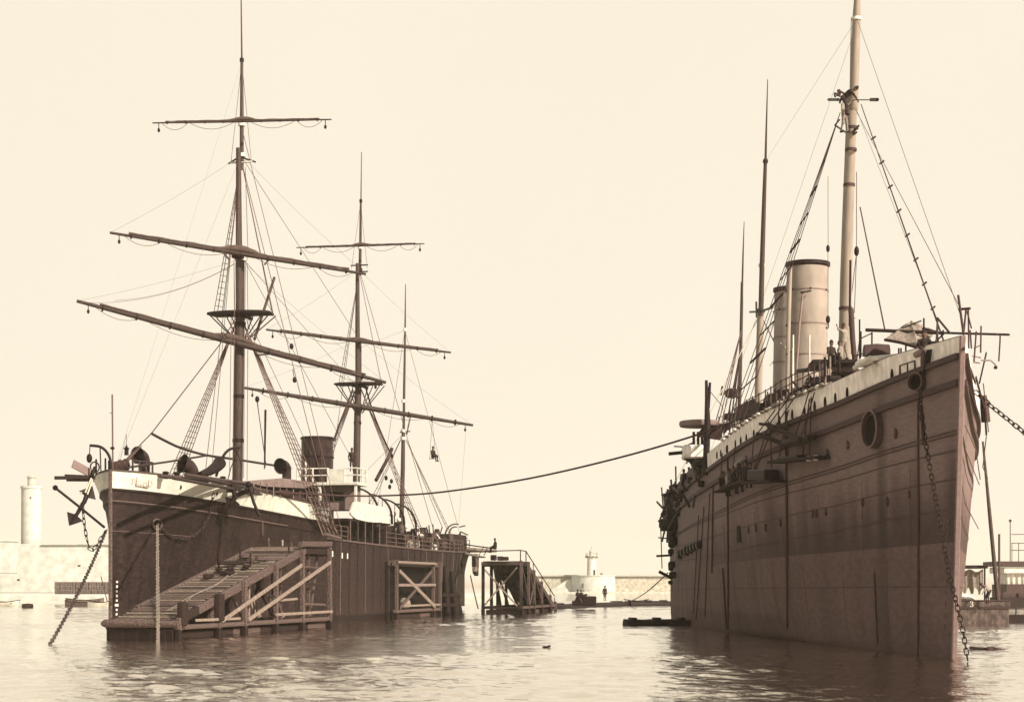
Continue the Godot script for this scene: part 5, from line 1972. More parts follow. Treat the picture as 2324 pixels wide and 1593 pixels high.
func build_right_masts() -> void:
	var R := right
	var sh := star_ship
	# foremast: pale, tapering, its top beyond the frame
	var b := rp(1916, 868)
	spar(R, "lower_mast", [b - Vector3(0, 1.5, 0), rp(1918, 780), rp(1921, 640), rp(1925, 500), rp(1931, 330), rp(1935, 215)], [0.33, 0.32, 0.31, 0.29, 0.27, 0.26], mats.mast_buff, 18)
	spar(R, "topmast", [rp(1938, 250), rp(1942, 120), rp(1945, 40), rp(1947, -20), rp(1951, -160)], [0.23, 0.22, 0.2, 0.14, 0.1], mats.mast_buff, 14)
	for e in [[1935, 290, 0.31], [1932, 340, 0.3], [1945, 42, 0.24], [1920, 700, 0.35], [1917, 800, 0.36], [1928, 420, 0.3]]:
		var m := MB.new()
		m.lathe(Transform3D(Basis(), rp(e[0], e[1])), [Vector2(e[2] * 0.7, -0.07), Vector2(e[2], -0.07), Vector2(e[2], 0.07), Vector2(e[2] * 0.7, 0.07)], 14)
		part("mast_band", m, mats.grey_trim if e[1] != 42 else mats.white_mark, R)
	# masthead: trestle trees, crossbar, a tangle of rigging
	var hd := rp(1930, 226)
	line(R, "crosstree", [rp(1882, 226, 0.0), rp(1992, 226.5, 0.0)], 0.035, mats.mast_buff, 6)
	for e in [[1882, 1904], [1978, 1992]]:
		line(R, "crosstree_end", [rp(e[0], 226, -0.02), rp(e[1], 226, -0.02)], 0.09, mats.iron, 6)
	for i in 12:
		var a := i * 0.9
		var p := rp(1920.0 + 14.0 * sin(i * 2.3), 222.0 + 12.0 * cos(i * 1.7), 0.25 * sin(i * 1.1))
		line(R, "masthead_lashing", smooth([p, p + Vector3(0.2 * sin(a), 0.2, 0.3 * cos(a)), p + Vector3(0.35 * cos(a), -0.1, 0.4 * sin(a * 1.3))], 3), 0.055, mats.rope, 5)
	for e in [[1912, 240, 1916, 280], [1918, 245, 1922, 290], [1906, 272, 1896, 284], [1896, 284, 1920, 300], [1938, 300, 1950, 285], [1930, 312, 1945, 300], [1943, 215, 1944, 40], [1933, 40, 1930, 200]]:
		line(R, "masthead_line", [rp(e[0], e[1], 0.1), rp(e[2], e[3], 0.15)], 0.05 if e[1] > 100 else 0.02, mats.iron, 5)
	# shrouds with sheer battens
	var st := rp(1908, 255, -0.2)
	var fs := []
	for i in 4:
		fs.append(sh.pt(25.0 + i * 2.0, sh.top(28.0) + 1.0, -1.0, 0.0))
	for i in 4:
		line(R, "shroud", [st, fs[i]], 0.02, mats.rope, 4)
	for i in 9:
		var u := 0.16 + i * 0.085
		line(R, "sheer_batten", [st.lerp(fs[0], u) + Vector3(-0.1, 0.07, 0), st.lerp(fs[3], u) + Vector3(0.1, -0.07, 0)], 0.06 if i % 2 else 0.035, mats.dark_timber, 5)
	var sp := rp(1955, 236, 0.2)
	var pe := sh.pt(24.0, sh.top(24.0) + 1.6, 1.0, -0.1)
	var hang_end := sp.lerp(pe, 0.79)
	for o in [Vector3(0, 0, 0), Vector3(0.25, 0, 0.06), Vector3(0.1, 0.1, -0.06)]:
		line(R, "shroud", [sp, hang_end + o * 1.0], 0.022, mats.rope, 4)
	for i in 9:
		var u := 0.14 + i * 0.1
		var p := sp.lerp(hang_end, u)
		line(R, "sheer_batten", [p + Vector3(0, -0.08, -0.08), p + Vector3(0.1, 0.1, 0.14)], 0.05, mats.dark_timber, 5)
	line(R, "shroud_hook", [hang_end, hang_end + Vector3(0, -0.25, -0.12), hang_end + Vector3(0, 0.25, 0.18)], 0.05, mats.iron, 5)
	# stays
	for e in [[1938, 240, 2176, 690, 0.016], [1945, 40, 2186, 730, 0.012], [1940, 235, 2128, 724, 0.01], [1953, 470, 2010, 752, 0.03]]:
		line(R, "forestay", [rp(e[0], e[1]), rw(e[2], e[3], 63.0 if e[2] > 2100 else 68.5)], e[4], mats.thin_rope if e[4] < 0.03 else mats.rope, 4)
	line(R, "backstay", [rp(1943, 60), sh.pt(36.0, sh.top(36.0) + 1.0, -1.0)], 0.008, mats.thin_rope, 4)
	line(R, "triatic_stay", [rp(1944, 45), rp(1738, 366)], 0.008, mats.thin_rope, 4)
	# cargo tackles
	for e in [[1880, 400, 556], [1880, 572, 720]]:
		line(R, "tackle_fall", [rp(e[0], e[1], -0.6), rp(e[0] + 0.4, e[2], -0.6)], 0.014, mats.thin_rope, 4)
	for e in [[1880, 564, 0.1, 0.2], [1880, 725, 0.12, 0.22], [1945, 570, 0.12, 0.24]]:
		var m := MB.new()
		m.ball(rp(e[0], e[1], -0.6), Vector3(e[2], e[3], e[2]), 10)
		part("tackle_block", m, mats.iron, R)
	line(R, "cargo_hook", smooth([rp(1880, 730, -0.6), rp(1881, 742, -0.6), rp(1877, 746, -0.6), rp(1876, 741, -0.6)], 3), 0.03, mats.iron, 5)
	for e in [[1945, 575, 1931, 690], [1945, 575, 1940, 710], [1945, 390, 1945, 565], [1934, 720, 1942, 722], [1938, 705, 1940, 740]]:
		line(R, "tackle_fall", [rp(e[0], e[1], 0.5), rp(e[2], e[3], 0.5)], 0.02, mats.thin_rope, 4)
	line(R, "mast_ladder", [rp(1931, 590, 0.1), rp(1929, 740, 0.1)], 0.06, mats.iron, 5)
	# platform round the mast above the deck
	var m := MB.new()
	m.block(rw(1890, 825, 88), Vector3(1.8, 0.2, 2.2), 0.03)
	m.block(rw(1903, 838, 88), Vector3(1.4, 0.5, 1.4), 0.04)
	part("mast_platform", m, mats.dark_timber, R)
	line(R, "platform_beam", [rw(1854, 836, 92), rw(1946, 820, 88)], 0.1, mats.dark_timber, 6)
	line(R, "derrick_boom", [rw(1812, 842, 95), rw(1862, 836, 92)], 0.12, mats.iron, 7)
	line(R, "derrick_boom", [rw(1932, 700, 89), rw(1936, 770, 89), rw(1942, 830, 89)], 0.14, mats.grey_trim, 7)
	m = MB.new()
	m.block(rw(1899, 862, 88.5), Vector3(0.8, 1.1, 0.36), 0.04)
	m.block(rw(1929, 860, 89), Vector3(1.2, 0.9, 0.9), 0.06)
	part("mast_winch", m, mats.grey_trim, R)
	# main mast
	b = rp(1721, 905)
	spar(R, "lower_mast", [b - Vector3(0, 1.5, 0), rp(1722, 880), rp(1725, 780), rp(1727, 700)], [0.3, 0.3, 0.28, 0.26], mats.mast_buff, 16)
	spar(R, "topmast", [rp(1727.5, 716), rp(1730, 610), rp(1734, 480), rp(1738, 360)], [0.21, 0.2, 0.17, 0.13], mats.mast_wood, 12)
	spar(R, "royal_pole", [rp(1738, 372), rp(1740, 290), rp(1743, 180)], [0.1, 0.07, 0.03], mats.mast_wood, 8)
	line(R, "crosstree", [rp(1703, 708, -0.4), rp(1727, 707, 0), rp(1755, 697, 0.4)], 0.09, mats.iron, 6)
	line(R, "mast_pole", [rp(1718, 720), rp(1717, 685)], 0.08, mats.iron, 6)
	for e in [[1727, 706, 0.34], [1738, 366, 0.2], [1729.6, 602, 0.26]]:
		m = MB.new()
		m.lathe(Transform3D(Basis(), rp(e[0], e[1])), [Vector2(e[2] * 0.6, -0.12), Vector2(e[2], -0.12), Vector2(e[2], 0.12), Vector2(e[2] * 0.6, 0.12)], 12)
		part("mast_band", m, mats.iron if e[1] != 602 else mats.white_mark, R)
	hd = rp(1726, 712)
	fs = []
	for i in 4:
		fs.append(sh.pt(78.0 + i * 1.1, sh.top(78.0) + 1.0, -1.0, 0.0))
	for i in 4:
		line(R, "shroud", [hd, fs[i]], 0.04, mats.rope if i % 2 else mats.pale_rope, 4)
	for u in [0.3, 0.42, 0.62, 0.8]:
		line(R, "sheer_batten", [hd.lerp(fs[0], u) + Vector3(-0.3, 0.2, 0), hd.lerp(fs[3], u) + Vector3(0.3, -0.2, 0)], 0.09, mats.dark_timber, 5)
	for z in [1.0]:
		for i in 3:
			line(R, "shroud", [hd, sh.pt(77.0 + i, 10.0, z, 0.0)], 0.03, mats.thin_rope, 4)
	for e in [[1755, 700, 1770, 640], [1752, 730, 1800, 820], [1758, 705, 1773, 780], [1740, 760, 1786, 680], [1748, 830, 1792, 770]]:
		line(R, "signal_halyard", [rp(e[0], e[1], -0.4), rp(e[2], e[3], -1.2)], 0.03, mats.pale_rope, 4)
	# mizzen mast
	spar(R, "lower_mast", [rp(1677, 960), rp(1680, 880), rp(1684, 690), rp(1684.5, 640)], [0.16, 0.17, 0.14, 0.11], mats.mast_wood, 10)
	spar(R, "topmast", [rp(1684.3, 690), rp(1687, 580), rp(1689.5, 503)], [0.1, 0.07, 0.03], mats.mast_wood, 8)
	hd = rp(1682, 790)
	for i in 3:
		line(R, "shroud", [hd, rp(1650 + i * 9, 960, -5.5)], 0.045, mats.rope, 4)
		line(R, "shroud", [rp(1683, 750), rp(1620 + i * 8, 975, -6.0)], 0.035, mats.thin_rope, 4)
	line(R, "gaff", [rp(1663, 895, 0), rp(1673, 850, 0), rp(1680, 800, 0)], 0.09, mats.iron, 6)
	m = MB.new()
	for i in 6:
		m.ball(rp(1652 + i * 3.0, 892.0 + 5.0 * sin(i * 2.0), -3.0), Vector3(0.6, 0.25, 0.3), 8)
	part("furled_sail", m, mats.dark_canvas, R)


# ---------------------------------------------------------------- landing stages
func slat_mesh(len_z: float, w: float, h: float) -> ArrayMesh:
	var m := MB.new()
	m.block(Vector3(), Vector3(w, h, len_z), 0.015)
	return m.mesh()


func stage(label: String, f: Transform3D, length: float, width: float, height: Callable, flat0: float, flat1: float, posts: Array, group: String) -> Node3D:
	# q along the frame's x; the side at z = 0 is the one seen, the other at z = -width
	var o := thing("landing_stage", label, "landing stage", f, group)
	var m := MB.new()
	m.block(Vector3(length / 2, -0.1, -width / 2), Vector3(length - 0.3, 0.9, width - 0.5), 0.05)
	part("float", m, mats.wet_timber, o)
	for e in [[0.16, 0.3], [-0.2, 0.34]]:
		for k in int(length / 4.0) + 1:
			var q0 := k * 4.0
			var q1 := minf(length, q0 + 3.96)
			if q1 - q0 < 0.5:
				continue
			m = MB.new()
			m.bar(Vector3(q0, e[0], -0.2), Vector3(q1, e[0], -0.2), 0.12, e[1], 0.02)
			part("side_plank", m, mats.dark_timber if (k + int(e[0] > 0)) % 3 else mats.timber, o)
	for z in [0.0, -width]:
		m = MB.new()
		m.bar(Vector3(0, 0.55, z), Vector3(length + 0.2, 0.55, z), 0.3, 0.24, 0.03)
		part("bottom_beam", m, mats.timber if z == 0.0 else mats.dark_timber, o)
	# deck of the float
	var sm := slat_mesh(width - 0.4, 0.5, 0.07)
	for k in int(length / 0.56):
		piece("float_plank", sm, mats.dark_timber, o, spot(Vector3(0.4 + k * 0.56, 0.47, -width / 2)))
	for q in posts:
		for z in [0.0, -width]:
			var top_: float = height.call(q) + (0.12 if z == 0.0 else 0.0)
			if top_ < 0.9:
				top_ = 0.95
			m = MB.new()
			var lean := rng.randf_range(-0.06, 0.06)
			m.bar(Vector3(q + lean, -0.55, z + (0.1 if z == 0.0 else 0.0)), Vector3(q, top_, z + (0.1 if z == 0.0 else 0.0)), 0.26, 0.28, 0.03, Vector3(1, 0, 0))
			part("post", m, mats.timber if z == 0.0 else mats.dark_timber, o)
			m = MB.new()
			m.block(Vector3(q + lean, 0.0, z + (0.1 if z == 0.0 else 0.0)), Vector3(0.33, 0.9, 0.31), 0.05)
			part("weedy_foot", m, mats.wet_timber, o)
	# sloping stringers and the level top beams
	for z in [-0.12, -width + 0.12]:
		var qs := [0.0, flat0, flat1, length]
		for k in 3:
			if qs[k + 1] - qs[k] < 0.4:
				continue
			m = MB.new()
			m.bar(Vector3(qs[k], height.call(qs[k]) - 0.14, z), Vector3(qs[k + 1], height.call(qs[k + 1]) - 0.14, z), 0.24, 0.42, 0.03)
			part("stringer", m, mats.dark_timber if k != 1 else mats.timber, o)
	# dark sheet added for the shade in the gaps between treads
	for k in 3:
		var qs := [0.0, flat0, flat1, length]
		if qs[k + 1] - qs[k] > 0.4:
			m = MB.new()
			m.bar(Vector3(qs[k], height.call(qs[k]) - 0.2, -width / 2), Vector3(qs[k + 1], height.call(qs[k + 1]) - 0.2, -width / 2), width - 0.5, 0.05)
			part("tread_gap_shade", m, mats.wet_timber, o)
	# treads
	var a := slat_mesh(width - 0.5, 0.15, 0.03)
	var b := slat_mesh(width - 0.62, 0.12, 0.035)
	var n := int(length / 0.43)
	for k in n:
		var q := 0.2 + k * 0.43
		var y: float = height.call(q) + 0.06
		var slope: float = atan2(height.call(q + 0.1) - height.call(q - 0.1), 0.2)
		var t := Transform3D(Basis(Vector3(0, 0, 1), slope), Vector3(q, y + rng.randf_range(-0.012, 0.012), -width / 2 + rng.randf_range(-0.04, 0.04)))
		var pick := rng.randf()
		piece("tread", a if k % 2 else b, mats.slat_pale if pick > 0.5 else mats.slat_dark if pick > 0.12 else mats.timber, o, t)
	for q in posts:  # cross beams under the treads
		if height.call(q) > 1.2:
			m = MB.new()
			m.bar(Vector3(q, height.call(q) - 0.3, 0.0), Vector3(q, height.call(q) - 0.3, -width), 0.2, 0.26, 0.02)
			part("cross_beam", m, mats.dark_timber, o)
	return o


func beam(o: Node3D, called: String, a: Vector3, b: Vector3, w: float, h: float, mt: Material) -> void:
	var m := MB.new()
	m.bar(a, b, w, h, 0.02)
	part(called, m, mt, o)


func build_stages() -> void:
	var grp := "timber landing stages on floats"
	var h1 := func(q: float) -> float: return 0.86 + 0.205 * clampf(q, 0.0, 19.2)
	var o := stage("long timber ramp of treads rising from the nearest float beside the black bow", stage_frame, 23.4, 3.5, h1, 3.0, 19.2, [0.2, 5.2, 8.9, 13.75, 18.2, 23.2], grp)
	# rounded fender across the near end and the dark face under it
	var m := MB.new()
	m.tube([Vector3(-0.12, 0.72, 0.2), Vector3(-0.2, 0.74, -1.7), Vector3(-0.16, 0.74, -3.6), Vector3(0.0, 0.72, -3.75)], [0.17, 0.2, 0.2, 0.14], 12)
	part("fender", m, mats.timber, o)
	for k in 9:
		m = MB.new()
		m.block(Vector3(-0.05 - 0.01 * (k % 2), 0.02, -0.25 - k * 0.37), Vector3(0.14, 1.0, 0.35), 0.02)
		part("face_plank", m, mats.wet_timber, o)
	# braces along the seen side
	for e in [[5.3, 0.75, 17.6, 3.75], [9.1, 0.75, 22.9, 4.0]]:
		beam(o, "brace", Vector3(e[0], e[1], 0.27), Vector3(e[2], e[3], 0.27), 0.12, 0.2, mats.pale_timber)
	for e in [[9.0, 0.8, 13.6, 2.9, -3.3], [14.0, 0.8, 18.0, 3.9, -3.3], [22.6, 0.8, 18.5, 3.9, -3.4], [18.6, 0.8, 22.8, 4.2, -3.6]]:
		beam(o, "inner_brace", Vector3(e[0], e[1], e[4]), Vector3(e[2], e[3], e[4]), 0.14, 0.22, mats.dark_timber)
	for e in [[15.5, 0.7, 16.4, 2.6, -1.8, 0.5], [17.2, 0.7, 16.9, 2.2, -2.2, 0.35], [19.2, 0.7, 20.2, 3.4, -1.6, 0.4], [20.4, 0.6, 20.0, 2.0, -2.0, 0.5]]:
		beam(o, "leaning_plank", Vector3(e[0], e[1], e[4]), Vector3(e[2], e[3], e[4] - 0.5), 0.06, e[5], mats.pale_timber)
	beam(o, "middle_rail", Vector3(13.75, 2.75, 0.0), Vector3(23.2, 2.6, 0.0), 0.14, 0.16, mats.dark_timber)
	beam(o, "top_rail", Vector3(18.0, 5.0, 0.05), Vector3(23.5, 5.12, 0.05), 0.3, 0.3, mats.timber)
	beam(o, "bottom_rail", Vector3(13.5, 0.95, 0.2), Vector3(23.4, 0.98, 0.2), 0.12, 0.16, mats.pale_timber)
	beam(o, "bottom_rail", Vector3(2.0, 0.86, 0.22), Vector3(8.0, 0.84, 0.22), 0.08, 0.14, mats.pale_timber)
	for e in [[13.0, 4.5, -3.0], [16.0, 5.2, -2.9], [17.0, 5.6, -0.3], [13.2, 4.4, -1.2]]:
		beam(o, "rail_post", Vector3(e[0], h1.call(e[0]), e[2]), Vector3(e[0], e[1], e[2]), 0.09, 0.09, mats.dark_timber)
	# more framing inside the stage: light struts, rails and hanging planks
	for e in [[5.2, 1.0, 8.9, 2.3, -1.7, 0.16], [8.9, 0.8, 8.9, 2.5, -1.2, 0.22], [11.3, 0.6, 11.3, 3.0, -0.6, 0.2], [12.6, 0.7, 10.2, 2.6, -1.4, 0.16], [16.0, 0.6, 16.0, 3.8, -0.5, 0.22], [20.7, 0.6, 20.7, 4.5, -0.4, 0.22], [13.9, 1.7, 18.1, 1.8, -0.2, 0.14], [18.3, 1.5, 23.1, 1.4, -0.1, 0.14], [18.4, 3.7, 23.1, 3.6, -0.15, 0.12], [21.6, 0.7, 23.0, 4.4, -0.6, 0.18], [14.4, 2.9, 15.8, 0.8, -0.3, 0.12]]:
		beam(o, "inner_strut", Vector3(e[0], e[1], e[4]), Vector3(e[2], e[3], e[4]), 0.12, e[5], mats.timber if rng.randf() < 0.6 else mats.pale_timber)
	# knees at the near posts
	for e in [[0.5, 0.3], [5.2, 0.55]]:
		m = MB.new()
		m.block(Vector3(e[0], 0.9 + e[1], 0.18), Vector3(0.6, 0.9 + e[1], 0.4), 0.12)
		part("timber_knee", m, mats.dark_timber, o)
	m = MB.new()
	m.block(Vector3(7.0, 1.15, -0.9), Vector3(1.6, 1.0, 0.5), 0.05)
	part("crate", m, mats.timber, o)
	# ropes lying on the ramp, and lumber left on it
	for e in [[-1.0, -1.35, 0.0], [-1.25, -1.05, 0.03]]:
		var pts := []
		for i in 15:
			var q := lerpf(1.6, 11.0, i / 14.0)
			pts.append(Vector3(q, h1.call(q) + 0.15, lerpf(e[0], e[1], i / 14.0) + 0.12 * sin(i * 0.8 + e[2] * 30.0)))
		line(o, "lying_rope", pts, 0.022, mats.canvas, 5)
	var rows := [[9.8, -2.3, 1.4, 0.3], [10.8, -1.6, 0.9, 0.5], [11.6, -2.4, 1.6, 0.25], [12.6, -1.2, 1.2, 0.3], [13.6, -2.2, 2.6, 0.35], [14.8, -0.9, 1.8, 0.3], [15.6, -2.4, 1.4, 0.4], [12.0, -1.9, 0.7, 0.4]]
	for e in rows:
		m = MB.new()
		m.block(Vector3(e[0], h1.call(e[0]) + 0.2, e[1]), Vector3(e[2], 0.22, e[3]), 0.04, rng.randf_range(-0.5, 0.5))
		part("loose_timber", m, mats.dark_timber if rng.randf() < 0.6 else mats.timber, o)
	# second stage along the after side of the same ship
	var f2 := Transform3D(left_frame.basis, left_frame * Vector3(37.6, 0, 6.1))
	var h2 := func(_q: float) -> float: return 4.45
	var p := stage("short square timber stage with a crossed brace, against the black ship's stern quarter", f2, 13.6, 0.6, h2, 0.0, 13.6, [0.2, 11.2, 13.4], grp)
	beam(p, "brace", Vector3(0.4, 3.7, 0.3), Vector3(11.0, 0.8, 0.3), 0.12, 0.3, mats.pale_timber)
	beam(p, "brace", Vector3(10.0, 3.7, 0.26), Vector3(0.6, 0.8, 0.26), 0.1, 0.26, mats.timber)
	beam(p, "middle_rail", Vector3(0.2, 2.6, 0.28), Vector3(11.2, 2.62, 0.28), 0.12, 0.22, mats.grey_paint)
	beam(p, "top_rail", Vector3(0.0, 4.4, 0.3), Vector3(11.4, 4.4, 0.3), 0.1, 0.18, mats.pale_timber)
	beam(p, "bottom_rail", Vector3(1.0, 0.95, 0.2), Vector3(13.0, 0.95, 0.2), 0.12, 0.16, mats.pale_timber)
	m = MB.new()
	m.ball(Vector3(4.2, 1.1, -0.4), Vector3(0.6, 0.5, 0.5), 10)
	part("bundle", m, mats.canvas, p)
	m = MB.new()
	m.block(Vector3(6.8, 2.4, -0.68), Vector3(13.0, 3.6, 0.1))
	part("stage_shade_back", m, mats.interior, p)  # added near-black sheet, the deep shade inside the stage put into its colour
	# third stage, a stair that runs down away from us
	var b := Vector3(0.18, 0, -0.984).normalized()
	var f3 := Transform3D(Basis(b, Vector3.UP, b.cross(Vector3.UP)), Vector3(0.7, 0, -159.3))
	var h3 := func(q: float) -> float: return 4.7 - 0.247 * clampf(q - 3.9, 0.0, 16.2)
	var s := stage("timber stair stage standing free between the two ships, stepping down to the right", f3, 20.2, 3.4, h3, 3.9, 20.0, [0.1, 4.05, 7.1, 11.5, 16.8, 20.0], grp)
	beam(s, "brace", Vector3(-0.15, 4.0, -3.2), Vector3(-0.15, 0.7, -0.2), 0.3, 0.12, mats.pale_timber)
	beam(s, "brace", Vector3(-0.2, 4.2, -0.2), Vector3(-0.2, 0.8, -3.2), 0.26, 0.12, mats.pale_timber)
	beam(s, "top_rail", Vector3(-0.2, 4.55, -3.5), Vector3(-0.2, 4.55, 0.1), 0.22, 0.3, mats.timber)
	for e in [[0.2, 4.1, 4.0, 0.7], [4.1, 3.9, 7.0, 0.7], [7.2, 3.2, 11.3, 0.7], [11.5, 2.2, 16.6, 0.6], [7.0, 3.2, 4.2, 0.8]]:
		beam(s, "brace", Vector3(e[0], e[1], 0.22), Vector3(e[2], e[3], 0.22), 0.1, 0.16, mats.timber)
	for e in [[4.5, -2.6], [8.5, -2.6], [12.5, -2.4]]:
		beam(s, "inner_strut", Vector3(0.4 + e[0] * 0.1, 4.2, e[1] + e[0] * 0.02), Vector3(e[0], 0.6, e[1]), 0.2, 0.22, mats.dark_timber)
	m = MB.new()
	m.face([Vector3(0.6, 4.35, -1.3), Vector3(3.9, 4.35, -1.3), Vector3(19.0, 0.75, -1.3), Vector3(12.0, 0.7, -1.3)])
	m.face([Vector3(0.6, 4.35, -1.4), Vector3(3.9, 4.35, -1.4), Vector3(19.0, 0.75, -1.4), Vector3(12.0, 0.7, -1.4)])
	part("under_ramp_shade", m, mats.interior, s)  # near-black sheet added to stand for the shade under the ramp
	for e in [[0.1, 0.05], [3.0, 0.05]]:
		beam(s, "rail_post", Vector3(e[0], 4.7, e[1]), Vector3(e[0], 5.75, e[1]), 0.09, 0.09, mats.dark_timber)
	line(s, "hand_rail", [Vector3(0, 5.68, -3.3), Vector3(0, 5.75, 0.05), Vector3(3.0, 5.72, 0.05), Vector3(19.8, 1.5, 0.05)], 0.05, mats.dark_timber, 5)
	for e in [[7.0, 4.9], [12.0, 3.6], [17.0, 2.3], [19.8, 1.5]]:
		beam(s, "rail_post", Vector3(e[0], h3.call(e[0]), 0.05), Vector3(e[0], e[1] - 0.15, 0.05), 0.07, 0.07, mats.dark_timber)
	for e in [[1.0, -2.6, 0.5], [1.6, -1.6, 0.35], [2.2, -2.2, 0.4]]:
		m = MB.new()
		m.block(Vector3(e[0], 4.85 + e[2] / 2, e[1]), Vector3(0.6, e[2], 0.5), 0.06)
		part("bale", m, mats.dark_canvas, s)
	# gangway from the poop to the stair stage
	var g0 := at(1041, 1252, 176)
	var g1 := at(1094, 1265, 160.5)
	var g := thing("gangway", "narrow plank gangway with a rail between the black ship's stern and the stair stage", "gangway", spot(g0))
	for e in [-0.25, 0.0, 0.25]:
		m = local(g)
		m.bar(g0 + Vector3(e, 0, 0.0), g1 + Vector3(e, 0, 0), 0.22, 0.09, 0.01)
		part("plank", m, mats.pale_timber, g)
	m = local(g)
	m.tube([at(1049, 1235, 174), at(1085, 1240, 164), at(1121, 1245, 159.4)], 0.06, 6)
	part("rail", m, mats.dark_timber, g)
	for e in [[1098, 1239.5, 1086, 1262, 162], [1107, 1241, 1098, 1262, 161]]:
		m = local(g)
		m.tube([at(e[0], e[1], e[4]), at(e[2], e[3], e[4])], 0.04, 5)
		part("rail_strut", m, mats.timber, g)


# ---------------------------------------------------------------- anchors, chains and the hawser
func anchor(label: String, shank: Array, stock: Array, crown: Vector3, arm_a: Vector3, arm_b: Vector3, r: float) -> Node3D:
	var o := thing("anchor", label, "anchor", spot(crown))
	var m := local(o)
	m.tube(shank, [r * 0.9, r * 1.3], 8)
	part("shank", m, mats.iron, o)
	m = local(o)
	m.tube(stock, r * 0.75, 8)
	m.ball(stock[0], Vector3.ONE * r * 1.6, 8)
	part("stock", m, mats.iron, o)
	for tip in [arm_a, arm_b]:
		m = local(o)
		var d: Vector3 = (tip - crown)
		m.tube(smooth([crown, crown + d * 0.5 + Vector3(0, -0.05, 0), tip], 3), [r * 1.3, r * 1.25, r * 1.2, r * 1.1, r, r * 0.8, r * 0.6], 8)
		var arm := part("arm", m, mats.iron, o)
		m = local(o)
		var u := d.normalized()
		var w := u.cross(Vector3(0.3, 0.1, 1).normalized()).normalized()
		var n := u.cross(w).normalized()
		var pts := [tip + u * 0.22, tip + w * 0.52 - u * 0.42, tip - u * 0.55, tip - w * 0.52 - u * 0.42]
		var back := []
		for q in pts:
			back.append(q + n * 0.07)
		m.facing(pts, -n)
		m.facing(back, n)
		for i in 4:
			var j := (i + 1) % 4
			m.facing([pts[i], pts[j], back[j], back[i]], (pts[i] + pts[j]) / 2.0 - tip)
		part("palm", m, mats.iron, arm)
	m = local(o)
	var ring := []
	var e: Vector3 = shank[0]
	for i in 13:
		var a := TAU * i / 12.0
		ring.append(e + Vector3(cos(a) * 0.26, sin(a) * 0.3, 0.05 * sin(a)))
	m.tube(ring, 0.045, 6, false)
	part("ring", m, mats.iron, o)
	return o


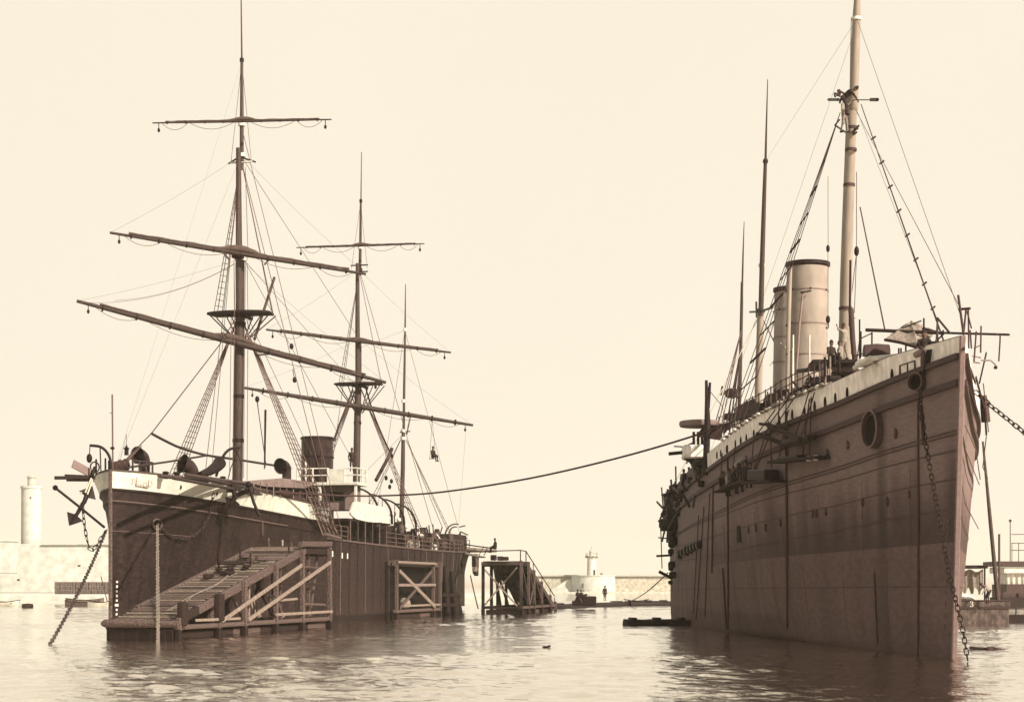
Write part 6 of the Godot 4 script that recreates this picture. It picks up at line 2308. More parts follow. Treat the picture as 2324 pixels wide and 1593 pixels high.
func build_anchors_and_chains() -> void:
	# the anchor catted on the starboard bow of the left ship
	var z := 101.6
	anchor("dark stocked anchor hanging clear of the black ship's bow on its left side", [at(214, 1060, 102.6), at(190, 1140, z)], [at(124, 1107, 100.9), at(181, 1152, z - 0.2), at(236, 1197, 102.3)], at(187, 1143, z), at(160, 1186, z - 0.3), at(205, 1110, 102.0), 0.1)
	var q := thing("anchor_davit_tackle", "pale rope tackle holding the hanging starboard anchor", "tackle", spot(at(200, 1120, 101.8)))
	for e in [[192, 1118, 206, 1085], [197, 1122, 209, 1088], [181, 1120, 190, 1112]]:
		var m := local(q)
		m.tube([at(e[0], e[1], 101.7), at(e[2], e[3], 102.0)], 0.05, 5)
		part("rope", m, mats.pale_rope, q)
	# the anchor stowed on the port bow
	var w := left_frame * lp(552, 1128, 5.2)
	var zz := -w.z
	anchor("black anchor stowed flat against the white bulwark of the black ship's port bow", [at(566, 1112, zz), at(536, 1124, zz)], [at(563, 1100, zz - 0.5), at(575, 1140, zz - 0.5), at(588, 1172, zz - 0.6)], at(533, 1126, zz), at(520, 1150, zz), at(526, 1098, zz), 0.13)
	# chains
	var ha := left_frame * (on_hull(port_ship, 356, 1191, 0.4))
	chain("anchor_chain", "pale chain dropping from the port hawse of the black ship across the timber ramp", sagging(ha, at(357.5, 1460, 80.2), 0.35, 14), 0.36, 0.21, mats.pale_chain)
	var hb := at(240, 1203, 103.2)
	chain("anchor_chain", "long chain slanting from the black ship's bow to the water at far left", sagging(hb, at(110, 1466, 76.5), 0.3, 14), 0.38, 0.2, mats.chain_iron)
	chain("anchor_chain", "dark chain hanging in a loop below the black ship's starboard anchor", smooth([at(187, 1150, 101.4), at(189, 1180, 101.5), at(197, 1228, 101.8), at(207, 1247.5, 102.0), at(222, 1232, 102.4), at(238, 1203, 103.0)], 5), 0.34, 0.2, mats.iron)
	var fest := []
	for e in [[364, 1196], [378, 1210], [394, 1219], [410, 1222.5], [425, 1221], [442, 1213], [456, 1202], [468, 1180], [477, 1156], [482, 1132], [484, 1118]]:
		fest.append(left_frame * on_hull(port_ship, e[0], e[1], 0.16))
	chain("anchor_chain", "chain hung in a curve along the black ship's port bow, from hawse to bulwark", smooth(fest, 3), 0.32, 0.19, mats.chain_iron)
	var hc := right_frame * on_hull(star_ship, 2089, 884, 0.45)
	var cpts := [hc]
	var lst := [[2092, 935], [2099, 985], [2108, 1041], [2119, 1100], [2130.5, 1160], [2143, 1232], [2155, 1298], [2164, 1337], [2172.6, 1372], [2187.4, 1434], [2199, 1508]]
	for i in lst.size():
		cpts.append(at(lst[i][0], lst[i][1], lerpf(-hc.z - 0.3, 59.2, pow((i + 1.0) / lst.size(), 1.1))))
	chain("anchor_chain", "heavy chain from the starboard hawse of the big grey bow down into the water", cpts, 0.2, 0.17, mats.iron)
	chain("anchor_chain", "heavy chain stretched from the grey bow out of the picture at the right edge", [at(2214, 888, 68.5), at(2250, 921, 68), at(2290, 953, 67.5), at(2324, 980, 67), at(2440, 1074, 65.5)], 0.27, 0.2, mats.chain_iron)
	# the long hawser between the ships
	var hw := []
	for e in [[300, 1077, 105.5], [430, 1090, 109.5], [560, 1111, 113], [700, 1121, 117.5], [790, 1125, 120], [870, 1125, 122.5], [1000, 1117, 119], [1200, 1086, 113.2], [1400, 1040, 107.5], [1560, 994, 102.6], [1640, 965, 98], [1720, 938, 93]]:
		hw.append(at(e[0], e[1], e[2]))
	var m := MB.new()
	var p0: Vector3 = hw[0]
	m.x = spot(p0).affine_inverse()
	m.tube(smooth(hw, 5), 0.062, 7)
	solo("mooring_hawser", m, mats.rope, spot(p0), "long dark hawser sagging from the black ship's rail across to the grey ship", "rope")
	m = MB.new()
	var sl := [left_frame * Vector3(83.0, 3.6, 1.0), at(1085, 1381, 172)]
	m.x = spot(sl[0]).affine_inverse()
	m.tube(sagging(sl[0], sl[1], 0.1), 0.06, 6)
	solo("stern_line", m, mats.rope, spot(sl[0]), "dark line slanting from the black ship's stern down to the water", "rope")
	m = MB.new()
	sl = [at(1516, 1300, 139), at(1432, 1364, 222)]
	m.x = spot(sl[0]).affine_inverse()
	m.tube(sagging(sl[0], sl[1], 0.3), 0.05, 6)
	solo("mooring_line", m, mats.thin_rope, spot(sl[0]), "thin line from the grey ship's far side down to the low raft", "rope")


# ---------------------------------------------------------------- painters' stages on the side of the right ship
func out_from(px: float, py: float, off: float) -> Vector3:  # in the world: a point that stands off the right ship's side
	return right_frame * on_hull(star_ship, px, py, off)


func build_scaffolds() -> void:
	var o := thing("hanging_stage", "dark boxed painters' stage slung on ropes against the grey ship's side", "scaffold", spot(out_from(1730, 1090, 0.6)))
	var m := local(o)
	var a := out_from(1712, 1078, 0.55)
	var b := out_from(1752, 1078, 0.55)
	m.bar(a, b, 0.7, 0.5, 0.05)
	part("box", m, mats.wet_timber, o)
	m = local(o)
	m.bar(out_from(1700, 1096, 0.5), out_from(1766, 1092, 0.5), 0.8, 0.1, 0.01)
	part("plank", m, mats.dark_timber, o)
	for e in [[1712, 1066, 1745, 968], [1752, 1062, 1749, 960], [1716, 1066, 1752, 975]]:
		m = local(o)
		m.tube([out_from(e[0], e[1], 0.5), out_from(e[2], e[3], 0.3)], 0.035, 5)
		part("sling", m, mats.rope, o)
	var o2 := thing("hanging_stage", "long thin painters' plank slung higher and nearer the grey bow", "scaffold", spot(out_from(1810, 1044, 0.5)))
	m = local(o2)
	m.bar(out_from(1758, 1049, 0.5), out_from(1868, 1038, 0.4), 0.7, 0.14, 0.02)
	part("plank", m, mats.dark_timber, o2)
	m = local(o2)
	m.bar(out_from(1775, 1042, 0.5), out_from(1822, 1037, 0.5), 0.5, 0.18, 0.03)
	part("paint_trough", m, mats.wet_timber, o2)
	for e in [[1768, 1046, 1790, 930], [1822, 1036, 1838, 905], [1838, 1036, 1842, 900], [1790, 1046, 1786, 935]]:
		m = local(o2)
		m.tube([out_from(e[0], e[1], 0.45), out_from(e[2], e[3], 0.25)], 0.035, 5)
		part("sling", m, mats.rope, o2)
	for i in 3:
		m = local(o2)
		m.block(out_from(1836 + i * 8, 1041 - i, 0.6), Vector3(0.18, 0.22, 0.18), 0.02)
		part("paint_pot", m, mats.white_mark if i != 1 else mats.grey_paint, o2)
	var o3 := thing("boat_boom", "pair of crossed dark booms rigged out from the grey ship's bulwark", "boom", spot(out_from(1780, 1000, 0.4)))
	for e in [[1719.5, 985, 1781, 1009, 0.9, 0.35, 0.11], [1743.5, 964, 1817, 998, 0.35, 0.9, 0.12], [1781, 1009, 1840, 994, 0.5, 0.7, 0.16], [1725, 962, 1746, 964, 0.5, 0.3, 0.07]]:
		m = local(o3)
		m.tube([out_from(e[0], e[1], e[4]), out_from(e[2], e[3], e[5])], e[6], 7)
		part("boom", m, mats.dark_timber, o3)
	m = local(o3)
	m.bar(out_from(1786, 1004, 0.5), out_from(1842, 992, 0.5), 0.5, 0.2, 0.03)
	part("boom_cradle", m, mats.wet_timber, o3)
	for e in [[1745, 965, 1800, 890], [1755, 975, 1812, 890], [1781, 1009, 1786, 890], [1817, 998, 1850, 890], [1719, 985, 1760, 930], [1800, 1008, 1838, 885], [1765, 985, 1770, 905]]:
		m = local(o3)
		m.tube([out_from(e[0], e[1], 0.7), out_from(e[2], e[3], 0.2)], 0.03, 5)
		part("guy", m, mats.rope, o3)
	# a row of planks with painters further aft
	var o4 := thing("hanging_stage", "row of painters' planks along the grey ship's side, farthest aft", "scaffold", spot(out_from(1665, 1110, 0.5)))
	for e in [[1632, 1117, 1664, 1103], [1662, 1104, 1704, 1088]]:
		m = local(o4)
		m.bar(out_from(e[0], e[1], 0.5), out_from(e[2], e[3], 0.5), 0.6, 0.1, 0.01)
		part("plank", m, mats.dark_timber, o4)
	for e in [[1634, 1115, 1640, 1028], [1663, 1103, 1668, 1015], [1703, 1088, 1712, 990]]:
		m = local(o4)
		m.tube([out_from(e[0], e[1], 0.5), out_from(e[2], e[3], 0.2)], 0.03, 5)
		part("sling", m, mats.rope, o4)
	# the ladder, platforms and spars that stick out past the far edge of the side
	var z := 127.5
	var o5 := thing("accommodation_ladder", "dark side ladder and platform on the far edge of the grey ship's side", "ladder", spot(at(1530, 1200, z)))
	for e in [[1556, 1112, 1512, 1196, 1.0], [1545, 1122, 1524, 1188, 0.7], [1600, 1070, 1553, 1122, 0.6]]:
		m = local(o5)
		m.bar(at(e[0], e[1], z), at(e[2], e[3], z), 1.0, e[4] * 0.55, 0.06)
		part("ladder_side", m, mats.black_trim, o5)
	for i in 8:
		m = local(o5)
		m.block(at(1552.0 - i * 5.2, 1118.0 + i * 10.0, z), Vector3(0.9 + 0.3 * (i % 3), 0.5 + 0.2 * (i % 2), 0.8), 0.08, 0.3 * i)
		part("step", m, mats.wet_timber, o5)
	var rg := RandomNumberGenerator.new()
	rg.seed = 44
	for i in 34:
		var u := rg.randf()
		var p := at(lerpf(1592, 1522, u) + rg.randf_range(-7, 9), lerpf(1068, 1240, u) + rg.randf_range(-10, 12), z + rg.randf_range(-0.5, 2.0))
		m = local(o5)
		if i % 3:
			m.box(spot(p, rg.randf()), Vector3(rg.randf_range(0.3, 0.9), rg.randf_range(0.3, 1.0), 0.5), 0.08)
		else:
			m.tube([p, p + Vector3(rg.randf_range(-0.6, 0.6), rg.randf_range(0.5, 1.8), 0)], 0.06, 6)
		part("side_gear", m, mats.wet_timber if i % 7 else mats.dark_timber, o5)
	m = local(o5)
	m.block(at(1517, 1200, z), Vector3(1.1, 0.34, 1.2), 0.04)
	part("platform", m, mats.wet_timber, o5)
	for e in [[1494, 1220, 1524, 1223, 0.05], [1490, 1262, 1526, 1260, 0.09], [1496, 1297, 1526, 1313, 0.13], [1500, 1198, 1503, 1290, 0.04], [1548, 1085, 1546, 1110, 0.06], [1564, 1060, 1566, 1095, 0.1], [1574, 1056, 1572, 1090, 0.09], [1580, 1050, 1582, 1082, 0.07]]:
		m = local(o5)
		m.tube([at(e[0], e[1], z), at(e[2], e[3], z)], e[4], 6)
		part("outrigger", m, mats.wet_timber, o5)
	for e in [[1521, 1235, 0.5], [1519, 1252, 0.4], [1521, 1282, 0.5], [1519, 1290, 0.35], [1518, 1322, 0.3], [1523, 1305, 0.5]]:
		m = local(o5)
		m.block(at(e[0] + 4, e[1], z), Vector3(e[2], e[2], 0.6), 0.1)
		part("fender", m, mats.wet_timber, o5)


# ---------------------------------------------------------------- boats, rafts and what floats between the ships
func raft(label: String, x0: float, y0: float, x1: float, y1: float, high: float, wide: float, logs: int) -> Node3D:
	var z0 := EYE * FOCAL / (y0 - HY)
	var z1 := EYE * FOCAL / (y1 - HY)
	var a := at(x0, y0, z0)
	var b := at(x1, y1, z1)
	var o := thing("raft", label, "raft", spot((a + b) / 2.0), "dark timber rafts")
	var side := (b - a).normalized().cross(Vector3.UP).normalized()
	if side.z > 0:
		side = -side
	for k in logs:
		var off := side * (wide * (k + 0.5) / logs)
		var m := local(o)
		var pts := []
		for i in 7:
			pts.append(a.lerp(b, i / 6.0) + off + Vector3(0, high * 0.5 - 0.12 + 0.03 * sin(i * 2.0 + k), 0))
		m.tube(pts, high * 0.5 + 0.08, 9)
		part("log", m, mats.wet_timber, o)
	for u in [0.12, 0.5, 0.88]:
		var m := local(o)
		var c := a.lerp(b, u) + Vector3(0, high + 0.02, 0)
		m.bar(c, c + side * wide, 0.3, 0.12, 0.02)
		part("cross_timber", m, mats.wet_timber, o)
	return o


func rowboat(label: String, p: Vector3, length: float, turn: float, mt: Material, group := "") -> Node3D:
	var o := thing("rowing_boat", label, "rowing boat", spot(p, turn), group)
	var m := MB.new()
	for side in [1.0, -1.0]:
		var rows := []
		for i in 13:
			var u := i / 12.0
			var s := (u - 0.5) * length
			var half := length * 0.15 * pow(sin(PI * clampf(u * 0.92 + 0.04, 0, 1)), 0.7)
			var sheer := 0.5 + 0.25 * pow(absf(u - 0.5) * 2.0, 2.0)
			var row := []
			for k in 6:
				var a := PI / 2.0 * k / 5.0
				row.append(Vector3(s, lerpf(-0.2, sheer, 1.0 - cos(a)), side * half * sin(a)))
			rows.append(row)
		m.grid(rows, Vector3(0, 0.2, side))
	part("hull", m, mt, o)
	for side in [1.0, -1.0]:
		m = MB.new()
		var pts := []
		for i in 13:
			var u := i / 12.0
			pts.append(Vector3((u - 0.5) * length, 0.5 + 0.25 * pow(absf(u - 0.5) * 2.0, 2.0), side * length * 0.15 * pow(sin(PI * clampf(u * 0.92 + 0.04, 0, 1)), 0.7)))
		m.tube(pts, 0.05, 6)
		part("gunwale", m, mats.dark_timber, o)
	for u in [-0.2, 0.05, 0.28]:
		m = MB.new()
		m.block(Vector3(u * length, 0.34, 0), Vector3(0.22, 0.05, length * 0.27), 0.01)
		part("thwart", m, mats.timber, o)
	return o


func build_floating() -> void:
	raft("low dark raft running right from the foot of the stair stage, carrying a steam launch", 1256, 1383, 1432, 1374.6, 0.55, 1.6, 3)
	raft("short dark raft behind, touching the far edge of the grey ship", 1431, 1374.8, 1524, 1374.2, 0.62, 1.5, 3)
	raft("dark floating timbers lying at the waterline of the grey ship's side, nearest of the rafts", 1424, 1419.5, 1568, 1419.0, 0.42, 1.4, 3)
	# steam launch lying by the raft
	var z := 190.0
	var p := at(1325, 1380, z)
	p.y = 0.0
	var o := thing("steam_launch", "small dark steam launch with two men aboard, moored at the raft between the ships", "launch", spot(p))
	var m := local(o)
	m.face([at(1301, 1370, z - 1), at(1310, 1350, z - 1), at(1318, 1348, z - 1), at(1323, 1372, z - 1)])
	m.face([at(1301, 1370, z + 1), at(1310, 1350, z + 1), at(1318, 1348, z + 1), at(1323, 1372, z + 1)])
	m.face([at(1310, 1350, z - 1), at(1318, 1348, z - 1), at(1318, 1348, z + 1), at(1310, 1350, z + 1)])
	m.face([at(1301, 1370, z - 1), at(1310, 1350, z - 1), at(1310, 1350, z + 1), at(1301, 1370, z + 1)])
	part("bow", m, mats.wet_timber, o)
	m = local(o)
	m.box(spot(at(1335, 1361, z)), Vector3(1.7, 0.75, 2.0), 0.08)
	part("cabin", m, mats.black_trim, o)
	m = local(o)
	m.box(spot(at(1325, 1369, z)), Vector3(2.5, 0.55, 2.2), 0.1)
	part("hull", m, mats.wet_timber, o)
	m = local(o)
	m.tube([at(1314, 1357, z - 1.1), at(1322, 1353, z - 1.1), at(1333, 1349, z - 1.1)], 0.12, 7)
	part("gun_barrel_funnel", m, mats.black_trim, o)
	m = local(o)
	m.tube([at(1316, 1357, z - 1.2), at(1322, 1369, z - 1.2)], 0.05, 5)
	part("oar", m, mats.timber, o)
	# white boat far behind
	rowboat("small white boat floating beyond the gap between the two rafts", Vector3(at(1445, 1378, 236).x, 0, -236), 3.4, 0.0, mats.white_mark)
	# dark dolphin under the stern of the left ship
	o = thing("mooring_dolphin", "dark cluster of leaning piles in the water under the black ship's stern", "piles", spot(at(1030, 1397, 152)))
	for e in [[1003, 1397, 998, 1285], [1012, 1397, 1006, 1292], [1022, 1397, 1013, 1300], [1031, 1397, 1020, 1312], [1040, 1397, 1029, 1330], [1046, 1397, 1038, 1350], [1036, 1396, 1025, 1300], [1017, 1396, 1010, 1288]]:
		m = local(o)
		m.tube([at(e[0], e[1] + 12, 152 + fmod(e[0], 3.0)), at(e[2], e[3], 156 + fmod(e[0], 3.0))], [0.28, 0.2], 8)
		part("pile", m, mats.wet_timber, o)
	for e in [[1372, 0.0], [1350, 0.3]]:
		m = local(o)
		m.bar(at(1004, e[0], 151.4), at(1046, e[0] + 2, 151.4), 0.2, 0.3, 0.03)
		part("waling", m, mats.dark_timber, o)
	# log with a rope at the lower right
	var zz := EYE * FOCAL / (1474.0 - HY)
	o = thing("floating_spar", "floating spar with a rope knotted round it, right of the grey ship's stem", "spar", spot(at(2240, 1474, zz)))
	m = local(o)
	m.tube(smooth([at(2202, 1469.5, zz), at(2225, 1472, zz), at(2255, 1474, zz), at(2275, 1477, zz), at(2290, 1486, zz - 2.0), at(2297, 1491, zz - 2.6)], 3), 0.06, 7)
	part("spar", m, mats.dark_timber, o)
	m = local(o)
	m.tube(smooth([at(2243, 1475, zz - 0.1), at(2252, 1468.5, zz), at(2270, 1473, zz), at(2330, 1479, zz), at(2420, 1484, zz)], 4), 0.035, 6)
	part("rope", m, mats.rope, o)
	m = local(o)
	m.ball(at(2246, 1473, zz - 0.1), Vector3(0.16, 0.1, 0.12), 8)
	part("knot", m, mats.rope, o)
	# a scrap adrift
	var za := EYE * FOCAL / (1470.0 - HY)
	m = MB.new()
	m.ball(Vector3(0, 0.0, 0), Vector3(0.16, 0.04, 0.1), 8)
	m.ball(Vector3(0.14, 0.03, 0.05), Vector3(0.07, 0.05, 0.07), 8)
	solo("driftwood", m, mats.dark_timber, spot(at(1239, 1468, za)), "small dark lump of driftwood afloat in the open water between the ships", "driftwood")


# ---------------------------------------------------------------- the far shore on the left and in the middle
func build_far_shore() -> void:
	# quay on the left
	var m := MB.new()
	m.block(Vector3(-70, -0.4, -300), Vector3(150, 3.2, 80), 0.1)
	setting("quay", m.mesh(), mats.plaster)
	m = MB.new()
	m.block(Vector3(-70, -0.2, -259), Vector3(150, 0.7, 4), 0.1)
	setting("quay_step", m.mesh(), mats.stone)
	var o := thing("round_tower", "pale round harbour tower with a small turret on top, far left behind the quay", "tower", spot(Vector3(at(70, 1330, 330).x, 1.2, -330)))
	var top_ := at(70, 1104, 330).y - 1.2
	m = MB.new()
	m.lathe(Transform3D(), [Vector2(1.95, 0), Vector2(1.85, top_ - 0.4), Vector2(2.0, top_ - 0.4), Vector2(2.0, top_), Vector2(0, top_ + 0.1)], 24)
	part("wall", m, mats.plaster, o)
	m = MB.new()
	m.lathe(Transform3D(), [Vector2(0.72, top_), Vector2(0.7, top_ + 1.6), Vector2(0.85, top_ + 1.65), Vector2(0.8, top_ + 1.9), Vector2(0, top_ + 2.3)], 16)
	part("turret", m, mats.stone, o)
	m = MB.new()
	m.block(Vector3(0.35, top_ - 2.2, 1.75), Vector3(0.25, 0.4, 0.3))
	part("window", m, mats.grey_paint, o)
	o = thing("fort", "long low pale fort wall with a stepped top, far left behind the quay", "fort", spot(Vector3(-80, 1.2, -322)))
	m = MB.new()
	m.block(Vector3(-4, 4.4, 0), Vector3(75, 8.8, 8), 0.1)
	part("wall", m, mats.plaster, o)
	m = MB.new()
	m.block(Vector3(-27, 9.6, 1), Vector3(16, 1.9, 6), 0.1)
	part("upper_wall", m, mats.plaster, o)
	for e in [[178, 1284], [203, 1286], [40, 1316]]:
		var q := at(e[0], e[1], 317.9) - Vector3(-80, 1.2, -322)
		m = MB.new()
		m.block(Vector3(q.x, q.y, 3.96), Vector3(0.5, 0.3, 0.16))
		part("embrasure", m, mats.grey_trim, o)
	m = MB.new()
	m.block(Vector3(8, 8.72, 0.3), Vector3(26, 0.22, 8.2), 0.02)
	part("coping", m, mats.stone, o)
	m = MB.new()
	var bx := at(8, 1265, 310)
	m.block(Vector3(0, 2.9, 0), Vector3(4.6, 5.6, 4), 0.1)
	m.block(Vector3(0, 5.8, 0), Vector3(4.9, 0.3, 4.3), 0.05)
	solo("watch_house", m, mats.plaster, spot(Vector3(bx.x - 1.0, 4.6, -312)), "small square pale building at the far left edge, in front of the fort", "building")
	# stack of bales on the quay
	o = thing("bale_stack", "long dark mottled stack of bales on the far quay, left of the black bow", "stack", spot(Vector3(at(195, 1343, 268).x, 1.2, -268)))
	for i in 24:
		for k in 3:
			m = MB.new()
			m.block(Vector3(-4.5 + i * 0.4, 0.35 + k * 0.62, rng.randf_range(-0.1, 0.1)), Vector3(0.37, 0.6, 1.6), 0.06, rng.randf_range(-0.1, 0.1))
			part("bale", m, mats.cargo, o)
	# rowing boats
	var g := "rowing boats below the far quay"
	rowboat("pale rowing boat with its oars out, below the stack of bales", Vector3(at(186, 1376, 216).x, 0, -216), 4.2, 0.12, mats.timber, g)
	rowboat("pale boat hull cut by the left edge, on the water", Vector3(at(8, 1375, 221).x, 0, -221), 4.0, -0.1, mats.stone, g)
	rowboat("low boat lying just left of the black bow", Vector3(at(226, 1376, 214).x, 0, -214), 3.0, 0.0, mats.stone, g)
	rowboat("faint boat drawn up on the quay edge above the others", Vector3(at(195, 1362, 244).x, 0.05, -243), 5.2, 0.05, mats.cargo, g)
	m = MB.new()
	m.lathe(Transform3D(Basis(Vector3(0, 0, 1), PI / 2), Vector3(0, 0.15, 0)), [Vector2(0, -0.65), Vector2(0.3, -0.6), Vector2(0.36, 0), Vector2(0.3, 0.6), Vector2(0, 0.65)], 14)
	solo("mooring_buoy", m, mats.dark_timber, spot(Vector3(at(61, 1380, 202).x, 0, -202)), "dark barrel buoy floating by the boat at the left edge", "buoy")
	m = MB.new()
	m.tube([Vector3(0, 0, 0), Vector3(-0.9, 3.6, 0)], 0.07, 6)
	solo("leaning_pole", m, mats.grey_trim, spot(Vector3(at(243, 1368, 240).x, 0.2, -240)), "thin leaning pole by the bale stack", "pole")
	# breakwater with its bastion and light in the middle
	m = MB.new()
	m.block(Vector3(60, 1.2, -622), Vector3(108, 9.2, 14), 0.2)
	var wall := setting("breakwater", m.mesh(), mats.rough_stone)
	m = MB.new()
	m.block(Vector3(60, 5.9, -621.6), Vector3(108.4, 0.6, 15), 0.1)
	setting("breakwater_coping", m.mesh(), mats.stone)
	m = MB.new()
	m.block(Vector3(20, -0.2, -596), Vector3(150, 1.0, 26), 0.1)
	setting("breakwater_footing", m.mesh(), mats.stone)
	var c := Vector3(at(1348, 1345, 604).x, 0, -608)
	o = thing("bastion", "round white bastion at the end of the breakwater, carrying the light", "bastion", spot(c))
	m = MB.new()
	m.lathe(Transform3D(), [Vector2(7.7, -1), Vector2(7.5, 5.6), Vector2(7.7, 5.65), Vector2(7.7, 5.95), Vector2(0, 6.0)], 32)
	part("wall", m, mats.plaster, o)
	m = MB.new()
	m.block(Vector3(-3.9, 2.4, 6.5), Vector3(0.45, 1.6, 0.3))
	m.block(Vector3(-3.6, 0.8, 6.7), Vector3(0.3, 0.6, 0.3))
	part("doorway", m, mats.grey_trim, o)
	m = MB.new()
	m.face([Vector3(-16, 0, 1), Vector3(-9, 4.4, 1), Vector3(-7, 4.8, 1), Vector3(-6, 0, 3)])
	m.face([Vector3(-16, 0, -2), Vector3(-9, 4.4, -2), Vector3(-7, 4.8, -2), Vector3(-6, 0, -2)])
	m.face([Vector3(-16, 0, 1), Vector3(-9, 4.4, 1), Vector3(-9, 4.4, -2), Vector3(-16, 0, -2)])
	part("ramp", m, mats.plaster, o)
	o = thing("lighthouse", "small white lighthouse tower with a gallery and lantern, on the round bastion", "lighthouse", spot(c + Vector3(-0.6, 5.95, 0)))
	m = MB.new()
	m.lathe(Transform3D(), [Vector2(1.65, 0), Vector2(1.45, 6.0), Vector2(2.1, 6.7), Vector2(2.1, 6.9), Vector2(0, 6.95)], 20)
	part("tower", m, mats.plaster, o)
	m = MB.new()
	m.lathe(Transform3D(), [Vector2(0.8, 6.9), Vector2(0.8, 8.2), Vector2(1.0, 8.25), Vector2(0.2, 9.0), Vector2(0.1, 10.6), Vector2(0, 10.6)], 14)
	part("lantern", m, mats.stone, o)
	for i in 10:
		var a := TAU * i / 10.0
		m = MB.new()
		m.tube([Vector3(cos(a) * 2.0, 6.9, sin(a) * 2.0), Vector3(cos(a) * 2.0, 7.8, sin(a) * 2.0)], 0.06, 5)
		part("gallery_post", m, mats.cargo, o)
	m = MB.new()
	for i in 10:
		var a := TAU * i / 10.0
		m.ball(Vector3(cos(a) * 1.95, 6.35, sin(a) * 1.95), Vector3(0.3, 0.35, 0.3), 6)
	part("gallery_bracket", m, mats.cargo, o)
	m = MB.new()
	m.block(Vector3(0.9, 0.9, 1.4), Vector3(0.6, 2.0, 0.5))
	part("door", m, mats.grey_trim, o)
	m = MB.new()
	m.block(Vector3(3.3, 0.5, 2.0), Vector3(0.8, 0.7, 0.6), 0.05)
	part("bollard", m, mats.grey_paint, o)


# ---------------------------------------------------------------- barges and the pavilion behind the right ship's bow
func build_right_shore() -> void:
	var z := EYE * FOCAL / (1415.0 - HY)
	var x0 := at(2150, 1400, z).x
	var x1 := at(2292, 1400, z).x
	var o := thing("barge", "square iron barge marked with a white 3, moored beyond the grey bow", "barge", spot(Vector3((x0 + x1) / 2, 0, -z - 3.0)))
	var w := x1 - x0
	var m := MB.new()
	m.block(Vector3(0, 0.35, 0), Vector3(w, 1.5, 6.0), 0.05)
	part("hull", m, mats.barge_iron, o)
	m = MB.new()
	m.block(Vector3(0, 1.32, 2.96), Vector3(w + 0.1, 0.42, 0.12), 0.03)
	part("side_plate", m, mats.barge_iron, o)
	m = MB.new()
	m.block(Vector3(0.03, 1.06, 3.06), Vector3(w + 0.14, 0.09, 0.12), 0.02)
	part("rubbing_strake", m, mats.grey_trim, o)
	m = MB.new()
	m.block(Vector3(0.03, 1.56, 3.0), Vector3(w + 0.2, 0.08, 0.2), 0.02)
	part("coaming", m, mats.grey_trim, o)
	var tm := TextMesh.new()
	tm.text = "3"
	tm.font_size = 40
	tm.pixel_size = 0.013
	tm.depth = 0.03
	var sf := SystemFont.new()
	sf.font_names = PackedStringArray(["Droid Serif"])
	tm.font = sf
	var num := MeshInstance3D.new()
	num.mesh = tm
	num.material_override = mats.white_mark
	num.position = Vector3(at(2206, 1379, z).x - (x0 + x1) / 2, 1.31, 3.035)
	hang(num, "number", o)
	for k in 4:
		m = MB.new()
		m.block(Vector3(0.3 + k * 0.42, 1.31, 3.03), Vector3(0.22, 0.1, 0.02))
		part("scrape", m, mats.light_line, o)
	# awning frame on the barge: low dark roof with hanging cloths
	m = MB.new()
	m.block(Vector3(-0.2, 3.85, 1.0), Vector3(2.2, 0.22, 2.4), 0.03)
	part("awning_roof", m, mats.black_trim, o)
	for e in [-1.1, 0.75]:
		m = MB.new()
		m.tube([Vector3(e, 1.3, 1.9), Vector3(e, 3.8, 1.9)], 0.06, 6)
		part("awning_post", m, mats.black_trim, o)
	m = MB.new()
	var rows := []
	for i in 13:
		var row := []
		for k in 5:
			row.append(Vector3(-0.95 + i * 0.14, lerpf(3.6 - 0.1 * sin(i * 0.9), 2.2 + 0.3 * sin(i * 1.7), k / 4.0), 1.6 + 0.09 * sin(i * 2.1)))
		rows.append(row)
	m.grid(rows, Vector3(0, 0, 1))
	part("hanging_cloth", m, mats.canvas, o)
	m = MB.new()
	m.ball(Vector3(-1.0, 1.75, 2.3), Vector3(0.75, 0.3, 0.5), 10)
	m.ball(Vector3(-0.5, 1.65, 2.4), Vector3(0.5, 0.22, 0.4), 10)
	part("heaped_cloth", m, mats.white_mark, o)
	# the tall sheer pole stepped on the barge
	m = MB.new()
	var foot := at(2266, 1362, z)
	var head := at(2232, 1002, z + 0.4)
	m.x = spot(foot).affine_inverse()
	m.tube([foot, foot.lerp(head, 0.5), head], [0.15, 0.13, 0.07], 9)
	solo("sheer_pole", m, mats.mast_wood, spot(foot), "tall leaning timber pole stepped on the numbered barge", "pole")
	# further lighters
	var z2 := EYE * FOCAL / (1378.0 - HY)
	var q := at(2330, 1378, z2)
	o = thing("lighter", "low dark lighter loaded with boxes, behind the numbered barge", "barge", spot(Vector3(q.x, 0, -z2 - 3)))
	m = MB.new()
	m.block(Vector3(0, 0.5, 0), Vector3(5.6, 1.3, 5.0), 0.06)
	part("hull", m, mats.dark_timber, o)
	for e in [[-1.7, 1.5, 1.6], [0.4, 1.4, 2.0], [2.0, 1.6, 1.2]]:
		m = MB.new()
		m.block(Vector3(e[0], e[1] - 0.1, 1.2), Vector3(e[2], 0.7, 1.6), 0.05)
		part("box", m, mats.grey_trim, o)
	var z3 := EYE * FOCAL / (1413.0 - HY)
	q = at(2330, 1413, z3)
	o = thing("pontoon", "low flat pontoon right of the numbered barge, at the right edge", "pontoon", spot(Vector3(q.x, 0, -z3 - 1.5)))
	m = MB.new()
	m.block(Vector3(0, 0.15, 0), Vector3(2.4, 0.75, 3.0), 0.05)
	part("hull", m, mats.black_trim, o)
	m = MB.new()
	m.tube([Vector3(-0.62, 0.5, 1.2), Vector3(-0.6, 1.05, 1.2)], 0.04, 6)
	part("bollard", m, mats.iron, o)
	m = MB.new()
	m.block(Vector3(-0.2, 0.57, 1.2), Vector3(0.9, 0.08, 0.4), 0.02)
	part("plank", m, mats.pale_timber, o)
	# the floating pavilion: lower storey of white posts, dark eaves, railed upper deck
	var zp := 235.0
	var px := at(2320, 1300, zp)
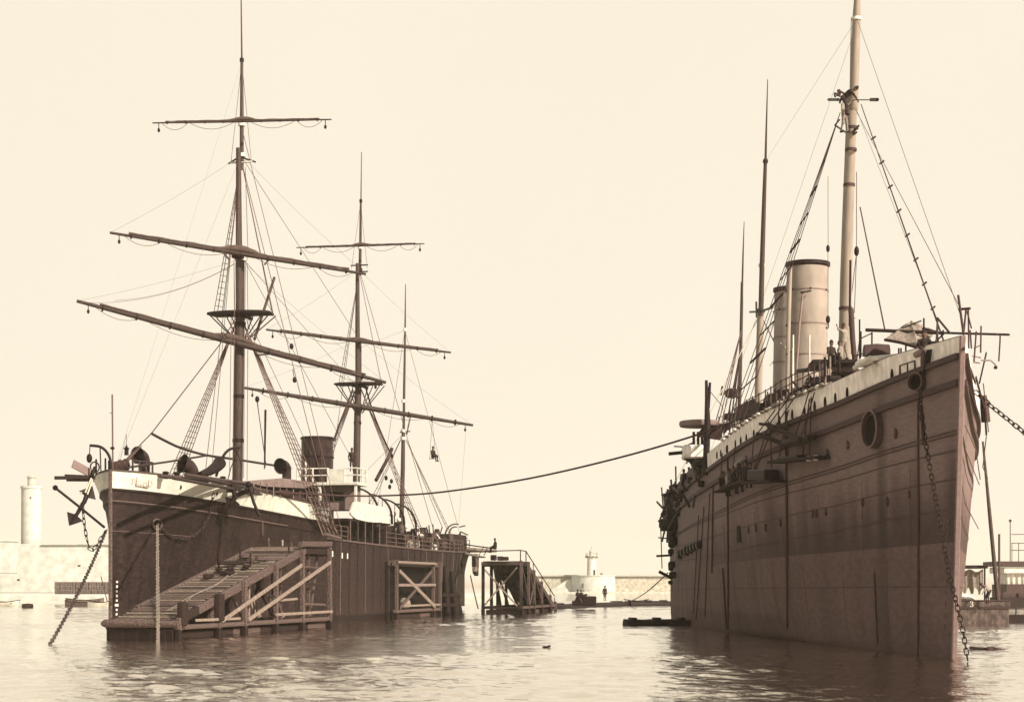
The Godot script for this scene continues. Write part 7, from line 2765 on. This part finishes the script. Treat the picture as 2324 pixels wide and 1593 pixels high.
	o = thing("floating_pavilion", "white two-storey floating pavilion with dark eaves and a railed roof, at the right edge", "pavilion", spot(Vector3(px.x, 0, -zp)))
	var y := func(row: float) -> float: return EYE + (HY - row) / FOCAL * zp
	m = MB.new()
	m.block(Vector3(1.6, y.call(1326) / 2 - 0.2, -3), Vector3(7.6, y.call(1326) + 0.4, 7.0), 0.05)
	part("float", m, mats.grey_trim, o)
	m = MB.new()
	m.block(Vector3(1.6, (y.call(1301) + y.call(1287)) / 2, -3), Vector3(8.2, absf(y.call(1287) - y.call(1301)), 7.2), 0.04)
	part("parapet", m, mats.white_paint, o)
	m = MB.new()
	m.block(Vector3(1.2, (y.call(1285) + y.call(1274)) / 2, -3), Vector3(9.0, absf(y.call(1274) - y.call(1285)), 8.0), 0.04)
	part("eaves", m, mats.grey_trim, o)
	for i in 9:
		m = MB.new()
		m.block(Vector3(-1.6 + i * 0.72, (y.call(1326) + y.call(1301)) / 2, 0.4), Vector3(0.1, absf(y.call(1301) - y.call(1326)), 0.1))
		part("baluster", m, mats.grey_paint, o)
	m = MB.new()
	m.block(Vector3(1.6, (y.call(1326) + y.call(1301)) / 2, -2.0), Vector3(7.0, absf(y.call(1301) - y.call(1326)), 4.0), 0.02)
	part("room", m, mats.white_paint, o)
	for i in 5:
		var pxx := -1.4 + i * 0.9
		m = MB.new()
		m.tube([Vector3(pxx, y.call(1274), 0.4), Vector3(pxx, y.call(1232), 0.4)], 0.05, 5)
		part("rail_post", m, mats.grey_trim, o)
	for row in [1249, 1233, 1213]:
		m = MB.new()
		m.tube([Vector3(-1.5, y.call(row), 0.4), Vector3(4.4, y.call(row), 0.4)], 0.05, 5)
		part("rail", m, mats.grey_trim, o)
	m = MB.new()
	m.tube([Vector3(-1.6, y.call(1274), 0.3), Vector3(-1.6, y.call(1182), 0.3)], 0.06, 6)
	m.ball(Vector3(-1.6, y.call(1182), 0.3), Vector3(0.2, 0.2, 0.2), 8)
	part("flag_pole", m, mats.grey_trim, o)
	m = MB.new()
	m.tube([at(2269, 1285, 180), at(2269, 1212, 180)], 0.14, 7)
	m.x = Transform3D()
	var base := at(2269, 1345, 180)
	m = MB.new()
	m.x = spot(base).affine_inverse()
	m.tube([base + Vector3(0, -2.5, 0), at(2269, 1212, 180)], 0.12, 7)
	solo("mooring_post", m, mats.grey_trim, spot(base), "dark upright post left of the white pavilion, behind the leaning pole", "post")


# ---------------------------------------------------------------- people
func build_people() -> void:
	var L := left_frame
	var aft := 0.22
	person("stand", DARK, at(798, 1070, 135.2), 0.2, "person in dark clothes on the black ship's white bridge beside the mainmast")
	person("sit", DARK, at(982, 1039, 150), 0.9, "person seated on a rope high in the air beside the black ship's mizzen mast")
	var m := MB.new()
	var a := at(982, 1041, 150)
	m.x = spot(a).affine_inverse()
	m.tube([a + Vector3(-0.26, 0, 0), at(980.5, 952, 150)], 0.014, 5)
	m.tube([a + Vector3(0.26, 0, 0), at(980.5, 952, 150)], 0.014, 5)
	m.bar(a + Vector3(-0.32, 0, 0.05), a + Vector3(0.32, 0, 0.05), 0.26, 0.05)
	solo("bosun_chair", m, mats.rope, spot(a), "plank seat on two ropes hung from the black ship's yard, holding a sitting person", "rope seat")
	person("stand", PALE, at(930, 1268, 146), 0.4, "person in pale clothes standing on the square stage by the black ship's side")
	person("stand", MIXED, at(946, 1268, 147.5), -0.6, "person in a pale shirt and dark trousers, right-hand one on the square stage")
	person("sit", DARK, at(1124, 1246, 159.3), -1.2, "person in dark clothes sitting at the end of the gangway on the stair stage")
	person("sit", DARK, at(1311, 1358, 190), 0.6, "person at the left in the steam launch, head and shoulders above the side")
	person("sit", DARK, at(1319, 1359, 190.4), -0.4, "person at the right in the steam launch, close beside the cabin")
	person("stand", DARK, at(1373, 1364, 208), 0.3, "person in dark clothes standing alone on the long raft between the ships")
	# on the right ship
	person("reach", PALE, at(1917, 816, 87.6), -2.4, "person in pale working clothes standing at the foot of the grey ship's foremast")
	person("sit", MIXED, at(1908, 817, 87.4), -1.8, "person in a pale shirt sitting below the standing one at the grey ship's foremast")
	person("sit", DARK, at(1887, 817, 87.2), 0.5, "person in dark clothes sitting on the outer end of the foremast platform")
	person("bend", DARK, right_frame * rp(1921, 262, -0.55), 1.2, "person in dark clothes working at the grey ship's masthead, high up")
	person("reach", PALE, right_frame * rp(1917, 302, -0.5), 0.9, "person in pale trousers clinging to the grey ship's mast just below the masthead")
	var k := 0
	for e in [[1640, 1112, "sit"], [1653, 1106, "sit"], [1665, 1101, "sit"], [1678, 1096, "bend"], [1692, 1090, "sit"]]:
		var words: String = ["leftmost person on the row of painters' planks, in dark clothes", "second person from the left on the painters' planks, sitting", "middle person on the row of painters' planks, in dark clothes", "person stooping on the painters' planks, second from the right", "rightmost person on the row of painters' planks, sitting"][k]
		person(e[2], DARK if k % 2 == 0 else MIXED, out_from(e[0], e[1], 0.5), 0.6 + k * 0.5, words, "painters at work on the grey ship's side")
		k += 1
	person("stand", DARK, at(1552, 1122, 126.5), 0.3, "person at the head of the side ladder on the grey ship's far edge")
	person("bend", DARK, at(1540, 1142, 126.5), 1.2, "person stooping halfway down the side ladder on the grey ship's far edge")
	person("sit", DARK, at(2099, 808, 66.0), -0.5, "person half hidden under the canvas awning on the grey forecastle")
	person("bend", MIXED, at(2243, 1370, 119.0), -1.2, "person in dark jacket and pale trousers stooping on the numbered barge")
